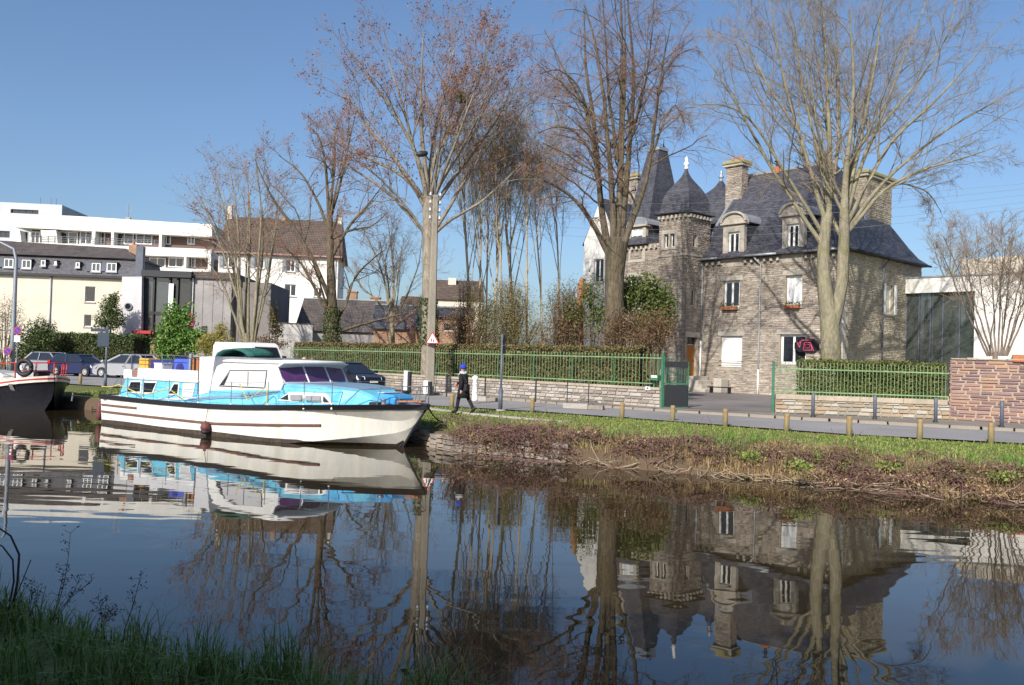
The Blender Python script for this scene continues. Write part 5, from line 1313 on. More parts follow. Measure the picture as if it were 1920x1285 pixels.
# canopies on the wheelhouse roof
MB().prism(bp((404, 687), (407, 670), (431, 669), (488, 672), (515, 676.5), (540, 681), (421, 682), y=-1.2), -1.2, 1.1).build('roof_cover', m_gcanvas, boat, bevel=.03)
out = bp((405.5, 669), (409, 662), (420, 656), (439, 654), (455, 657), (465, 663), (470, 669), y=-.9); inn = [(x * .985 - .075, z - .06) for x, z in out]
cx_ = sum(p[0] for p in out) / 7
mb = MB()
for i, y in enumerate(np.linspace(-.95, .9, 5)): pass
rings = [[(x, y, z + .05 * math.cos(y * 1.5)) for x, z in out] + [(cx_ + (x - cx_) * .93, y, z - .05 + .05 * math.cos(y * 1.5)) for x, z in reversed(out)] for y in np.linspace(-.95, .2, 5)]
MB().loft(rings).build('folded_canopy', m_canvas, boat, True)
# stack of things on the aft deck
def deckbox(label, name, cat, px0, px1, py0, y0, y1, m_, z0=1.705, group=None):
    a = BF.hit(px0, py0, y0); b_ = BF.hit(px1, py0, y0)
    r = empty(name, BF.w((a[0] + b_[0]) / 2, (y0 + y1) / 2, z0), BF.a, label, cat, group); w_ = b_[0] - a[0]; h_ = a[1] - z0
    MB().box(-w_ / 2, w_ / 2, -(y1 - y0) / 2, (y1 - y0) / 2, 0, h_).build('body', m_, r, bevel=.015, seg=1)
    return r, w_, h_
m_yel = mat('yellow_slats', (.62, .36, .05), .7, .15, 4); m_navy = mat('navy_board', (.035, .035, .16), .5, .15, 3); m_royal = mat('royal_blue', (.07, .12, .55), .5, .1, 3)
r, w_, h_ = deckbox('yellow slatted crate at the aft end of the cruiser deck', 'crate', 'crate', 261, 278, 672, -.6, -.1, m_yel)
for i in range(4): MB().box(-w_ / 2 - .01, w_ / 2 + .01, -.262, -.25, .1 + i * h_ / 4.2, .14 + i * h_ / 4.2).build('slat', m_plank, r)
r, w_, h_ = deckbox('dark navy board propped behind a white cube on the aft deck', 'board', 'board', 279, 324, 674, -.5, -.4, m_navy)
MB().prism([(w_ * .38 + .05 * math.cos(t), h_ * .55 + .2 * math.sin(t)) for t in np.linspace(0, 2 * PI, 13)[:-1]], -.058, -.045).build('painted_oval', m_yel, r)
r, w_, h_ = deckbox('small white cube shaped box on the aft deck', 'box', 'box', 289, 305, 682, -1.2, -.8, m_cabin)
MB().box(-w_ / 2 - .01, w_ / 2 + .01, -.21, .21, h_, h_ + .03).build('lid', m_cabin, r)
r, w_, h_ = deckbox('royal blue box with a dark round hole on the aft deck', 'speaker_box', 'box', 327, 358, 673, -1.1, -.5, m_royal)
mb = MB(); mb.lathe([(.2, 0), (.2, .03), (.17, .035)], 16); mb.v = [(x - w_ * .12, -.3 - z, h_ * .5 + y) for x, y, z in mb.v]; mb.build('round_grille', m_navy, r)
r, w_, h_ = deckbox('brown wooden chest next to the blue box on the aft deck', 'chest', 'chest', 359.5, 372, 674, -1.1, -.5, m_plank)
MB().box(-w_ / 2 - .01, w_ / 2 + .01, -.31, .31, h_, h_ + .04).build('lid', m_plank, r)
mb = MB(); a = BF.hit(372, 664, -1.0); mb.tube([(a[0], -1.3, 1.7), (a[0], -1.3, a[1])], .06, 10); mb.build('flue', m_zinc, boat)
# ropes and fenders
def sag(p, q, d, n=9):
    p, q = Vector(p), Vector(q); return [p.lerp(q, t) - Vector((0, 0, d * 4 * t * (1 - t))) for t in np.linspace(0, 1, n)]
yy = -1.86
xs_ = [BF.hit(px, 740, yy)[0] for px in (190, 222, 250, 262, 290, 315, 345)]
mb = MB(); mb.tube(sag((xs_[0], yy, 1.32), (xs_[1], yy, 1.42), .05) + sag((xs_[1], yy, 1.42), (xs_[3], yy, 1.15), .0, 6)[1:] + sag((xs_[3], yy, 1.15), (xs_[5], yy, 1.42), .06)[1:] + sag((xs_[5], yy, 1.42), (xs_[6], yy, 1.1), .02)[1:], .017, 5); mb.build('yellow_line', m_rope, boat)
mb = MB(); a, b_, c = [BF.hit(px, 745, -1.95)[0] for px in (446, 464, 494)]
mb.tube([(a, -1.9, 1.70), (b_, -1.95, 1.22), (c, -1.9, 1.62), (c + .12, -1.92, 1.55), (c + .14, -1.95, 1.1)], .017, 5); mb.build('yellow_line', m_rope, boat)
a = BF.hit(387, 800, -2.12); fe_ = empty('fender', BF.w(a[0], -2.16, .28), BF.a, 'faded red ball fender hanging on the white hull side', 'fender'); fe_.scale = (.75,) * 3
MB().lathe([(.02, -.24), (.12, -.2), (.2, -.08), (.21, .02), (.17, .13), (.07, .2), (.05, .26)], 12).build('ball', m_ruby, fe_, True); MB().lathe([(.03, -.3), (.16, -.25), (.19, -.14)], 12).build('dark_foot', m_strake, fe_, True); MB().tube([(0, 0, .24), (0, .1, .78)], .012, 5).build('cord', m_roped, fe_)
fe_ = empty('fender', BF.w(-12.72, -1.62, .42), BF.a, 'long dull red fender hung at the stern corner', 'fender'); fe_.scale = (.72,) * 3
MB().lathe([(.03, -.5), (.13, -.44), (.16, -.2), (.16, .2), (.12, .38), (.04, .46)], 12).build('body', m_ruby, fe_, True); MB().tube([(0, 0, .44), (.1, .05, .6), (.32, .1, .66)], .014, 5).build('cord', m_roped, fe_)
a = BF.w(.95, 0, 1.27); b_ = hitz(831, 791, .66); ml = empty('mooring_line', (b_.x, b_.y, b_.z), 0, 'dark mooring rope running from the cruiser bow to the grass', 'rope')
MB().tube([Vector(p) - Vector(b_) for p in sag(a, b_, .12)], .022, 6).build('rope', m_roped, ml); MB().tube([(0, 0, -.25), (.03, .03, .1)], .03, 6).build('stake', m_steel, ml)
a = BF.w(-12.3, 1.5, 1.05); b_ = hitz(135, 741, .68); ml = empty('mooring_line', b_, 0, 'dark mooring rope from the cruiser stern to the bank', 'rope')
MB().tube([Vector(p) - Vector(b_) for p in sag(a, b_, .15)], .02, 6).build('rope', m_roped, ml); MB().tube([(0, 0, -.25), (.03, .03, .1)], .03, 6).build('stake', m_steel, ml)

# ================================================================ barge on the left
p = hitz(112, 772, 0); GF = Fr((p.x - 1.55, p.y + .97, 0), R(-32))
bg_ = froot('barge', GF, 'black hulled barge with cream and red gunwale and red bow rails', 'boat')
SB = [(-14, 1.75, .75, 1.7, -.5), (-3.2, 1.75, .78, 1.7, -.5), (-1.8, 1.72, .88, 1.62, -.5), (-.8, 1.62, 1.02, 1.35, -.5), (0, 1.4, 1.16, .95, -.45), (.6, 1.08, 1.27, .5, -.3), (1.05, .65, 1.34, .2, 0.0), (1.3, .25, 1.38, .05, .5), (1.36, .03, 1.39, .01, .9)]
m_bhull = mat('black_hull', (.012, .012, .016), .35, .3, 2, spec=.5)
def sec(s, a, b_): # between heights fractions
    x, yd, zd, yb, zb = s
    f = lambda z: yb + (yd - yb) * (z - zb) / (zd - zb)
    return x, f, zd, zb
mb = MB(); mb.loft([[(s[0], -s[1], s[2]), (s[0], -s[3], s[4]), (s[0], s[3], s[4]), (s[0], s[1], s[2])] for s in SB] if False else [[(s[0], -s[1], s[2] - .01), (s[0], -s[1] + .02, s[2] - .01), (s[0], s[1] - .02, s[2] - .01), (s[0], s[1], s[2] - .01)] for s in SB])
for sy in (-1, 1): mb.loft([[(s[0], sy * (s[3] + (s[1] - s[3]) * k ** 1.4), s[4] + (s[2] - s[4]) * k) for k in (0, .25, .5, .75, 1)] for s in SB], closed=False)
bh = mb.build('hull', m_bhull, bg_, True)
def gun(name, z0, z1, off, m_):
    for s_ in (-1, 1):
        mb = MB(); mb.loft([[(s[0] + (.02 if s[0] > 1.2 else 0), s_ * (s[1] - .03), s[2] + z0), (s[0] + off * (s[0] > 1.2), s_ * (s[1] + off), s[2] + z0), (s[0] + off * (s[0] > 1.2), s_ * (s[1] + off), s[2] + z1), (s[0], s_ * (s[1] - .03), s[2] + z1)] for s in SB]); mb.build(name, m_, bh)
m_creamp = mat('cream_paint', (.66, .62, .54), .45, .06, 3)
gun('cream_band', -.16, -.062, .03, m_creamp); gun('red_band', -.06, 0.0, .045, m_red); gun('upper_band', .002, .08, .02, m_creamp)
mb = MB(); mb.bar((.35, -1.27, 1.1), (.2, -1.0, .72), .16, .05); mb.build('hawse_fairing', m_concg, bh)
mb = MB(); mb.tube([(-5, -1.79, .35), (-3.2, -1.78, .05), (-1.4, -1.66, .75)], .02, 6); mb.build('hanging_rope', m_roped, bg_)
MB().prism([(-9, .8), (-9, 1.42), (-.9, 1.50), (-.35, 1.14)], -1.05, 1.05).build('cabin', m_creamp, bg_, bevel=.03); MB().box(-9.1, -1.0, -1.15, 1.15, 1.42, 1.50).build('cabin_roof', mat('grey_roof_paint', (.35, .36, .4), .6, .1), bg_)
for x in (-1.75, -3.2): f_ = MB().box(x - .36, x + .36, -1.09, -1.04, 1.0, 1.36).build('window_frame', m_red, bg_); MB().box(x - .29, x + .29, -1.10, -1.05, 1.05, 1.32).build('pane', m_glass, f_)
rp = [(-3.4, -1.6, 1.5), (-1.9, -1.62, 1.66), (-.6, -1.45, 1.88), (.35, -1.1, 1.97), (1.0, -.6, 1.99), (1.3, 0, 2.0), (1.0, .6, 1.99), (.35, 1.1, 1.97), (-.6, 1.45, 1.88)]
mb = MB(); mb.tube(rp, .025, 8); mb.build('bow_rail', m_red, bg_, True)
mb = MB(); mb.tube([(x, y, z - .32) for x, y, z in rp[3:8]], .018, 6); mb.build('bow_rail', m_red, bg_, True)
for x, y, z in rp: MB().tube([(x, y, z), (x - .02, y * .97, z - .75 - .1 * (x < -1))], .025, 8).build('rail_post', m_red, bg_, True)
mb = MB(); mb.tube([(.3 * math.cos(t), 0, .3 * math.sin(t)) for t in np.linspace(0, 2 * PI, 21)], .085, 8)
ty = empty('tyre_fender', GF.w(.72, -.92, 1.78), GF.a + .5, 'old tyre hung on the red bow rail of the barge', 'tyre'); mb.build('tyre', m_strake, ty, True); MB().tube([(0, 0, .3), (0, .05, .42)], .02, 5).build('cord', m_rope, ty)
MB().lathe([(.13, 0), (.16, .1), (.14, .5), (.07, .58), (.07, .66)], 10, (-.15, -.6, 1.2)).build('ventilator', m_whitep, bg_, True)
MB().box(.25, .6, -.3, .25, 1.2, 1.62).build('anchor_winch', m_dark, bg_, bevel=.04); MB().box(-.6, -.4, -.5, -.2, 1.3, 1.72).build('post_box', m_greenp, bg_)
n = 260; C = np.array(GF.w(-2.6, -.9, 1.62)) + nr.normal(0, 1, (n, 3)) * np.array([.35, .2, .12]); V, F = leaf_quads(C, .1)
fp = empty('flower_pots', GF.w(-2.6, -.9, 1.5), GF.a, 'potted flowers standing on the barge cabin roof', 'plant'); tag(obj_from(np_mesh('flowers', V - np.array(GF.w(-2.6, -.9, 1.5)), F, m_rust), 'flowers', None, fp), kind='stuff'); fp.rotation_euler = (0, 0, 0)
for i in range(3): MB().lathe([(.09, 0), (.13, .2)], 10, (-.3 + .3 * i, 0, 0)).build('pot', m_orange, fp)

# ================================================================ vehicles
def carpaint(n, c): return mat(n, c, 0.3, 0.04, 2, metal=.25, coat=.6, spec=.5)
m_tyre = mat('tyre_rubber', (.015, .015, .015), .85, .2, 6); m_rim = mat('alloy_rim', (.45, .45, .46), .35, .05, metal=.7)
m_cglass = mat('car_glass', (.012, .016, .02), .05, .1, 2, spec=1.0); m_tail = mat('tail_lamp', (.4, .012, .012), .2, .1, coat=.5); m_head = mat('head_lamp', (.62, .63, .65), .12, .05, coat=.8)
def car(label, loc, rz, paint, L=4.1, W=1.72, hood=.92, belt=.95, H=1.48, a=(-1.9, -1.25, .35, 1.15), nose=.72, tail=.98, group='cars parked along the canal road', name='parked_car', cat='car'):
    """a: x of rear belt, rear roof, front roof, windscreen base"""
    r = empty(name, loc, rz, label, cat, group)
    h = L / 2
    prof = [(-h + .05, .3), (-h, .55), (-h + .03, tail), (a[0], belt), (a[3], belt - .02), (h - .35, hood - .12), (h - .05, nose), (h, .5), (h - .04, .28), (h - .3, .2), (-h + .3, .2)]
    b_ = MB(); k = W / 2
    b_.loft([[(x, -k * s_, z) if False else (x, y, z) for x, z in prof] for y, s_ in ((-k + .07, 1), (-k, 1), (k, 1), (k - .07, 1))])
    n = len(prof)
    b_.v = [(x * (.985 if abs(y) > k - .03 else 1.0), y, z if abs(y) < k - .03 or z < belt - .06 else z - .03) for x, y, z in b_.v]
    body = b_.build('body', paint, r, bevel=.035)
    rb, rf = k - .08, k - .26
    gh = MB(); q = [(a[0], belt - .03), (a[3], belt - .04), (a[2], H - .05), (a[1], H - .05)]
    gh.add([(q[0][0], -rb, q[0][1]), (q[1][0], -rb, q[1][1]), (q[2][0], -rf, q[2][1]), (q[3][0], -rf, q[3][1]), (q[0][0], rb, q[0][1]), (q[1][0], rb, q[1][1]), (q[2][0], rf, q[2][1]), (q[3][0], rf, q[3][1])],
           [(0, 1, 2, 3), (7, 6, 5, 4), (1, 5, 6, 2), (4, 0, 3, 7), (3, 2, 6, 7), (0, 4, 5, 1)])
    gh.build('glasshouse', m_cglass, r)
    rfm = MB(); rfm.loft([[(a[1] - .08, -rf - .02, H - .06), (a[2] + .1, -rf - .02, H - .06), (a[2] + .1, rf + .02, H - .06), (a[1] - .08, rf + .02, H - .06)], [(a[1] + .1, -rf + .1, H), (a[2] - .1, -rf + .1, H), (a[2] - .1, rf - .1, H), (a[1] + .1, rf - .1, H)]])
    rfm.build('roof', paint, r, bevel=.02)
    for s_ in (-1, 1):
        for p, q_ in (((a[3], s_ * rb, belt - .05), (a[2] + .04, s_ * rf, H - .05)), ((a[0] - .02, s_ * rb, belt - .05), (a[1] - .04, s_ * rf, H - .05)), (((a[0] + a[3]) / 2 - .1, s_ * (rb + .012), belt - .05), ((a[1] + a[2]) / 2 - .05, s_ * (rf + .012), H - .05))):
            MB().bar(p, q_, .05, .09).build('pillar', paint, r)
        for x in (-h + .78, h - .82):
            arch = MB(); arch.lathe([(.345, -.02), (.345, .03), (.30, .035)], 18); arch.v = [(x + u, s_ * (k - .01 + w_), .33 + v) for u, v, w_ in arch.v]; arch.build('wheel_arch', m_black, r)
            wl = MB(); wl.lathe([(.24, -.2), (.31, -.17), (.315, -.03), (.28, .02), (.2, .02)], 18); wl.v = [(x + u, s_ * (k + .01 + w_), .315 + v) for u, v, w_ in wl.v]; wo = wl.build('wheel', m_tyre, r, True)
            rm = MB(); rm.lathe([(.21, 0), (.2, .03), (.06, .02), (.03, .035)], 10); rm.v = [(x + u, s_ * (k + .012 + w_), .315 + v) for u, v, w_ in rm.v]; rm.build('rim', m_rim, wo)
        MB().box(a[3] - .15, a[3] + .02, min(s_ * k, s_ * (k + .2)), max(s_ * k, s_ * (k + .2)), belt - .02, belt + .13).build('mirror', paint, r, bevel=.03)
        for x in ((a[0] + a[3]) / 2 - .12, a[3] - .12): MB().box(x, x + .014, s_ * (k + .004) - .003, s_ * (k + .004) + .003, .35, belt - .08).build('door_seam', m_black, r)
        for x in ((a[0] + a[3]) / 2 + .0, a[0] + .35): MB().box(x, x + .16, s_ * (k + .012) - .012, s_ * (k + .012) + .012, belt - .2, belt - .165).build('door_handle', paint, r)
        hl = MB(); hl.add([(h - .42, s_ * (k - .02), hood - .26), (h - .04, s_ * (k - .30), nose - .06), (h - .06, s_ * (k - .30), nose - .18), (h - .3, s_ * (k + .004), nose - .14), (h - .46, s_ * (k - .06), hood - .13), (h - .10, s_ * (k - .32), nose + .03)], [(0, 1, 2, 3), (4, 5, 1, 0), (0, 3, 4), (1, 5, 2), (4, 3, 2, 5)]); hl.build('headlight', m_head, r)
        tl = MB(); tl.box(-h - .005, -h + .22, min(s_ * (k - .22), s_ * (k + .008)), max(s_ * (k - .22), s_ * (k + .008)), tail - .3, tail - .02); tl.build('tail_light', m_tail, r, bevel=.02)
    MB().box(h - .03, h + .02, -k + .12, k - .12, .42, .5).build('bumper_strip', m_black, r); MB().box(h - .0, h + .025, -.26, .26, .52, .62).build('number_plate', m_whitep, r); MB().box(-h - .025, -h + .0, -.26, .26, .55, .65).build('number_plate', m_whitep, r)
    MB().box(h - .08, h + .012, -.4, .4, nose - .16, nose - .07).build('grille', m_black, r)
    return r
def at_car(px, py, away, z=.768):
    p = hitz(px, py, z); d = Vector((p.x, p.y, 0)).normalized(); return (p.x + d.x * away, p.y + d.y * away, z)
car('dark blue hatchback with large red tail light parked by the hedge', at_car(152, 706, .8), R(-20), carpaint('dark_blue_paint', (.016, .022, .085)), L=4.1, H=1.44, a=(-1.95, -1.5, .25, 1.05), tail=1.02)
car('silver hatchback with its nose towards the barge', at_car(240, 710, .8), R(180 - 16), carpaint('silver_paint', (.36, .37, .40)), L=4.3, H=1.55, hood=.98, belt=1.0, a=(-1.9, -1.3, .1, 1.25))
car('pale grey car half hidden behind the dark blue hatchback', at_car(98, 703, 3.6), R(-20), carpaint('pale_grey_paint', (.30, .31, .34)), L=4.2, H=1.5)
car('black car parked behind the stacked boxes of the cruiser', at_car(352, 716, 2.2), R(180 - 25), carpaint('black_paint_car', (.012, .012, .016)), L=4.4, H=1.5)
car('dark navy car with lit silver headlamps parked by the low stone wall', (-8.75, 45.9, .768), R(-41), carpaint('navy_paint', (.014, .018, .04)), L=4.3, H=1.56, hood=1.02, belt=1.02, a=(-2.0, -1.6, .25, 1.2), nose=.8)
# van
vp = (-15.9, 52.1); van = empty('parked_van', (vp[0], vp[1], .768), R(-41), 'white high roofed van parked behind the cruiser', 'van', 'cars parked along the canal road')
VW = 1.0; pv_ = [(-2.8, .35), (-2.85, .6), (-2.8, 2.3), (-2.6, 2.52), (1.15, 2.5), (1.45, 2.36), (2.05, 1.35), (2.75, 1.08), (2.85, .75), (2.83, .35)]
mb = MB(); mb.loft([[(x * .99, y * (1 if z < 1.4 else .97 - .06 * (z - 1.4)), z) for x, z in pv_] for y in (-VW + .05,)] + [[(x, y * (1 if z < 1.4 else 1 - .07 * (z - 1.4)), z) for x, z in pv_] for y in (-VW, VW)] + [[(x * .99, y * (1 if z < 1.4 else .97 - .06 * (z - 1.4)), z) for x, z in pv_] for y in (VW - .05,)]); mb.build('body', mat('van_white', (.74, .74, .73), .35, .03, 2, coat=.4), van, bevel=.06)
mb = MB(); mb.add([(2.03, -.82, 1.40), (2.03, .82, 1.40), (1.53, .74, 2.24), (1.53, -.74, 2.24), (2.06, -.82, 1.39), (2.06, .82, 1.39), (1.56, .74, 2.25), (1.56, -.74, 2.25)], [(4, 5, 6, 7), (0, 1, 5, 4), (2, 3, 7, 6), (1, 2, 6, 5), (3, 0, 4, 7)]); mb.v = [(x + .02, y, z) for x, y, z in mb.v]; mb.build('windscreen', m_cglass, van)
for s_ in (-1, 1):
    MB().prism([(.75, 1.38), (1.92, 1.38), (1.48, 2.05), (.75, 2.05)], s_ * .975, s_ * 1.005).build('side_window', m_cglass, van)
    MB().box(1.75, 1.9, min(s_ * 1.0, s_ * 1.26), max(s_ * 1.0, s_ * 1.26), 1.38, 1.75).build('mirror', m_black, van, bevel=.03)
    MB().box(2.5, 2.82, min(s_ * .55, s_ * .96), max(s_ * .55, s_ * .96), .82, 1.08).build('headlight', m_head, van, bevel=.04)
    for x in (-1.75, 1.95):
        wl = MB(); wl.lathe([(.26, -.2), (.345, -.17), (.35, -.02), (.3, .02), (.2, .02)], 18); wl.v = [(x + u, s_ * (VW + .0 + w_), .35 + v) for u, v, w_ in wl.v]; wo = wl.build('wheel', m_tyre, van, True)
        rm = MB(); rm.lathe([(.22, 0), (.2, .03), (.06, .02)], 10); rm.v = [(x + u, s_ * (VW + .005 + w_), .35 + v) for u, v, w_ in rm.v]; rm.build('rim', m_rim, wo)
MB().box(2.8, 2.9, -.85, .85, .36, .62).build('bumper', m_black, van, bevel=.03); MB().box(2.72, 2.86, -.5, .5, .8, 1.0).build('grille', m_black, van)

# ================================================================ people
m_skin = mat('skin', (.50, .29, .21), .55, .06, 6)
def skin_body(name, joints, edges, m_, parent, sub=2):
    me = bpy.data.meshes.new(name); me.from_pydata([j[0] for j in joints], edges, []); me.materials.append(m_)
    o = link(bpy.data.objects.new(name, me), parent)
    md = o.modifiers.new('skin', 'SKIN')
    me.skin_vertices.new() if not me.skin_vertices else None
    for i, j in enumerate(joints):
        v = me.skin_vertices[0].data[i]; v.radius = (j[1], j[1] if len(j) < 3 else j[2]); v.use_root = (i == 0)
    sb = o.modifiers.new('sub', 'SUBSURF'); sb.levels = 1; sb.render_levels = sub
    for p in me.polygons: p.use_smooth = True
    md.use_smooth_shade = True
    return o
def person(label, loc, rz, legs, arms, coat, trou, hat=None, hair=None, scarf=None, coat_hem=.62, name='person', lean=.03):
    """local +x is forward; legs/arms: per side (upper angle, lower angle) forward swing"""
    r = empty(name, loc, rz, label, 'person')
    J = [((0, 0, .93), .13, .11), ((.01, 0, 1.12), .115, .10), ((lean, 0, 1.32), .13, .10), ((lean + .01, 0, 1.44), .055), ((lean + .025, 0, 1.50), .052), ((lean + .035, 0, 1.56), .075, .068), ((lean + .03, 0, 1.63), .085, .075), ((lean + .02, 0, 1.69), .06, .055)]
    E = [(i, i + 1) for i in range(7)]
    feet = []; legp = []; armp = []
    for s_, (ua, la) in zip((-1, 1), legs):
        hip = Vector((0, s_ * .09, .90)); kn = hip + Vector((math.sin(ua) * .43, 0, -math.cos(ua) * .43)); an_ = kn + Vector((math.sin(la) * .41, 0, -math.cos(la) * .41))
        ft = la + .05
        toe = an_ + Vector((.17 * math.cos(min(0, la) * .9), 0, -.04 + .17 * math.sin(min(0, la) * .8)))
        i = len(J); J += [(hip, .085), (kn, .055), (an_, .038), (toe, .036)]; E += [(0, i), (i, i + 1), (i + 1, i + 2), (i + 2, i + 3)]
        legp.append((hip, kn, an_, toe))
    for s_, (ua, la) in zip((-1, 1), arms):
        sh_ = Vector((lean, s_ * .18, 1.37)); el_ = sh_ + Vector((math.sin(ua) * .28, s_ * .05, -math.cos(ua) * .28)); wr_ = el_ + Vector((math.sin(la) * .25, s_ * .01, -math.cos(la) * .25)); d = (wr_ - el_).normalized(); hd = wr_ + d * .08
        i = len(J); J += [(sh_, .05), (el_, .04), (wr_, .026), (hd, .032, .018)]; E += [(2, i), (i, i + 1), (i + 1, i + 2), (i + 2, i + 3)]
        sd_ = d.cross(Vector((0, 1, 0))).normalized()
        for k, (off, ln) in enumerate(((-.028, .055), (-.01, .075), (.008, .08), (.026, .07))):
            b0 = len(J); kn_ = hd + sd_ * off * 1.0 + d * ln * .55; J += [(kn_, .0085), (kn_ + d * ln * .3 + Vector((0, -s_ * .02, 0)), .0075)]; E += [(i + 3, b0), (b0, b0 + 1)]
        b0 = len(J); J += [(wr_ + d * .045 - sd_ * .045, .009), (wr_ + d * .085 - sd_ * .058, .008)]; E += [(i + 3, b0), (b0, b0 + 1)]
        armp.append((sh_, el_, wr_))
    skin_body('body', J, E, m_skin, r)
    for (hip, kn, an_, toe) in legp:
        MB().tube([hip, hip.lerp(kn, .5), kn, kn.lerp(an_, .4), an_], [.098, .085, .068, .064, .05], 10).build('trouser_leg', trou, r, True)
        MB().tube([an_ + Vector((0, 0, .1)), an_, an_ + (toe - an_) * .5 - Vector((0, 0, .012)), toe + (toe - an_) * .18], [.055, .056, .052, .035], 10).build('shoe', m_black, r, True)
    prof = [(1.44, .085, .08, 0), (1.40, .12, .20, 0), (1.33, .135, .215, 0), (1.2, .15, .205, 0), (1.08, .15, .195, 0), (.95, .175, .215, 0), (.8, .205, .235, .0), (coat_hem, .235, .25, 0)]
    rings = [[(lean * max(0, (z - .9) / .5) + rx * math.cos(t), ry * math.sin(t), z) for t in np.linspace(0, 2 * PI, 17)[:-1]] for z, rx, ry, _ in prof]
    c = MB().loft(rings).build('coat', coat, r, True)
    for sh_, el_, wr_ in armp: MB().tube([sh_ - (el_ - sh_) * .05, sh_.lerp(el_, .5), el_, wr_], [.075, .07, .058, .048], 10).build('sleeve', coat, c, True)
    hc = (lean + .03, 0, 1.63)
    if hat:
        MB().lathe([(.098, -.035), (.108, -.02), (.108, .03), (.104, .07), (.08, .115), (.035, .14), (.0, .145)], 16, (hc[0] - .012, 0, 1.63)).build('hat', hat, r, True)
        MB().lathe([(.003, -.03), (.025, -.015), (.03, .0), (.022, .02), (0, .03)], 8, (hc[0] - .012, 0, 1.79)).build('bobble', hat, r, True)
    if hair:
        MB().lathe([(.088, -.12), (.1, -.06), (.106, .02), (.095, .07), (.06, .105), (0, .12)], 14, (hc[0] - .028, 0, 1.63)).build('hair', hair, r, True)
    for s_ in (-1, 1):
        MB().lathe([(0, -.009), (.009, 0), (0, .009)], 8, (hc[0] + .078, s_ * .03, 1.62)).build('eye', m_black, r); MB().lathe([(.0, -.03), (.016, -.01), (.018, .012), (.008, .028)], 8, (hc[0] - .01, s_ * .082, 1.61)).build('ear', m_skin, r, True)
    MB().loft([[(hc[0] + .075, -.012, 1.63), (hc[0] + .075, .012, 1.63), (hc[0] + .078, .0, 1.632)], [(hc[0] + .105, -.014, 1.592), (hc[0] + .105, .014, 1.592), (hc[0] + .108, 0, 1.598)]]).build('nose', m_skin, r, True)
    MB().box(hc[0] + .068, hc[0] + .082, -.02, .02, 1.558, 1.566).build('mouth', mat('lips', (.35, .12, .1), .5, .05) if 'lips' not in MATS else MATS['lips'], r)
    if scarf:
        MB().tube([(lean + .01 + .095 * math.cos(t), .1 * math.sin(t), 1.45 + .02 * math.sin(2 * t)) for t in np.linspace(0, 2 * PI, 15)], .045, 8).build('scarf', scarf, r, True)
        MB().tube([(lean + .1, .03, 1.44), (lean + .15, .04, 1.36), (lean + .145, .05, 1.27)], [.05, .045, .03], 8).build('scarf_end', scarf, r, True)
    return r, armp
wpos = hitz(868, 776, .735)
m_coat = mat('black_coat', (.012, .012, .016), .85, .2, 4); m_trou = mat('dark_trousers', (.02, .018, .022), .9, .2, 4)
wd = math.atan2(.53, -.848)
woman, ap_ = person('woman in long black coat and blue woolly hat walking on the edging', wpos, wd, ((-.42, -.60), (.38, .16)), ((.72, 1.15), (-.35, .05)), m_coat, m_trou, hat=mat('blue_wool', (.02, .05, .42), .9, .15, 30), scarf=mat('grey_scarf', (.45, .46, .5), .9, .15, 12), coat_hem=.56)
woman.scale = (1.0,) * 3
m_bag = mat('dark_bag', (.02, .018, .02), .7, .1); bgo = MB().box(-.27, -.15, -.02, .24, .80, 1.06).build('bag', m_bag, woman, bevel=.04); MB().tube([(-.2, .1, 1.12), (-.05, .13, 1.38), (.1, .1, 1.3)], .015, 6).build('bag_strap', m_bag, bgo)
gl_ = ap_[0][2]; MB().lathe([(.02, -.05), (.04, -.02), (.042, .02), (.02, .05)], 8, tuple(gl_ + Vector((.03, 0, -.05)))).build('red_glove', mat('red_wool', (.35, .02, .03), .9, .1), woman, True)
for px, lab, hr, ct in ((571, 'person with light blond hair standing behind the cruiser', (.55, .36, .15), (.12, .12, .15)), (586, 'person with brown hair standing behind the cruiser', (.2, .1, .05), (.25, .07, .06))):
    p = hity(px, 690, 43.5); person(lab, (p.x, p.y, .768), R(200 if px < 580 else 160), ((.03, .0), (-.03, -.03)), ((.05, .15), (-.03, .1)), mat('jacket_%d' % px, ct, .85, .15, 4), m_trou, hair=mat('hair_%d' % px, hr, .7, .2, 20), coat_hem=.85)

# ================================================================ street furniture
bolm = None
for i, (px, py) in enumerate(((150, 722), (847, 766), (998, 773), (1166, 787), (1261, 791), (1360, 801), (1474, 810), (1592, 819), (1724, 825), (1858, 832))):
    p = hitz(px, py, .715)
    near = ('in the verge beside the barge', 'beside the walking woman', 'right of the dark sign post', 'between the concrete block and the green gate', 'below the open green gate', 'opposite the driveway', 'opposite the slim green gate post', 'opposite the short right hand railing', 'opposite the middle of the tan stone wall', 'opposite the purple red schist wall')[i]
    r = empty('wooden_bollard', p, rnd.uniform(0, 3), 'short round wooden bollard ' + near, 'bollard', 'wooden bollards along the verge')
    hgt = rnd.uniform(.55, .62); tl = rnd.uniform(-.03, .03)
    MB().tube([(0, 0, -.15), (tl * .5, 0, hgt * .6), (tl, 0, hgt - .02), (tl, 0, hgt)], [.085, .083, .082, .068], 12).build('post', m_wood, r, True)
    MB().tube([(tl * .9, 0, hgt - .12), (tl * .93, 0, hgt - .08)], .086, 12, False).build('groove', m_plank, r)
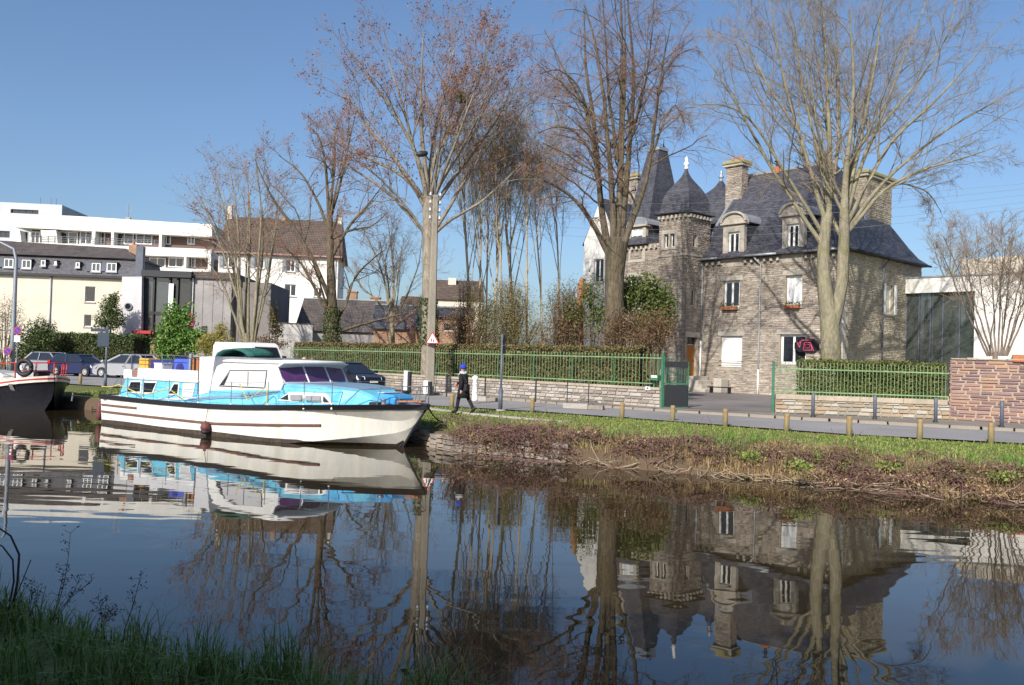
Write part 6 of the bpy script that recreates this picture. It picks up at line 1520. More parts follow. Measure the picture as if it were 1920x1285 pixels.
for i, (px, py) in enumerate(((1524, 782), (1640, 786), (1754, 792), (1878, 801))):
    p = hitz(px, py, .878); r = empty('metal_post', p, 0, 'blue grey metal pavement post ' + ('nearest the slim green gate post', 'in front of the tan stone wall', 'near where the two walls meet', 'in front of the purple red schist wall')[i], 'post', 'metal posts on the right pavement')
    MB().tube([(0, 0, -.1), (0, 0, .86), (0, 0, .9)], [.065, .065, .04], 12).build('shaft', m_bluegrey, r, True); MB().tube([(0, 0, .74), (0, 0, .78)], .07, 12, False).build('collar', m_steel, r); MB().lathe([(.1, 0), (.09, .03)], 12).build('base_plate', m_dark, r)
# rails and posts along the left pavement
fpx = [(700, 731), (762, 738), (837, 744), (909, 748), (1004, 754)]
pts = [hitz(x, y, .87) for x, y in fpx]
for i, p in enumerate(pts[2:]):
    r = empty('railing_post', p, FL.a, 'slim dark post on the left pavement ' + ('close to the lamp pole', 'between the lamp pole and the sign post', 'right of the sign post')[i], 'post', 'slim posts on the left pavement')
    MB().tube([(0, 0, 0), (0, 0, .95)], .035, 8).build('shaft', m_dark, r); MB().lathe([(.05, .0), (.05, .04), (0, .06)], 8, (0, 0, .95)).build('cap', m_dark, r)
p0 = hitz(1063, 758, .80); p1 = hitz(1103, 761, .80); r = empty('pavement_barrier', p0, math.atan2(p1.y - p0.y, p1.x - p0.x), 'slim dark metal barrier frame beside the concrete block', 'barrier'); L = (p1 - p0).length
MB().tube([(0, 0, 0), (0, 0, .95), (.05, 0, 1.0), (L - .05, 0, 1.0), (L, 0, .95), (L, 0, 0)], .022, 8).build('frame', m_dark, r); MB().tube([(0, 0, .5), (L, 0, .5)], .014, 6).build('rail', m_dark, r)
p = hitz(1087, 755, .80); r = empty('metal_post', p, 0, 'stout grey metal post standing on the concrete block', 'post'); MB().lathe([(.08, 0), (.08, .75), (.1, .78), (.1, .84), (.05, .9)], 12, (0, 0, .1)).build('shaft', m_steel, r, True); MB().box(-.1, .1, -.1, .1, 0, .12).build('foot', m_conc, r)
def block(px0, px1, py, lab, h=.22):
    a = hitz(px0, py, .768); b_ = hitz(px1, py + (px1 - px0) * .045, .768); r = empty('concrete_block', a, math.atan2(b_.y - a.y, b_.x - a.x), lab, 'block'); L = (b_ - a).length
    MB().box(0, L * .62, 0, .5, 0, h).build('block', m_conc, r, bevel=.02); MB().box(L * .625, L, .02, .48, 0, h * .8).build('low_block', m_kerb, r, bevel=.02)
block(884, 928, 752, 'low concrete block by the white post'); block(1055, 1130, 766, 'long low concrete block by the pavement barrier')
def wpost(px, py, z, h, w_, lab, bands=False):
    p = hitz(px, py, z); r = empty('white_post', p, FL.a, lab, 'post')
    if bands:
        MB().lathe([(.13, 0), (.13, .1), (.11, .12), (.11, h - .2), (.13, h - .18), (.13, h - .05), (.06, h)], 14).build('shaft', m_whitep, r, True)
        for z_ in (.35, .7): MB().lathe([(.125, 0), (.135, .02), (.125, .05)], 14, (0, 0, z_)).build('ring', m_panel, r, True)
    else:
        MB().box(-w_ / 2, w_ / 2, -.1, .1, -.02, h).build('shaft', m_whitep, r, bevel=.01); MB().box(w_ / 2, w_ / 2 + .18, -.06, .06, -.02, h - .04).build('dark_stile', m_dark, r)
wpost(762, 737, .87, 1.12, .26, 'tall white painted gate post by the low wall'); wpost(800, 738, .87, .65, .3, 'short white painted block at the foot of the lamp pole'); wpost(890, 752, .87, 1.1, .2, 'round white ringed post behind the walking woman', True)
# concrete pole with lamp and triangular sign
pp = Vector((-4.17, 43.8, .82)); r = empty('lamp_pole', pp, R(22), 'tall tapered concrete electricity pole carrying a street lamp', 'pole'); zt = hity(818, 366, 43.8).z - .82
m_polec = mat('pole_concrete', (.30, .265, .215), .9, .12, 3, bump=.006, bscale=20, big=.25, bigscale=.8, stretch=(1, 1, .4))
def sq(a, b_, z): return [(-a, -b_, z), (a, -b_, z), (a, b_, z), (-a, b_, z)]
pol = MB().loft([sq(.21, .15, -.1), sq(.12, .09, zt)]).build('shaft', m_polec, r, bevel=.02)
mb = MB(); mb.loft([[(.262, -.09, .1), (.262, .09, .1), (.262, .09, .1)] if False else sq(.03, .09, .3), sq(.03, .05, zt - .3)]); mb.v = [(x + .212 - (.085 * (z / zt)), y, z) for x, y, z in mb.v]; mb.build('channel_shade_strip', m_dark, r)  # dark cable tray, widened to paint in the pole's shaded right side
MB().tube([(.3, -.05, .0), (.34, -.06, .6), (.29, -.05, 1.6)], .02, 6).build('green_cable', m_green, r)
arm = MB().tube([(0, 0, zt - .8), (-.05, -.05, zt + .6), (-.35, -.2, zt + 1.6), (-.75, -.4, zt + 1.95)], [.05, .045, .04, .035], 8).build('lamp_arm', m_steel, r, True)
MB().lathe([(.05, -.3), (.13, -.22), (.16, 0), (.12, .25), (.04, .32)], 12).build('lamp_head', m_dark, r, True).matrix_local = Matrix.Translation((-.92, -.48, zt + 1.92)) @ Matrix.Rotation(R(75), 4, 'Y')
for z in (zt - .1, zt - .5, zt - .9, zt - 1.3):
    mb = MB(); mb.box(-.3, .3, -.04, .04, z, z + .07); cr = mb.build('cross_arm', m_steel, r)
    for x in (-.26, .26): MB().lathe([(.05, 0), (.06, .05), (.04, .1), (.05, .15)], 8, (x, -.02, z + .07)).build('insulator', m_panel, cr)
q = hity(811, 637, 43.4); s_ = empty('warning_sign', (q.x, q.y, q.z), R(-8), 'red bordered triangular warning sign fixed on the concrete pole', 'sign')
tri = lambda k: [(k * .38 * math.cos(a), k * .38 * math.sin(a)) for a in (PI / 2, PI / 2 + 2 * PI / 3, PI / 2 + 4 * PI / 3)]
MB().prism(tri(1.12), -.02, .0).build('red_border', m_red, s_, bevel=.02); MB().prism(tri(.82), -.027, -.021).build('white_field', m_whitep, s_)
mb = MB(); mb.prism([(-.10, -.12), (-.04, -.12), (-.02, .02), (-.08, .04)], -.032, -.028); mb.prism([(.03, -.12), (.09, -.12), (.07, .0), (.02, .02)], -.032, -.028); mb.prism([(-.07 + .03 * math.cos(t), .075 + .03 * math.sin(t)) for t in np.linspace(0, 6.28, 9)[:-1]], -.032, -.028); mb.prism([(.05 + .027 * math.cos(t), .045 + .027 * math.sin(t)) for t in np.linspace(0, 6.28, 9)[:-1]], -.032, -.028); mb.build('pictogram', m_black, s_); MB().box(-.05, .05, 0, .25, -.12, .12).build('clamp', m_steel, s_)
# dark sign post by the verge
p = hitz(938, 770, .74); r = empty('sign_post', p, R(20), 'dark blue grey sign post with edge on plates by the verge', 'sign post')
D_ = p.y; zt = hity(938, 627, D_).z - p.z
MB().tube([(0, 0, -.1), (0, 0, zt)], .045, 10).build('pole', m_bluegrey, r, True); MB().tube([(0, 0, 0), (0, 0, .85)], .08, 10).build('sleeve', m_bluegrey, r, True); MB().lathe([(.2, 0), (.18, .04)], 12).build('footing', m_conc, r)
m_signb = mat('sign_back', (.03, .045, .075), .5, .1)
for z0, z1, w_ in ((zt - .42, zt, .40), (zt - .75, zt - .46, .36)):
    mb = MB(); mb.prism([(w_ / 2 * math.cos(t), (z0 + z1) / 2 + (z1 - z0) / 2 * math.sin(t)) for t in np.linspace(0, 2 * PI, 21)[:-1]] if z0 > zt - .5 else [(-w_ / 2, z0), (w_ / 2, z0), (w_ / 2, z1), (-w_ / 2, z1)], -.075, -.055); o = mb.build('sign_plate', m_signb, r); o.rotation_euler = (0, 0, R(55))
# left sign post
p = hitz(197, 727, .73); r = empty('sign_post', p, R(5), 'tall dark post with plain dark plates beside the silver hatchback', 'sign post'); D_ = p.y; zt = hity(198, 612, D_).z - p.z
MB().tube([(0, 0, -.1), (0, 0, zt)], .05, 10).build('pole', m_bluegrey, r, True); MB().tube([(0, 0, 0), (0, 0, .7)], .075, 10).build('sleeve', m_bluegrey, r, True)
MB().box(-.42, .12, -.07, -.05, zt - 1.0, zt - .3).build('sign_plate', m_signb, r); MB().box(-.75, .1, -.09, -.07, zt - .28, zt - .12).build('finger_plate', m_signb, r)
# left lamp post with no parking discs
p = hitz(22, 700, .8); p = Vector((p.x, p.y, .77)); 
p = hity(22, 690, 47); r = empty('lamp_post', (p.x, p.y, .76), R(10), 'grey street lamp post with round no parking signs', 'lamp post'); zt = hity(31, 462, 47).z - .76
MB().tube([(0, 0, 0), (0, 0, 2.5), (.0, 0, zt - .7), (-.15, 0, zt - .15), (-.8, 0, zt + .15), (-1.3, 0, zt + .22)], [.16, .13, .09, .075, .06, .05], 10).build('pole', mat('galvanised', (.27, .29, .33), .5, .1, metal=.4), r, True)
MB().loft([[(-1.25, -.1, zt + .2), (-1.25, .1, zt + .2), (-1.25, .1, zt + .32), (-1.25, -.1, zt + .32)], [(-1.9, -.13, zt + .2), (-1.9, .13, zt + .2), (-1.9, .1, zt + .34), (-1.9, -.1, zt + .34)]]).build('lamp_head', m_dark, r, bevel=.03)
m_nb = mat('sign_blue', (.03, .05, .35), .4, .05)
def nopark(px, py, lab, plate):
    q = hity(px, py, 46.6); s_ = empty('parking_sign', (q.x, q.y, .76), R(-5), lab, 'sign'); zc = q.z - .76
    def disc(r_, y0, y1, m_, nm): mb = MB(); mb.prism([(r_ * math.cos(t), zc + r_ * math.sin(t)) for t in np.linspace(0, 2 * PI, 25)[:-1]], y0, y1); return mb.build(nm, m_, s_)
    disc(.22, -.02, 0, m_red, 'red_rim'); disc(.175, -.027, -.021, m_nb, 'blue_field'); mb = MB(); mb.bar((-.13, -.031, zc + .13), (.13, -.031, zc - .13), .004, .05); mb.build('red_bar', m_red, s_)
    MB().tube([(0, .03, 0), (0, .03, zc + .25)], .03, 8).build('pole', m_steel, s_)
    if plate: MB().box(-.17, .17, -.02, 0, zc - .62, zc - .28).build('plate', m_whitep, s_)
nopark(33, 620, 'round blue and red no parking sign with white plate beneath', True); nopark(14, 659, 'low round blue and red no parking sign beside the lamp post', False)
# green planter behind the bow
p = hity(732, 745, 35.0); r = empty('planter', (p.x, p.y, .74), R(-12), 'long dark green box with black rim behind the cruiser bow', 'planter'); MB().box(-.72, .72, -.3, .3, 0, .52).build('box', mat('bottle_green', (.02, .11, .09), .6, .15, 4), r, bevel=.02); MB().box(-.78, .78, -.35, .35, .522, .58).build('rim', m_black, r)
for i in range(9): MB().box(-.68 + i * .165, -.64 + i * .165, -.315, -.301, .02, .5).build('rib', m_dark, r)
# overhead cables
ptop = Vector((-4.1, 43.75, hity(818, 372, 43.8).z))
for i, (py, dzz) in enumerate(((341, .05), (350, -.3), (361, -.55), (374, -.95), (384, -1.3))):
    q = hity(1960, py, 30); a = ptop + Vector((.25 if i % 2 else -.25, 0, dzz)); r = empty('overhead_cable', a, 0, 'thin overhead cable running right from the concrete pole', 'cable', 'cables strung from the pole')
    MB().tube([Vector(v) - a for v in sag(a, q, .55 + .1 * i, 25)], .006, 4).build('wire', m_bluegrey, r)
for i, (px, py, Y) in enumerate(((-20, 470, 60), (-20, 492, 60), (240, 520, 66))):
    q = hity(px, py, Y); a = ptop + Vector((-.25, 0, -.6 - .35 * i)); r = empty('overhead_cable', a, 0, 'thin overhead cable running left from the concrete pole', 'cable', 'cables strung left of the pole')
    MB().tube([Vector(v) - a for v in sag(a, q, .8, 25)], .006, 4).build('wire', m_bluegrey, r)

# ================================================================ bare trees
def resamp(pts, n):
    p = np.array(pts, float); d = np.concatenate([[0], np.cumsum(np.linalg.norm(np.diff(p[:, :3], axis=0), axis=1))])
    t = np.linspace(0, d[-1], n)
    # Catmull-like smoothing by two passes of corner averaging
    q = np.stack([np.interp(t, d, p[:, k]) for k in range(p.shape[1])], 1)
    for _ in range(2): q[1:-1] = .25 * q[:-2] + .5 * q[1:-1] + .25 * q[2:]
    return q
def grow(P, Rr, per, t0, t1, ang, lenf, S_, up=0.0, jit=.12, rf=.6, rmin=.004, tip=.45, lmin=0, droop=0.0, lat=None):
    N, Sp, _ = P.shape
    k = np.repeat(np.arange(N), per); M_ = len(k)
    base = np.tile((np.arange(per) + .5) / per, N)
    t = t0 + (t1 - t0) * np.clip(base + nr.uniform(-.5, .5, M_) / per, 0, 1)
    f = t * (Sp - 1); i = np.minimum(f.astype(int), Sp - 2); w_ = (f - i)[:, None]
    O = P[k, i] * (1 - w_) + P[k, i + 1] * w_
    T = P[k, i + 1] - P[k, i]; T /= np.linalg.norm(T, axis=1)[:, None] + 1e-9
    pr = np.cross(T, nr.normal(size=(M_, 3))); pr /= np.linalg.norm(pr, axis=1)[:, None] + 1e-9
    a = np.abs(nr.normal(ang[0], ang[1], M_))[:, None]
    D = np.cos(a) * T + np.sin(a) * pr; D[:, 2] += up; D /= np.linalg.norm(D, axis=1)[:, None]
    PL = np.linalg.norm(np.diff(P, axis=1), axis=2).sum(1)[k]
    Ln = np.maximum(PL * lenf * (1.15 - .65 * t) * nr.uniform(.6, 1.3, M_), lmin)
    r0 = np.maximum((Rr[k, i] * (1 - w_[:, 0]) + Rr[k, i + 1] * w_[:, 0]) * rf * nr.uniform(.75, 1.1, M_), rmin)
    C = np.zeros((M_, S_, 3)); C[:, 0] = O; st = (Ln / (S_ - 1))[:, None]
    for s in range(1, S_):
        D = D + nr.normal(0, jit, (M_, 3)); D[:, 2] += up * .35 - droop * s / S_; D /= np.linalg.norm(D, axis=1)[:, None]
        C[:, s] = C[:, s - 1] + D * st
    R2 = np.maximum(r0[:, None] * np.linspace(1, tip, S_)[None], rmin * .8)
    return C, R2
def tree(name, label, Y, trunk, limbs, per=(7, 7, 6), angs=(.75, .7, .7), lens=(.5, .45, .5), up=.12, droop=0.0, bark=None, twig=None, seeds=0, extra=0, jit=.13, depth=.5, rmin=.0056, group=None, z0=.8, trunkn=12, seedm=None, mist=(), ivy=None, lmins=(.5, .4, .3), t00=.3):
    """trunk and limbs as (px, py, width px[, depth offset m]); they stand at distance Y"""
    base = hity(trunk[0][0], trunk[0][1], Y); base.z = z0
    rt_ = empty(name, base, 0, label, 'tree', group); B0 = np.array(base)
    sc = Y / FPX
    def conv(l, dd, wk=.66):
        out = []; n = len(l)
        for j, q in enumerate(l):
            off = q[3] if len(q) > 3 else dd * (j / max(1, n - 1)) ** 1.2
            p = hity(q[0], q[1], Y + off); out.append((p.x, p.y, p.z, q[2] / 2 * sc * wk))
        return out
    tk = conv(trunk, 0, .82); tk[0] = (tk[0][0], tk[0][1], z0 - .3, tk[0][3] * 1.15)
    tq = resamp(tk, 16); tq[:, :2] += np.cumsum(nr.normal(0, .008, (16, 2)), 0)
    parts = [tubes(tq[None, :, :3], tq[None, :, 3], trunkn)]
    LP = []
    for l in limbs:
        dd = rnd.uniform(-1, 1) * depth * Y * .1
        q = resamp(conv(l, dd), 14); q[2:, :3] += np.cumsum(nr.normal(0, .022, (12, 3)), 0); LP.append(q)
    LP = np.array(LP)
    if extra:     # more limbs swinging towards and away from the canal
        k = nr.choice(np.where(LP[:, 0, 3] < .25)[0], extra); E_ = LP[k].copy(); o = E_[:, :1, :3]; v = E_[:, :, :3] - o
        a = nr.uniform(.5, 1.3, extra) * nr.choice([-1, 1], extra); ca, sa = np.cos(a)[:, None], np.sin(a)[:, None]
        s_ = nr.uniform(.7, .98, extra)[:, None]
        E_[:, :, 0] = o[:, :, 0] + (v[..., 0] * ca - v[..., 1] * sa) * s_; E_[:, :, 1] = o[:, :, 1] + (v[..., 0] * sa + v[..., 1] * ca) * s_; E_[:, :, 2] = o[:, :, 2] + v[..., 2] * s_
        E_[:, :, 3] *= .7; LP = np.concatenate([LP, E_])
    P0, R0 = LP[..., :3], np.maximum(LP[..., 3], .02)
    parts.append(tubes(P0, R0, 7))
    P1, R1 = grow(P0, R0, per[0], t00, .98, (angs[0], .2), lens[0], 9, up, jit, .42, rmin * 1.8, lmin=lmins[0], droop=droop * .4)
    parts.append(tubes(P1, R1, 5))
    V, F = join_np(parts)
    obj_from(np_mesh('trunk', V - B0, F, bark or m_bark, True), 'trunk', None, rt_)
    P2, R2 = grow(P1, R1, per[1], .2, 1.0, (angs[1], .25), lens[1], 7, up, jit * 1.1, .5, rmin * 1.25, lmin=lmins[1], droop=droop)
    P3, R3 = grow(P2, R2, per[2], .15, 1.0, (angs[2], .25), lens[2], 5, up * .6, jit * 1.3, .65, rmin, lmin=lmins[2], droop=droop * 1.5, tip=.6)
    V, F = join_np([tubes(P2, R2, 3), tubes(P3, R3, 3)])
    tag(obj_from(np_mesh('crown', V - B0, F, twig or m_twig, True), 'crown', None, rt_), kind='stuff')
    if seeds:
        e = P3[nr.integers(0, len(P3), seeds), nr.integers(2, 5, seeds)] + nr.normal(0, .05, (seeds, 3))
        V, F = leaf_quads(e, .10, .8); tag(obj_from(np_mesh('dry_leaves', V - B0, F, seedm or m_seed), 'dry_leaves', None, rt_), kind='stuff')
    for mx_, my, mr_ in mist:
        c = np.array(hity(mx_, my, Y)); r_ = mr_ * sc; d = nr.normal(size=(700, 3)); d /= np.linalg.norm(d, axis=1)[:, None]
        V, F = leaf_quads(c + d * (r_ * nr.random(700) ** .4)[:, None], .13, .35); tag(obj_from(np_mesh('mistletoe', V - B0, F, m_bamboo if False else m_ever), 'mistletoe', None, rt_), kind='stuff')
    if ivy:
        y0, y1, n = ivy; zt_, zb_ = hity(trunk[0][0], y0, Y).z, hity(trunk[0][0], y1, Y).z
        z = nr.uniform(zb_, zt_, n); cx = np.interp(z, tq[:, 2], tq[:, 0]); cy = np.interp(z, tq[:, 2], tq[:, 1]); rr = np.interp(z, tq[:, 2], tq[:, 3]); a = nr.uniform(0, 6.28, n); rr = rr * nr.uniform(.95, 1.35, n) + .03
        V, F = leaf_quads(np.stack([cx + np.cos(a) * rr, cy + np.sin(a) * rr, z], 1), .13, .8); tag(obj_from(np_mesh('ivy', V - B0, F, m_hedged), 'ivy', None, rt_), kind='stuff')
    return rt_
# --- tall plane like tree behind the lamp pole
tree('plane_tree', 'tall fan shaped bare tree with dry russet fruit behind the lamp pole', 47.5,
     [(808, 655, 34), (804, 570, 31), (803, 480, 28), (803, 410, 27), (803, 370, 26)],
     [[(803, 395, 16), (790, 312, 12), (756, 240, 9), (712, 172, 6), (655, 95, 2)],
      [(803, 400, 14), (772, 340, 11), (717, 308, 8), (671, 290, 5), (618, 245, 2)],
      [(803, 385, 14), (765, 330, 11), (700, 250, 8), (655, 180, 5), (622, 150, 2)],
      [(800, 440, 13), (785, 425, 11), (743, 373, 9), (700, 336, 7), (640, 300, 2)],
      [(803, 380, 17), (795, 300, 13), (790, 225, 10), (788, 150, 6), (793, 65, 2)],
      [(803, 380, 12), (780, 290, 9), (752, 200, 7), (728, 130, 4), (715, 80, 2)],
      [(804, 380, 17), (806, 300, 12), (822, 215, 9), (845, 140, 6), (858, 60, 2)],
      [(806, 385, 15), (838, 318, 11), (872, 262, 8), (905, 190, 5), (935, 100, 2)],
      [(806, 400, 15), (850, 330, 11), (905, 262, 8), (950, 190, 5), (985, 120, 2)],
      [(808, 440, 14), (838, 400, 11), (866, 348, 9), (919, 265, 6), (985, 205, 2)],
      [(806, 445, 12), (850, 408, 9), (900, 380, 7), (950, 335, 4), (985, 300, 2)],
      [(804, 375, 13), (815, 280, 10), (880, 190, 7), (905, 130, 4), (915, 70, 2)]],
     per=(9, 8, 7), angs=(.62, .65, .75), lens=(.52, .48, .5), up=.07, bark=mat('plane_bark', (.20, .165, .125), .95, .35, 3, bump=.09, bscale=8, col2=(.27, .24, .19), stretch=(1, 1, .5), big=.3, bigscale=1), twig=m_twigr, seeds=8000, extra=6, mist=((866, 184, 13),), ivy=(560, 650, 900))
# --- big lime tree in front of the tower
tree('lime_tree', 'tall bare lime tree with many upright leaders and drooping reddish twigs', 43,
     [(1157, 660, 50), (1154, 580, 44), (1153, 520, 42), (1157, 475, 50), (1158, 455, 52)],
     [[(1145, 480, 24), (1127, 420, 20), (1125, 350, 16), (1113, 225, 12), (1098, 125, 8), (1095, 20, 3)],
      [(1150, 470, 24), (1152, 380, 18), (1145, 300, 14), (1138, 200, 11), (1122, 90, 7), (1098, 5, 3)],
      [(1158, 470, 26), (1163, 370, 19), (1163, 280, 15), (1162, 180, 12), (1165, 80, 8), (1160, -60, 3)],
      [(1163, 465, 24), (1172, 360, 17), (1186, 250, 13), (1190, 150, 9), (1182, 60, 6), (1178, -50, 3)],
      [(1165, 470, 22), (1195, 385, 14), (1217, 330, 11), (1223, 250, 9), (1236, 150, 6), (1258, 40, 2)],
      [(1140, 475, 18), (1103, 405, 12), (1070, 370, 9), (1040, 352, 7), (1003, 330, 3)],
      [(1126, 380, 12), (1118, 300, 9), (1092, 254, 7), (1050, 232, 5), (1008, 250, 2)],
      [(1120, 320, 11), (1100, 210, 8), (1060, 140, 5), (1022, 60, 2)],
      [(1115, 240, 9), (1085, 160, 6), (1050, 130, 4), (1015, 140, 2)],
      [(1223, 260, 9), (1240, 140, 6), (1272, 95, 4), (1298, 90, 2)],
      [(1222, 290, 8), (1246, 230, 6), (1268, 190, 4), (1285, 240, 2)],
      [(1158, 300, 11), (1140, 180, 7), (1130, 60, 4), (1125, -40, 2)],
      [(1186, 250, 9), (1212, 150, 6), (1225, 50, 3), (1228, -40, 2)]],
     per=(10, 9, 7), angs=(.85, .75, .75), lens=(.40, .48, .55), up=.03, droop=.22, bark=m_barkd, twig=m_twigr, extra=4, depth=.45, t00=.18)
# --- big twin stemmed tree in front of the manor
tree('maple_tree', 'wide crowned bare tree with two pale stems in front of the manor', 42,
     [(1561, 690, 46), (1558, 625, 43), (1554, 585, 40), (1544, 530, 29), (1543, 460, 27), (1552, 400, 24)],
     [[(1562, 612, 34, 0), (1578, 552, 36, -.1), (1585, 480, 35, -.2), (1585, 415, 31, -.2), (1588, 330, 14), (1600, 240, 11), (1606, 140, 8), (1598, 20, 3)],
      [(1554, 420, 20), (1556, 300, 15), (1552, 210, 11), (1546, 140, 8), (1545, 50, 5), (1530, -50, 2)],
      [(1552, 430, 17), (1521, 330, 12), (1500, 250, 9), (1472, 175, 7), (1457, 85, 5), (1440, -30, 2)],
      [(1548, 470, 15), (1515, 420, 12), (1480, 360, 11), (1434, 300, 9), (1391, 215, 7), (1362, 161, 5), (1312, 100, 2)],
      [(1550, 450, 13), (1500, 372, 10), (1452, 290, 8), (1402, 208, 6), (1345, 188, 4), (1302, 198, 2)],
      [(1583, 420, 16), (1606, 330, 12), (1640, 250, 10), (1670, 180, 7), (1702, 85, 5), (1745, -30, 2)],
      [(1585, 425, 15), (1630, 340, 11), (1676, 258, 9), (1740, 205, 7), (1800, 145, 4), (1878, 50, 2)],
      [(1588, 430, 14), (1650, 348, 11), (1722, 288, 8), (1790, 232, 6), (1850, 200, 4), (1908, 165, 2)],
      [(1590, 435, 12), (1660, 352, 9), (1740, 312, 7), (1800, 300, 5), (1880, 268, 2)],
      [(1650, 360, 8), (1690, 345, 6), (1740, 358, 4), (1768, 395, 2)],
      [(1583, 400, 13), (1610, 290, 10), (1630, 180, 7), (1645, 80, 5), (1650, -40, 2)],
      [(1555, 400, 13), (1535, 280, 9), (1505, 170, 7), (1480, 60, 4), (1475, -40, 2)],
      [(1556, 380, 12), (1575, 270, 9), (1572, 160, 7), (1568, 60, 4), (1570, -50, 2)],
      [(1500, 250, 8), (1440, 170, 6), (1400, 80, 4), (1375, 0, 2)],
      [(1640, 250, 8), (1700, 180, 6), (1770, 90, 4), (1800, -10, 2)]],
     per=(11, 9, 7), angs=(.62, .65, .7), lens=(.46, .46, .5), up=.05, bark=m_bark, twig=m_twig, extra=5, depth=.5, t00=.22)
# --- ivy clad tree left of centre
tree('ivy_tree', 'bare crooked tree with ivy at its foot in front of the white house', 58,
     [(624, 655, 36), (622, 600, 28), (620, 540, 20), (618, 470, 17), (617, 400, 14)],
     [[(618, 490, 11), (655, 425, 8), (690, 390, 6), (722, 350, 2)], [(617, 420, 10), (640, 340, 7), (655, 260, 4), (668, 210, 2)], [(617, 410, 11), (612, 330, 8), (598, 250, 5), (575, 235, 2)],
      [(618, 560, 14), (590, 490, 11), (548, 420, 9), (508, 372, 6), (478, 300, 2)], [(618, 590, 12), (592, 545, 9), (560, 480, 6), (530, 460, 2)], [(622, 612, 10), (648, 580, 8), (664, 520, 8), (690, 495, 4), (725, 470, 2)],
      [(626, 625, 10), (670, 610, 8), (720, 596, 6), (775, 580, 2)], [(617, 430, 10), (585, 360, 7), (560, 320, 5), (520, 290, 2)], [(618, 450, 9), (662, 430, 7), (695, 430, 4), (728, 400, 2)], [(617, 400, 9), (628, 320, 6), (625, 250, 4), (640, 215, 2)]],
     per=(8, 7, 7), angs=(.8, .75, .8), lens=(.5, .46, .48), up=.06, jit=.2, bark=m_barkd, twig=m_twigr, seeds=1500, extra=4, ivy=(575, 650, 1300))
# --- many stemmed tree in front of the white house
tree('alder_clump', 'slender many stemmed bare tree before the grey hall', 61,
     [(466, 660, 22), (464, 640, 16), (462, 625, 12)],
     [[(460, 650, 11), (446, 560, 9), (432, 470, 7), (420, 390, 4), (395, 320, 2)], [(462, 650, 10), (450, 560, 8), (448, 460, 6), (440, 380, 4), (430, 300, 2)], [(465, 650, 11), (465, 560, 9), (470, 460, 7), (472, 380, 4), (460, 300, 2)], [(472, 650, 12), (480, 560, 9), (483, 470, 7), (490, 390, 5), (478, 290, 2)],
      [(456, 645, 9), (436, 580, 7), (415, 520, 5), (385, 480, 2)], [(476, 645, 8), (500, 540, 6), (515, 450, 5), (520, 370, 2)], [(446, 560, 7), (415, 470, 5), (390, 410, 4), (372, 370, 2)]],
     per=(8, 7, 7), angs=(.6, .65, .7), lens=(.42, .48, .48), up=.07, bark=m_bark, twig=m_twigr, seeds=1800, extra=4)
# --- slim saplings of the thicket
m_barkp = mat('straw_bark', (.38, .32, .22), .9, .2, 3, bump=.03)
SPX = [(884, 258, 9), (898, 240, 7), (912, 300, 6), (926, 225, 8), (944, 280, 6), (968, 235, 10), (990, 262, 7), (1022, 300, 6), (1052, 330, 6)]
for i, (px, pt, w_) in enumerate(SPX):
    ln_ = rnd.uniform(-30, 30); x = px
    tr_ = [(x, 660, w_ * .8), (x + ln_ * .3, 520, w_ * .65), (x + ln_ * .6, 420, w_ * .55)]
    lb = []
    for k in range(6):
        yb = 560 - k * 45; sx = x + ln_ * (660 - yb) / 420; e = rnd.uniform(-55, 55)
        lb.append([(sx, yb, w_ * .4), (sx + e * .35, yb - 70, w_ * .3), (sx + e * .75, yb - 150, w_ * .2), (sx + e, max(pt + rnd.uniform(-10, 40), yb - 250), 1.5)])
    lb.append([(x + ln_ * .6, 430, w_ * .5), (x + ln_ * .8, 340, w_ * .35), (x + ln_, pt, 1.5)])
    tree('sapling', 'slim bare pale stemmed tree in the thicket behind the hedge', 50 + rnd.uniform(0, 6), tr_, lb, per=(7, 7, 6), angs=(.65, .65, .7), lens=(.46, .46, .48), up=.08, bark=m_barkp, twig=m_twigg if i % 2 else m_twig, extra=2, trunkn=8, group='slim trees of the thicket')
tree('orchard_tree', 'pale spreading bare tree above the blue slate shed', 64, [(737, 665, 14), (735, 600, 11), (733, 560, 9)],
     [[(735, 600, 8), (720, 530, 6), (700, 470, 4), (680, 430, 2)], [(734, 590, 8), (740, 520, 6), (735, 460, 4), (728, 410, 2)], [(735, 610, 7), (765, 550, 5), (785, 490, 3), (790, 430, 2)], [(733, 600, 7), (700, 560, 5), (675, 540, 3), (650, 500, 2)], [(735, 615, 7), (770, 590, 5), (790, 570, 2)]],
     per=(8, 7, 6), angs=(.7, .7, .7), lens=(.5, .45, .45), up=.1, bark=m_bark, twig=m_twig, extra=5)
# --- right shrub tree against the white wall
lb = [[(1868 + k * 4, 668, 6), (1862 + k * 11, 600, 4.5), (1858 + k * 19, 520, 3), (1855 + k * 27 + rnd.uniform(-8, 8), 410 + abs(k) * 12, 2)] for k in (-4, -3, -2, -1, 0, 1, 2, 3, 4, 5)]
tree('shrub_tree', 'many stemmed bare shrub against the white annexe wall', 39.5, [(1870, 690, 14), (1868, 672, 12), (1868, 660, 9)], lb, per=(9, 7, 6), angs=(.6, .65, .7), lens=(.38, .46, .48), up=.06, bark=mat('red_bark', (.20, .155, .13), .9, .2, 3), twig=m_twig, extra=3)
tree('far_tree', 'distant small bare tree beyond the manor roof edge', 85, [(1775, 640, 10), (1778, 540, 8), (1780, 500, 6)], [[(1778, 540, 5), (1760, 490, 3), (1745, 450, 1)], [(1779, 530, 5), (1782, 470, 3), (1780, 430, 1)], [(1779, 535, 5), (1800, 490, 3), (1815, 450, 1)]], per=(7, 6, 5), extra=3)

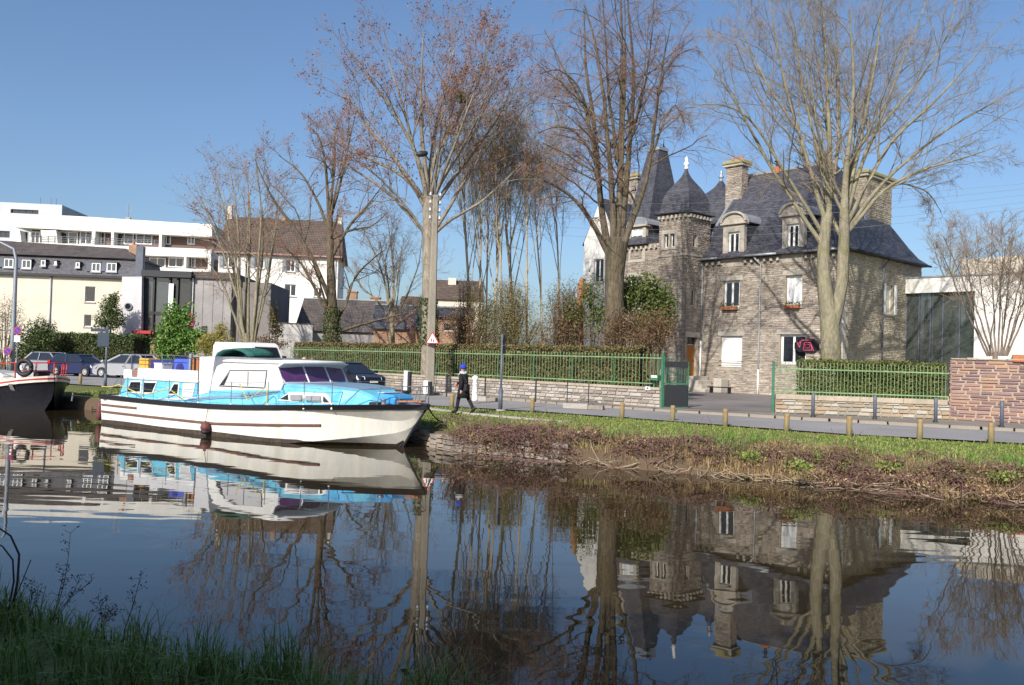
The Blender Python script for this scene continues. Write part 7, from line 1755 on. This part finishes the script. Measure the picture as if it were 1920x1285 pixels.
# ================================================================ shrubs and hedges
m_twigl = leafmat('olive_dead_leaf', [(.20, .15, .06), (.14, .115, .045), (.25, .18, .09)])
def shrub(name, label, Y, blobs, n, size, m_, cat='shrub', stems=6, stemm=None, asp=.6, z0=.82, group=None):
    """blobs: (px, py, rx px, ry px) leaf masses at distance Y"""
    sc = Y / FPX; b0 = hity(blobs[0][0], 600, Y); b0.z = z0
    r = empty(name, b0, 0, label, cat, group); C = []; tot = sum(b[2] * b[3] for b in blobs)
    for bx, by, rx, ry in blobs:
        k = int(n * rx * ry / tot); c = np.array(hity(bx, by, Y)); d = nr.normal(size=(k, 3)); d /= np.linalg.norm(d, axis=1)[:, None]
        rr = nr.random(k) ** .45; lump = 1 + .25 * np.sin(d[:, 0] * 5 + bx) * np.sin(d[:, 2] * 6 + by) + .2 * np.sin(d[:, 1] * 9)
        C.append(c + d * np.array([rx * sc, min(rx, ry) * sc * .9, ry * sc]) * (rr * lump)[:, None])
    C = np.concatenate(C); C = C[C[:, 2] > z0]
    V, F = leaf_quads(C, size, asp); tag(obj_from(np_mesh('foliage', V - np.array(b0), F, m_), 'foliage', None, r), kind='stuff')
    mb = MB()
    for k in range(stems):
        b = rnd.choice(blobs); e = hity(b[0] + rnd.uniform(-.5, .5) * b[2], b[1] - rnd.uniform(0, .6) * b[3], Y + rnd.uniform(-.4, .4)) - b0; s0 = Vector((rnd.uniform(-.2, .2), rnd.uniform(-.15, .15), -.1))
        mb.tube([s0, s0.lerp(e, .5) + Vector((0, 0, .2)), e], [.05, .035, .012], 6)
    mb.build('stems', stemm or m_barkd, r)
    return r
shrub('evergreen_shrub', 'tall glossy evergreen shrub beside the stair tower', 43.8, [(1205, 545, 32, 32), (1232, 565, 34, 42), (1215, 610, 40, 38), (1180, 560, 22, 40), (1245, 590, 24, 40)], 9000, .15, m_ever, stems=12)
shrub('evergreen_shrub', 'thin evergreen shrub with dark sprays left of the lime tree', 44, [(1108, 560, 24, 46), (1125, 600, 24, 40), (1075, 590, 24, 36)], 2600, .13, m_ever, stems=8)
for i, (px, lab) in enumerate(((870, 'grey brown leafless brushwood behind the hedge by the brick shed'), (965, 'grey brown leafless brushwood under the saplings'), (1060, 'rusty brown brushwood left of the lime tree'), (1160, 'dark brown brushwood at the foot of the lime tree'), (1225, 'rust tinted brushwood near the green gate'))):
    bl = [(px + rnd.uniform(-40, 40), rnd.uniform(600, 650), rnd.uniform(28, 50), rnd.uniform(20, 36)) for _ in range(5)] + ([(px, 575, 45, 40)] if i in (1, 2) else [])
    shrub('brushwood', lab, 47 - i * 1.6, bl, 4200, .11, m_brush if i != 1 else m_hedgeb, stems=26, asp=.4)
for i, (px, Y, lab) in enumerate(((905, 51.5, 'tall olive twiggy thicket behind the hedge by the brick shed'), (985, 50, 'tall olive twiggy thicket around the slim pale trunks'), (1055, 48, 'tall olive twiggy thicket beside the broken orange trunk'))):
    shrub('thicket', lab, Y, [(px + rnd.uniform(-35, 35), rnd.uniform(545, 640), rnd.uniform(26, 44), rnd.uniform(26, 50)) for _ in range(7)], 8500, .13, m_hedgeb if i != 1 else m_twigl, stems=60, asp=.22)
shrub('rust_shrub', 'small rust orange leaved shrub showing through the railing', 39.2, [(1150, 690, 22, 26), (1160, 665, 14, 14)], 700, .11, m_rust, stems=6)
# broken orange trunk
p = hity(1086, 640, 44.5); r = empty('dead_tree', (p.x, p.y, .82), 0, 'broken dead tree trunk stripped to orange wood', 'tree stump'); zt = hity(1086, 521, 44.5).z - .82
MB().tube([(0, 0, -.2), (.05, 0, zt * .4), (-.03, 0, zt * .75), (.02, 0, zt * .95), (.06, .02, zt)], [.24, .2, .17, .19, .08], 9).build('trunk', mat('stripped_wood', (.40, .17, .07), .9, .3, 3, bump=.06, stretch=(2, 2, .4), col2=(.16, .1, .06)), r, True); MB().tube([(.15, 0, zt * .8), (.35, .1, zt * .95)], [.12, .05], 6).build('stub', MATS['stripped_wood'], r)
# left side planting
FH = Fr((-36.5, 64.6, .8), R(-14)); hl_ = (hity(232, 640, 63).x + 36.5)
hedge('hedge', box_shell(FH, 0, 9.0, 0, 1.6, 0, 2.75, rough=.16), 17000, .14, m_hedged, 'dark green clipped hedge behind the parked cars', core(FH, .2, 8.8, .25, 1.4, 0, 2.6), m_hcore)
shrub('conifer', 'dark dense shrub rising above the clipped hedge', 65.5, [(205, 580, 18, 26), (197, 605, 22, 18), (214, 562, 11, 14), (220, 600, 16, 20)], 4500, .14, m_hedged, stems=5)
shrub('holly_bush', 'dark dense bush beside the lamp post and hedge', 62, [(60, 640, 34, 38), (85, 625, 22, 28), (40, 668, 26, 24)], 6000, .14, m_hedged, stems=8)
shrub('blossom_bush', 'pale blossoming bare bush behind the lamp post', 66, [(10, 590, 22, 40), (30, 600, 18, 34), (-10, 615, 30, 40)], 3200, .10, mat('pale_blossom', (.35, .3, .24), .8, 0, isl=[(.36, .31, .25), (.25, .2, .14), (.2, .2, .1)]), stems=12)
shrub('laurel_bush', 'bright green laurel bush beside the pink sign', 63.5, [(322, 592, 18, 24), (345, 600, 20, 28), (318, 622, 26, 26), (338, 640, 40, 26), (366, 636, 20, 24), (308, 652, 26, 22)], 6500, .2, m_bright, stems=8)
shrub('bamboo_clump', 'yellow green bamboo like clump behind the van', 60, [(398, 640, 24, 22), (415, 625, 16, 22), (385, 650, 18, 18), (430, 645, 10, 16)], 3600, .26, m_bamboo, stems=30, asp=.16, stemm=m_bamboo)
shrub('climber', 'dark climbing plant on the yard wall corner', 66.5, [(513, 600, 10, 34), (520, 620, 12, 16)], 1400, .14, m_hedgeb, stems=6)
shrub('low_bush', 'low bare grey bush before the pale yard wall', 60, [(500, 640, 24, 14), (525, 645, 20, 10)], 900, .12, m_brush, stems=18)
GFn = Fr(tuple(hity(303, 660, 62.5).xy) + (.8,), R(-20)); r = froot('railing', GFn, 'short green railing in front of the laurel bush', 'railing')
bar_me = MB().box(-.015, .015, -.015, .015, 0, 1.3).build('bar', m_green, mesh=True)
for i in range(22): o = link(bpy.data.objects.new('bar', bar_me), r); o.location = (i * .16, 0, 0)
for z in (.2, 1.15): MB().box(0, 3.4, -.02, .02, z, z + .05).build('rail', m_green, r)

# ================================================================ far bank growth
def on_bank(n, s0, s1, t0, t1, tp=1.0):
    s = nr.uniform(s0, s1, n); t = t0 + (t1 - t0) * nr.random(n) ** tp
    P_ = bank_pt(s, t); P_[:, 2] += noise2(P_[:, 0], P_[:, 1], 1.9) * np.where((t > 0) & (t < 3.0), 0.06, 0)
    return P_, s, t
def s_of(px, py):
    q = hitz(px, py, 0); ss = np.linspace(0, BL, 4000); pp_ = pl_at(BANK, ss); return float(ss[np.argmin((pp_[:, 0] - q.x) ** 2 + (pp_[:, 1] - q.y) ** 2)])
sL, sM, sR = s_of(120, 770), s_of(865, 850), s_of(1960, 950)
# distance of road edge from the bank, to keep grass off the road
def road_t(P_):
    ne = np.array(NE); return np.interp(P_[:, 0], ne[:, 0], ne[:, 1]) - P_[:, 1]
P_, s, t = on_bank(90000, sL - 3, sR + 4, .1, 8.5, 1.0)
k = (road_t(P_) > .12) & ((s > sM - 1) | (t > .4)) & (P_[:, 2] > .38)
patch = noise2(P_[:, 0] + 3, P_[:, 1], .9)
hgt = .055 + .05 * np.clip(patch, 0, 1) + .07 * (t < 1.6) * (patch > -.2)
V, F = blades(P_[k], hgt[k], .022, .8)
tag(obj_from(np_mesh('grass', V, F, m_grass), 'grass', None), 'short green grass covering the far canal bank', 'grass', kind='stuff')
# taller tufts: lush patches at bollards and edge
c_, s, t = on_bank(130, sM - 1, sR + 3, .5, 2.4)
C = np.repeat(c_, 60, 0) + nr.normal(0, .14, (130 * 60, 3)) * np.array([1, 1, 0]); V, F = blades(C, np.repeat(nr.uniform(.12, .3, 130), 60), .02, .9)
tag(obj_from(np_mesh('grass_tufts', V, F, m_bright), 'grass_tufts', None), 'lush taller grass tufts along the bank edge', 'grass', kind='stuff')
P_, s, t = on_bank(26000, sM + .3, sR + 4, .0, 1.9)
k = noise2(P_[:, 0], P_[:, 1] + 7, .8) + nr.normal(0, .25, len(P_)) > .05
V, F = blades(P_[k], .26, .014, 1.0)
tag(obj_from(np_mesh('straw', V, F, m_straw), 'straw', None), 'dry straw coloured grass lying over the bank edge', 'grass', kind='stuff')
# dead bramble clumps: lumpy mounds of vine and withered leaf
parts = []; lv = []; 
ncl = 190
sc_ = nr.uniform(sM - .3, sR + 4, ncl); tc_ = nr.uniform(-.08, .72, ncl)
_kp = np.sin(sc_ * .9) + .8 * np.sin(sc_ * 2.3 + 1) + nr.normal(0, .5, ncl) > -.45; sc_, tc_ = sc_[_kp], tc_[_kp]; ncl = len(sc_)
hump = [(s_of(905, 852), .25, .5), (s_of(1040, 860), .2, .6), (s_of(1310, 880), .7, 1.5), (s_of(1130, 868), .5, .9), (s_of(1700, 920), .6, 1.5), (s_of(1830, 930), .55, 1.4), (s_of(980, 855), .35, .5), (s_of(1550, 905), .6, 1.1)]
for s0, t0, kk in hump:
    sc_ = np.concatenate([sc_, nr.normal(s0, .7, 16)]); tc_ = np.concatenate([tc_, nr.normal(t0, .3, 16)])
cen = bank_pt(sc_, np.maximum(tc_, -.08)); cen[ncl:, 2] += nr.uniform(.0, .22, len(cen) - ncl)
nq = 26; sq_ = nr.uniform(s_of(868, 850), s_of(1090, 864), nq); cq = bank_pt(sq_, np.full(nq, .04)); cq[:, 2] = nr.uniform(.12, .5, nq); cen = np.concatenate([cen, cq])
rad = nr.uniform(.10, .36, len(cen)); rad[ncl:] *= 1.3
for c, rd in zip(cen, rad):
    k = 130; d = nr.normal(size=(k, 3)); d /= np.linalg.norm(d, axis=1)[:, None]; d[:, 2] = np.abs(d[:, 2]); lv.append(c + d * (rd * nr.random(k) ** .4)[:, None] * np.array([1.25, 1.25, .62]))
    m = 16; o = c + nr.normal(0, rd * .5, (m, 3)) * np.array([1, 1, .2]); D = nr.normal(size=(m, 3)); D[:, 2] = np.abs(D[:, 2]) + .4; D /= np.linalg.norm(D, axis=1)[:, None]
    Pq = np.zeros((m, 5, 3)); Pq[:, 0] = o
    for q in range(1, 5): D = D + nr.normal(0, .25, (m, 3)) - np.array([0, 0, .32]); D /= np.linalg.norm(D, axis=1)[:, None]; Pq[:, q] = Pq[:, q - 1] + D * rd * .45
    Pq[..., 2] = np.maximum(Pq[..., 2], .005)
    parts.append(tubes(Pq, np.full((m, 5), .006), 3))
vn = empty('dead_bramble', tuple(bank_pt(np.array([sM + 5]), np.array([.5]))[0]), 0, 'tangled purple brown dead bramble hanging over the bank', 'bramble')
off = np.array(vn.location)
pick = nr.choice(4, len(lv), p=[.50, .22, .18, .10]); pick[ncl:ncl + 48] = 0
for i, (nm, m_) in enumerate((('withered_leaves', m_vine), ('russet_leaves', m_brush), ('pale_dead_leaves', m_straw), ('green_leaves', m_hedgeg))):
    C = np.concatenate([q for q, k in zip(lv, pick) if k == i] + [np.zeros((1, 3)) + cen[0]]); C = C[C[:, 2] > .01]
    V, F = leaf_quads(C, .065, .55); tag(obj_from(np_mesh(nm, V - off, F, m_), nm, None, vn), kind='stuff')
V, F = join_np(parts); tag(obj_from(np_mesh('bramble_stems', V - off, F, mat('bramble_stem', (.17, .10, .085), .85, .2, 4)), 'bramble_stems', None, vn), kind='stuff')
# pale roots and drift sticks at the waterline
m = 240; ss = nr.uniform(sM, sR + 3, m); o = bank_pt(ss, nr.uniform(-.12, .15, m)); o[:, 2] = nr.uniform(.01, .16, m); D = nr.normal(size=(m, 3)) * np.array([1, 1, .35]); D /= np.linalg.norm(D, axis=1)[:, None]
Pq = o[:, None] + D[:, None] * np.linspace(0, 1, 4)[None, :, None] * nr.uniform(.2, .7, m)[:, None, None] + nr.normal(0, .02, (m, 4, 3)); Pq[..., 2] = np.maximum(Pq[..., 2], .0)
V, F = tubes(Pq, np.tile(np.array([.012, .011, .009, .005]), (m, 1)), 4); tag(obj_from(np_mesh('drift_sticks', V, F, mat('bleached_wood', (.33, .26, .18), .9, .2, 4)), 'drift_sticks', None), 'pale drift sticks and roots along the waterline', 'sticks', kind='stuff')
# leafy green weeds on the bank
for i, (px, py) in enumerate(((1410, 862), (1665, 880), (1500, 880), (1880, 900), (1240, 800))):
    q = hitz(px, py, .45); C = np.array(q) + nr.normal(0, 1, (220, 3)) * np.array([.16, .16, .07]) + np.array([0, 0, .08]); r = empty('weed_clump', q, 0, 'leafy bright green weed clump ' + ('beside the largest bramble mound', 'between two bramble mounds', 'low on the bank slope', 'near the schist wall end of the bank', 'by the bollard below the gate')[i], 'weed')
    V, F = leaf_quads(C - np.array(q), .075, .6); tag(obj_from(np_mesh('foliage', V, F, m_grass), 'foliage', None, r), kind='stuff'); MB().tube([(0, 0, -.1), (0, 0, .1)], .02, 5).build('stem', m_twigg, r)
# old stone quay wall showing through near the bow
qs = empty('quay_wall', (0, 0, 0), 0, 'rough old stone quay wall at the water beside the cruiser bow', 'wall')
ss = s_of(700, 815) if False else s_wall_end - 12.5; e_ = s_of(1060, 861)
while ss < e_:
    L = rnd.uniform(.28, .6); a = pl_at(BANK, ss); b_ = pl_at(BANK, ss + L); d = b_ - a; z = -.12
    while z < .40:
        h_ = rnd.uniform(.09, .16)
        if rnd.random() < .97:
            o = link(bpy.data.objects.new('stone', unit_stone(rnd.choice([SM_GREY[1], SM_GREY[3], SM_TAN[1], SM_TAN[4]]), rnd.randrange(5))), qs); n_ = pl_nrm(BANK, ss)
            o.location = (*((a + b_) / 2 + n_ * (.10 + rnd.uniform(-.015, .03))), z + h_ / 2); o.scale = (L * .97, .3, h_ * .95); o.rotation_euler = (rnd.uniform(-.05, .05), 0, math.atan2(d[1], d[0]) + rnd.uniform(-.02, .02))
        z += h_
    ss += L

# ================================================================ near bank growth
n = 22000; s = nr.uniform(54, 77, n); t = nr.uniform(-2.2, .85, n); P_ = nb_pt(s, t); P_[:, 2] += noise2(P_[:, 0], P_[:, 1], 2.3) * .05
V, F = blades(P_, np.where(t > .1, .2, .16), .009, 1.2); tag(obj_from(np_mesh('near_grass', V, F, m_grassd), 'near_grass', None), 'grass in a shaded tone on the near bank', 'grass', kind='stuff')
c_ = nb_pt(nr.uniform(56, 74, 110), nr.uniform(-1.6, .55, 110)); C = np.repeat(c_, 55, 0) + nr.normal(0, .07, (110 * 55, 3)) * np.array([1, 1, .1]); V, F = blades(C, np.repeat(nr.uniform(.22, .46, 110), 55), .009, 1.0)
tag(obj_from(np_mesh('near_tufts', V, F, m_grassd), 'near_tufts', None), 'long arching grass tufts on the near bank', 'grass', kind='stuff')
# dry weed stalks
def weed(px, pb, tops, Y, lab):
    b0 = hity(px, pb, Y); r = empty('dry_weed', b0, 0, lab, 'weed'); mb = MB(); C = []
    for tx, ty, bend in tops:
        e = hity(tx, ty, Y + rnd.uniform(-.2, .2)); v = e - b0; pts = [Vector((0, 0, -.15))] + [v * k + Vector((bend * math.sin(k * PI), 0, 0)) * .3 for k in np.linspace(.1, 1, 9)]
        mb.tube(pts, list(np.linspace(.004, .0015, 10)), 5)
        for k in range(4, 10):
            for _ in range(2):
                q = pts[k] + Vector((rnd.uniform(-.06, .06), rnd.uniform(-.05, .05), rnd.uniform(.0, .06))); mb.tube([pts[k], q], [.0018, .0012], 4); C += [q + Vector((rnd.gauss(0, .012), rnd.gauss(0, .012), rnd.gauss(0, .015))) for _ in range(4)]
    mb.build('stalk', m_dryweed, r); V, F = leaf_quads(np.array([tuple(c) for c in C]), .017, .6); tag(obj_from(np_mesh('seed_heads', V, F, m_dryweed), 'seed_heads', None, r), kind='stuff')
weed(95, 1175, [(132, 1000, .1), (172, 1090, -.15), (150, 1085, .05), (120, 1070, .02)], 6.4, 'tall dry seeding weed at the near water edge')
weed(55, 1150, [(60, 1090, .02), (75, 1110, .05)], 6.6, 'short dark docken stalk beside the taller weed')
weed(190, 1180, [(185, 1125, .04), (205, 1140, .0), (215, 1150, -.03)], 6.0, 'low dry weed stalks among the near grass')
weed(230, 1190, [(262, 1085, .03)], 5.9, 'single thin dry stem leaning over the near grass')
p = hity(15, 1150, 6.3); r = empty('arching_stem', p, 0, 'dark bare bramble stems arching over the water', 'stem')
for pts, w_ in ((((22, 1150), (33, 1090), (36, 1040), (20, 1005), (-20, 978)), .009), (((15, 1150), (26, 1090), (24, 1050), (5, 1025), (-25, 1008)), .007), (((20, 1140), (40, 1095), (58, 1050)), .004)):
    MB().tube([hity(x, y, 6.3) - p for x, y in pts], [w_, w_, w_ * .9, w_ * .8, w_ * .6][:len(pts)], 6).build('stem', m_dryweed, r, True)
# unseen tall hedge, added behind the camera to shade the near grass
FN = Fr((-14, 2.2, 1.0), R(-28)); nh = 26000
hedge('added_shade_hedge', box_shell(FN, -8, 22, -1.2, 1.2, 0, 7.0, rough=.25), nh, .34, m_hedged, 'unseen tall evergreen hedge added to shade the near bank', core(FN, -7.9, 21.9, -.9, .9, 0, 6.6), m_hcore)
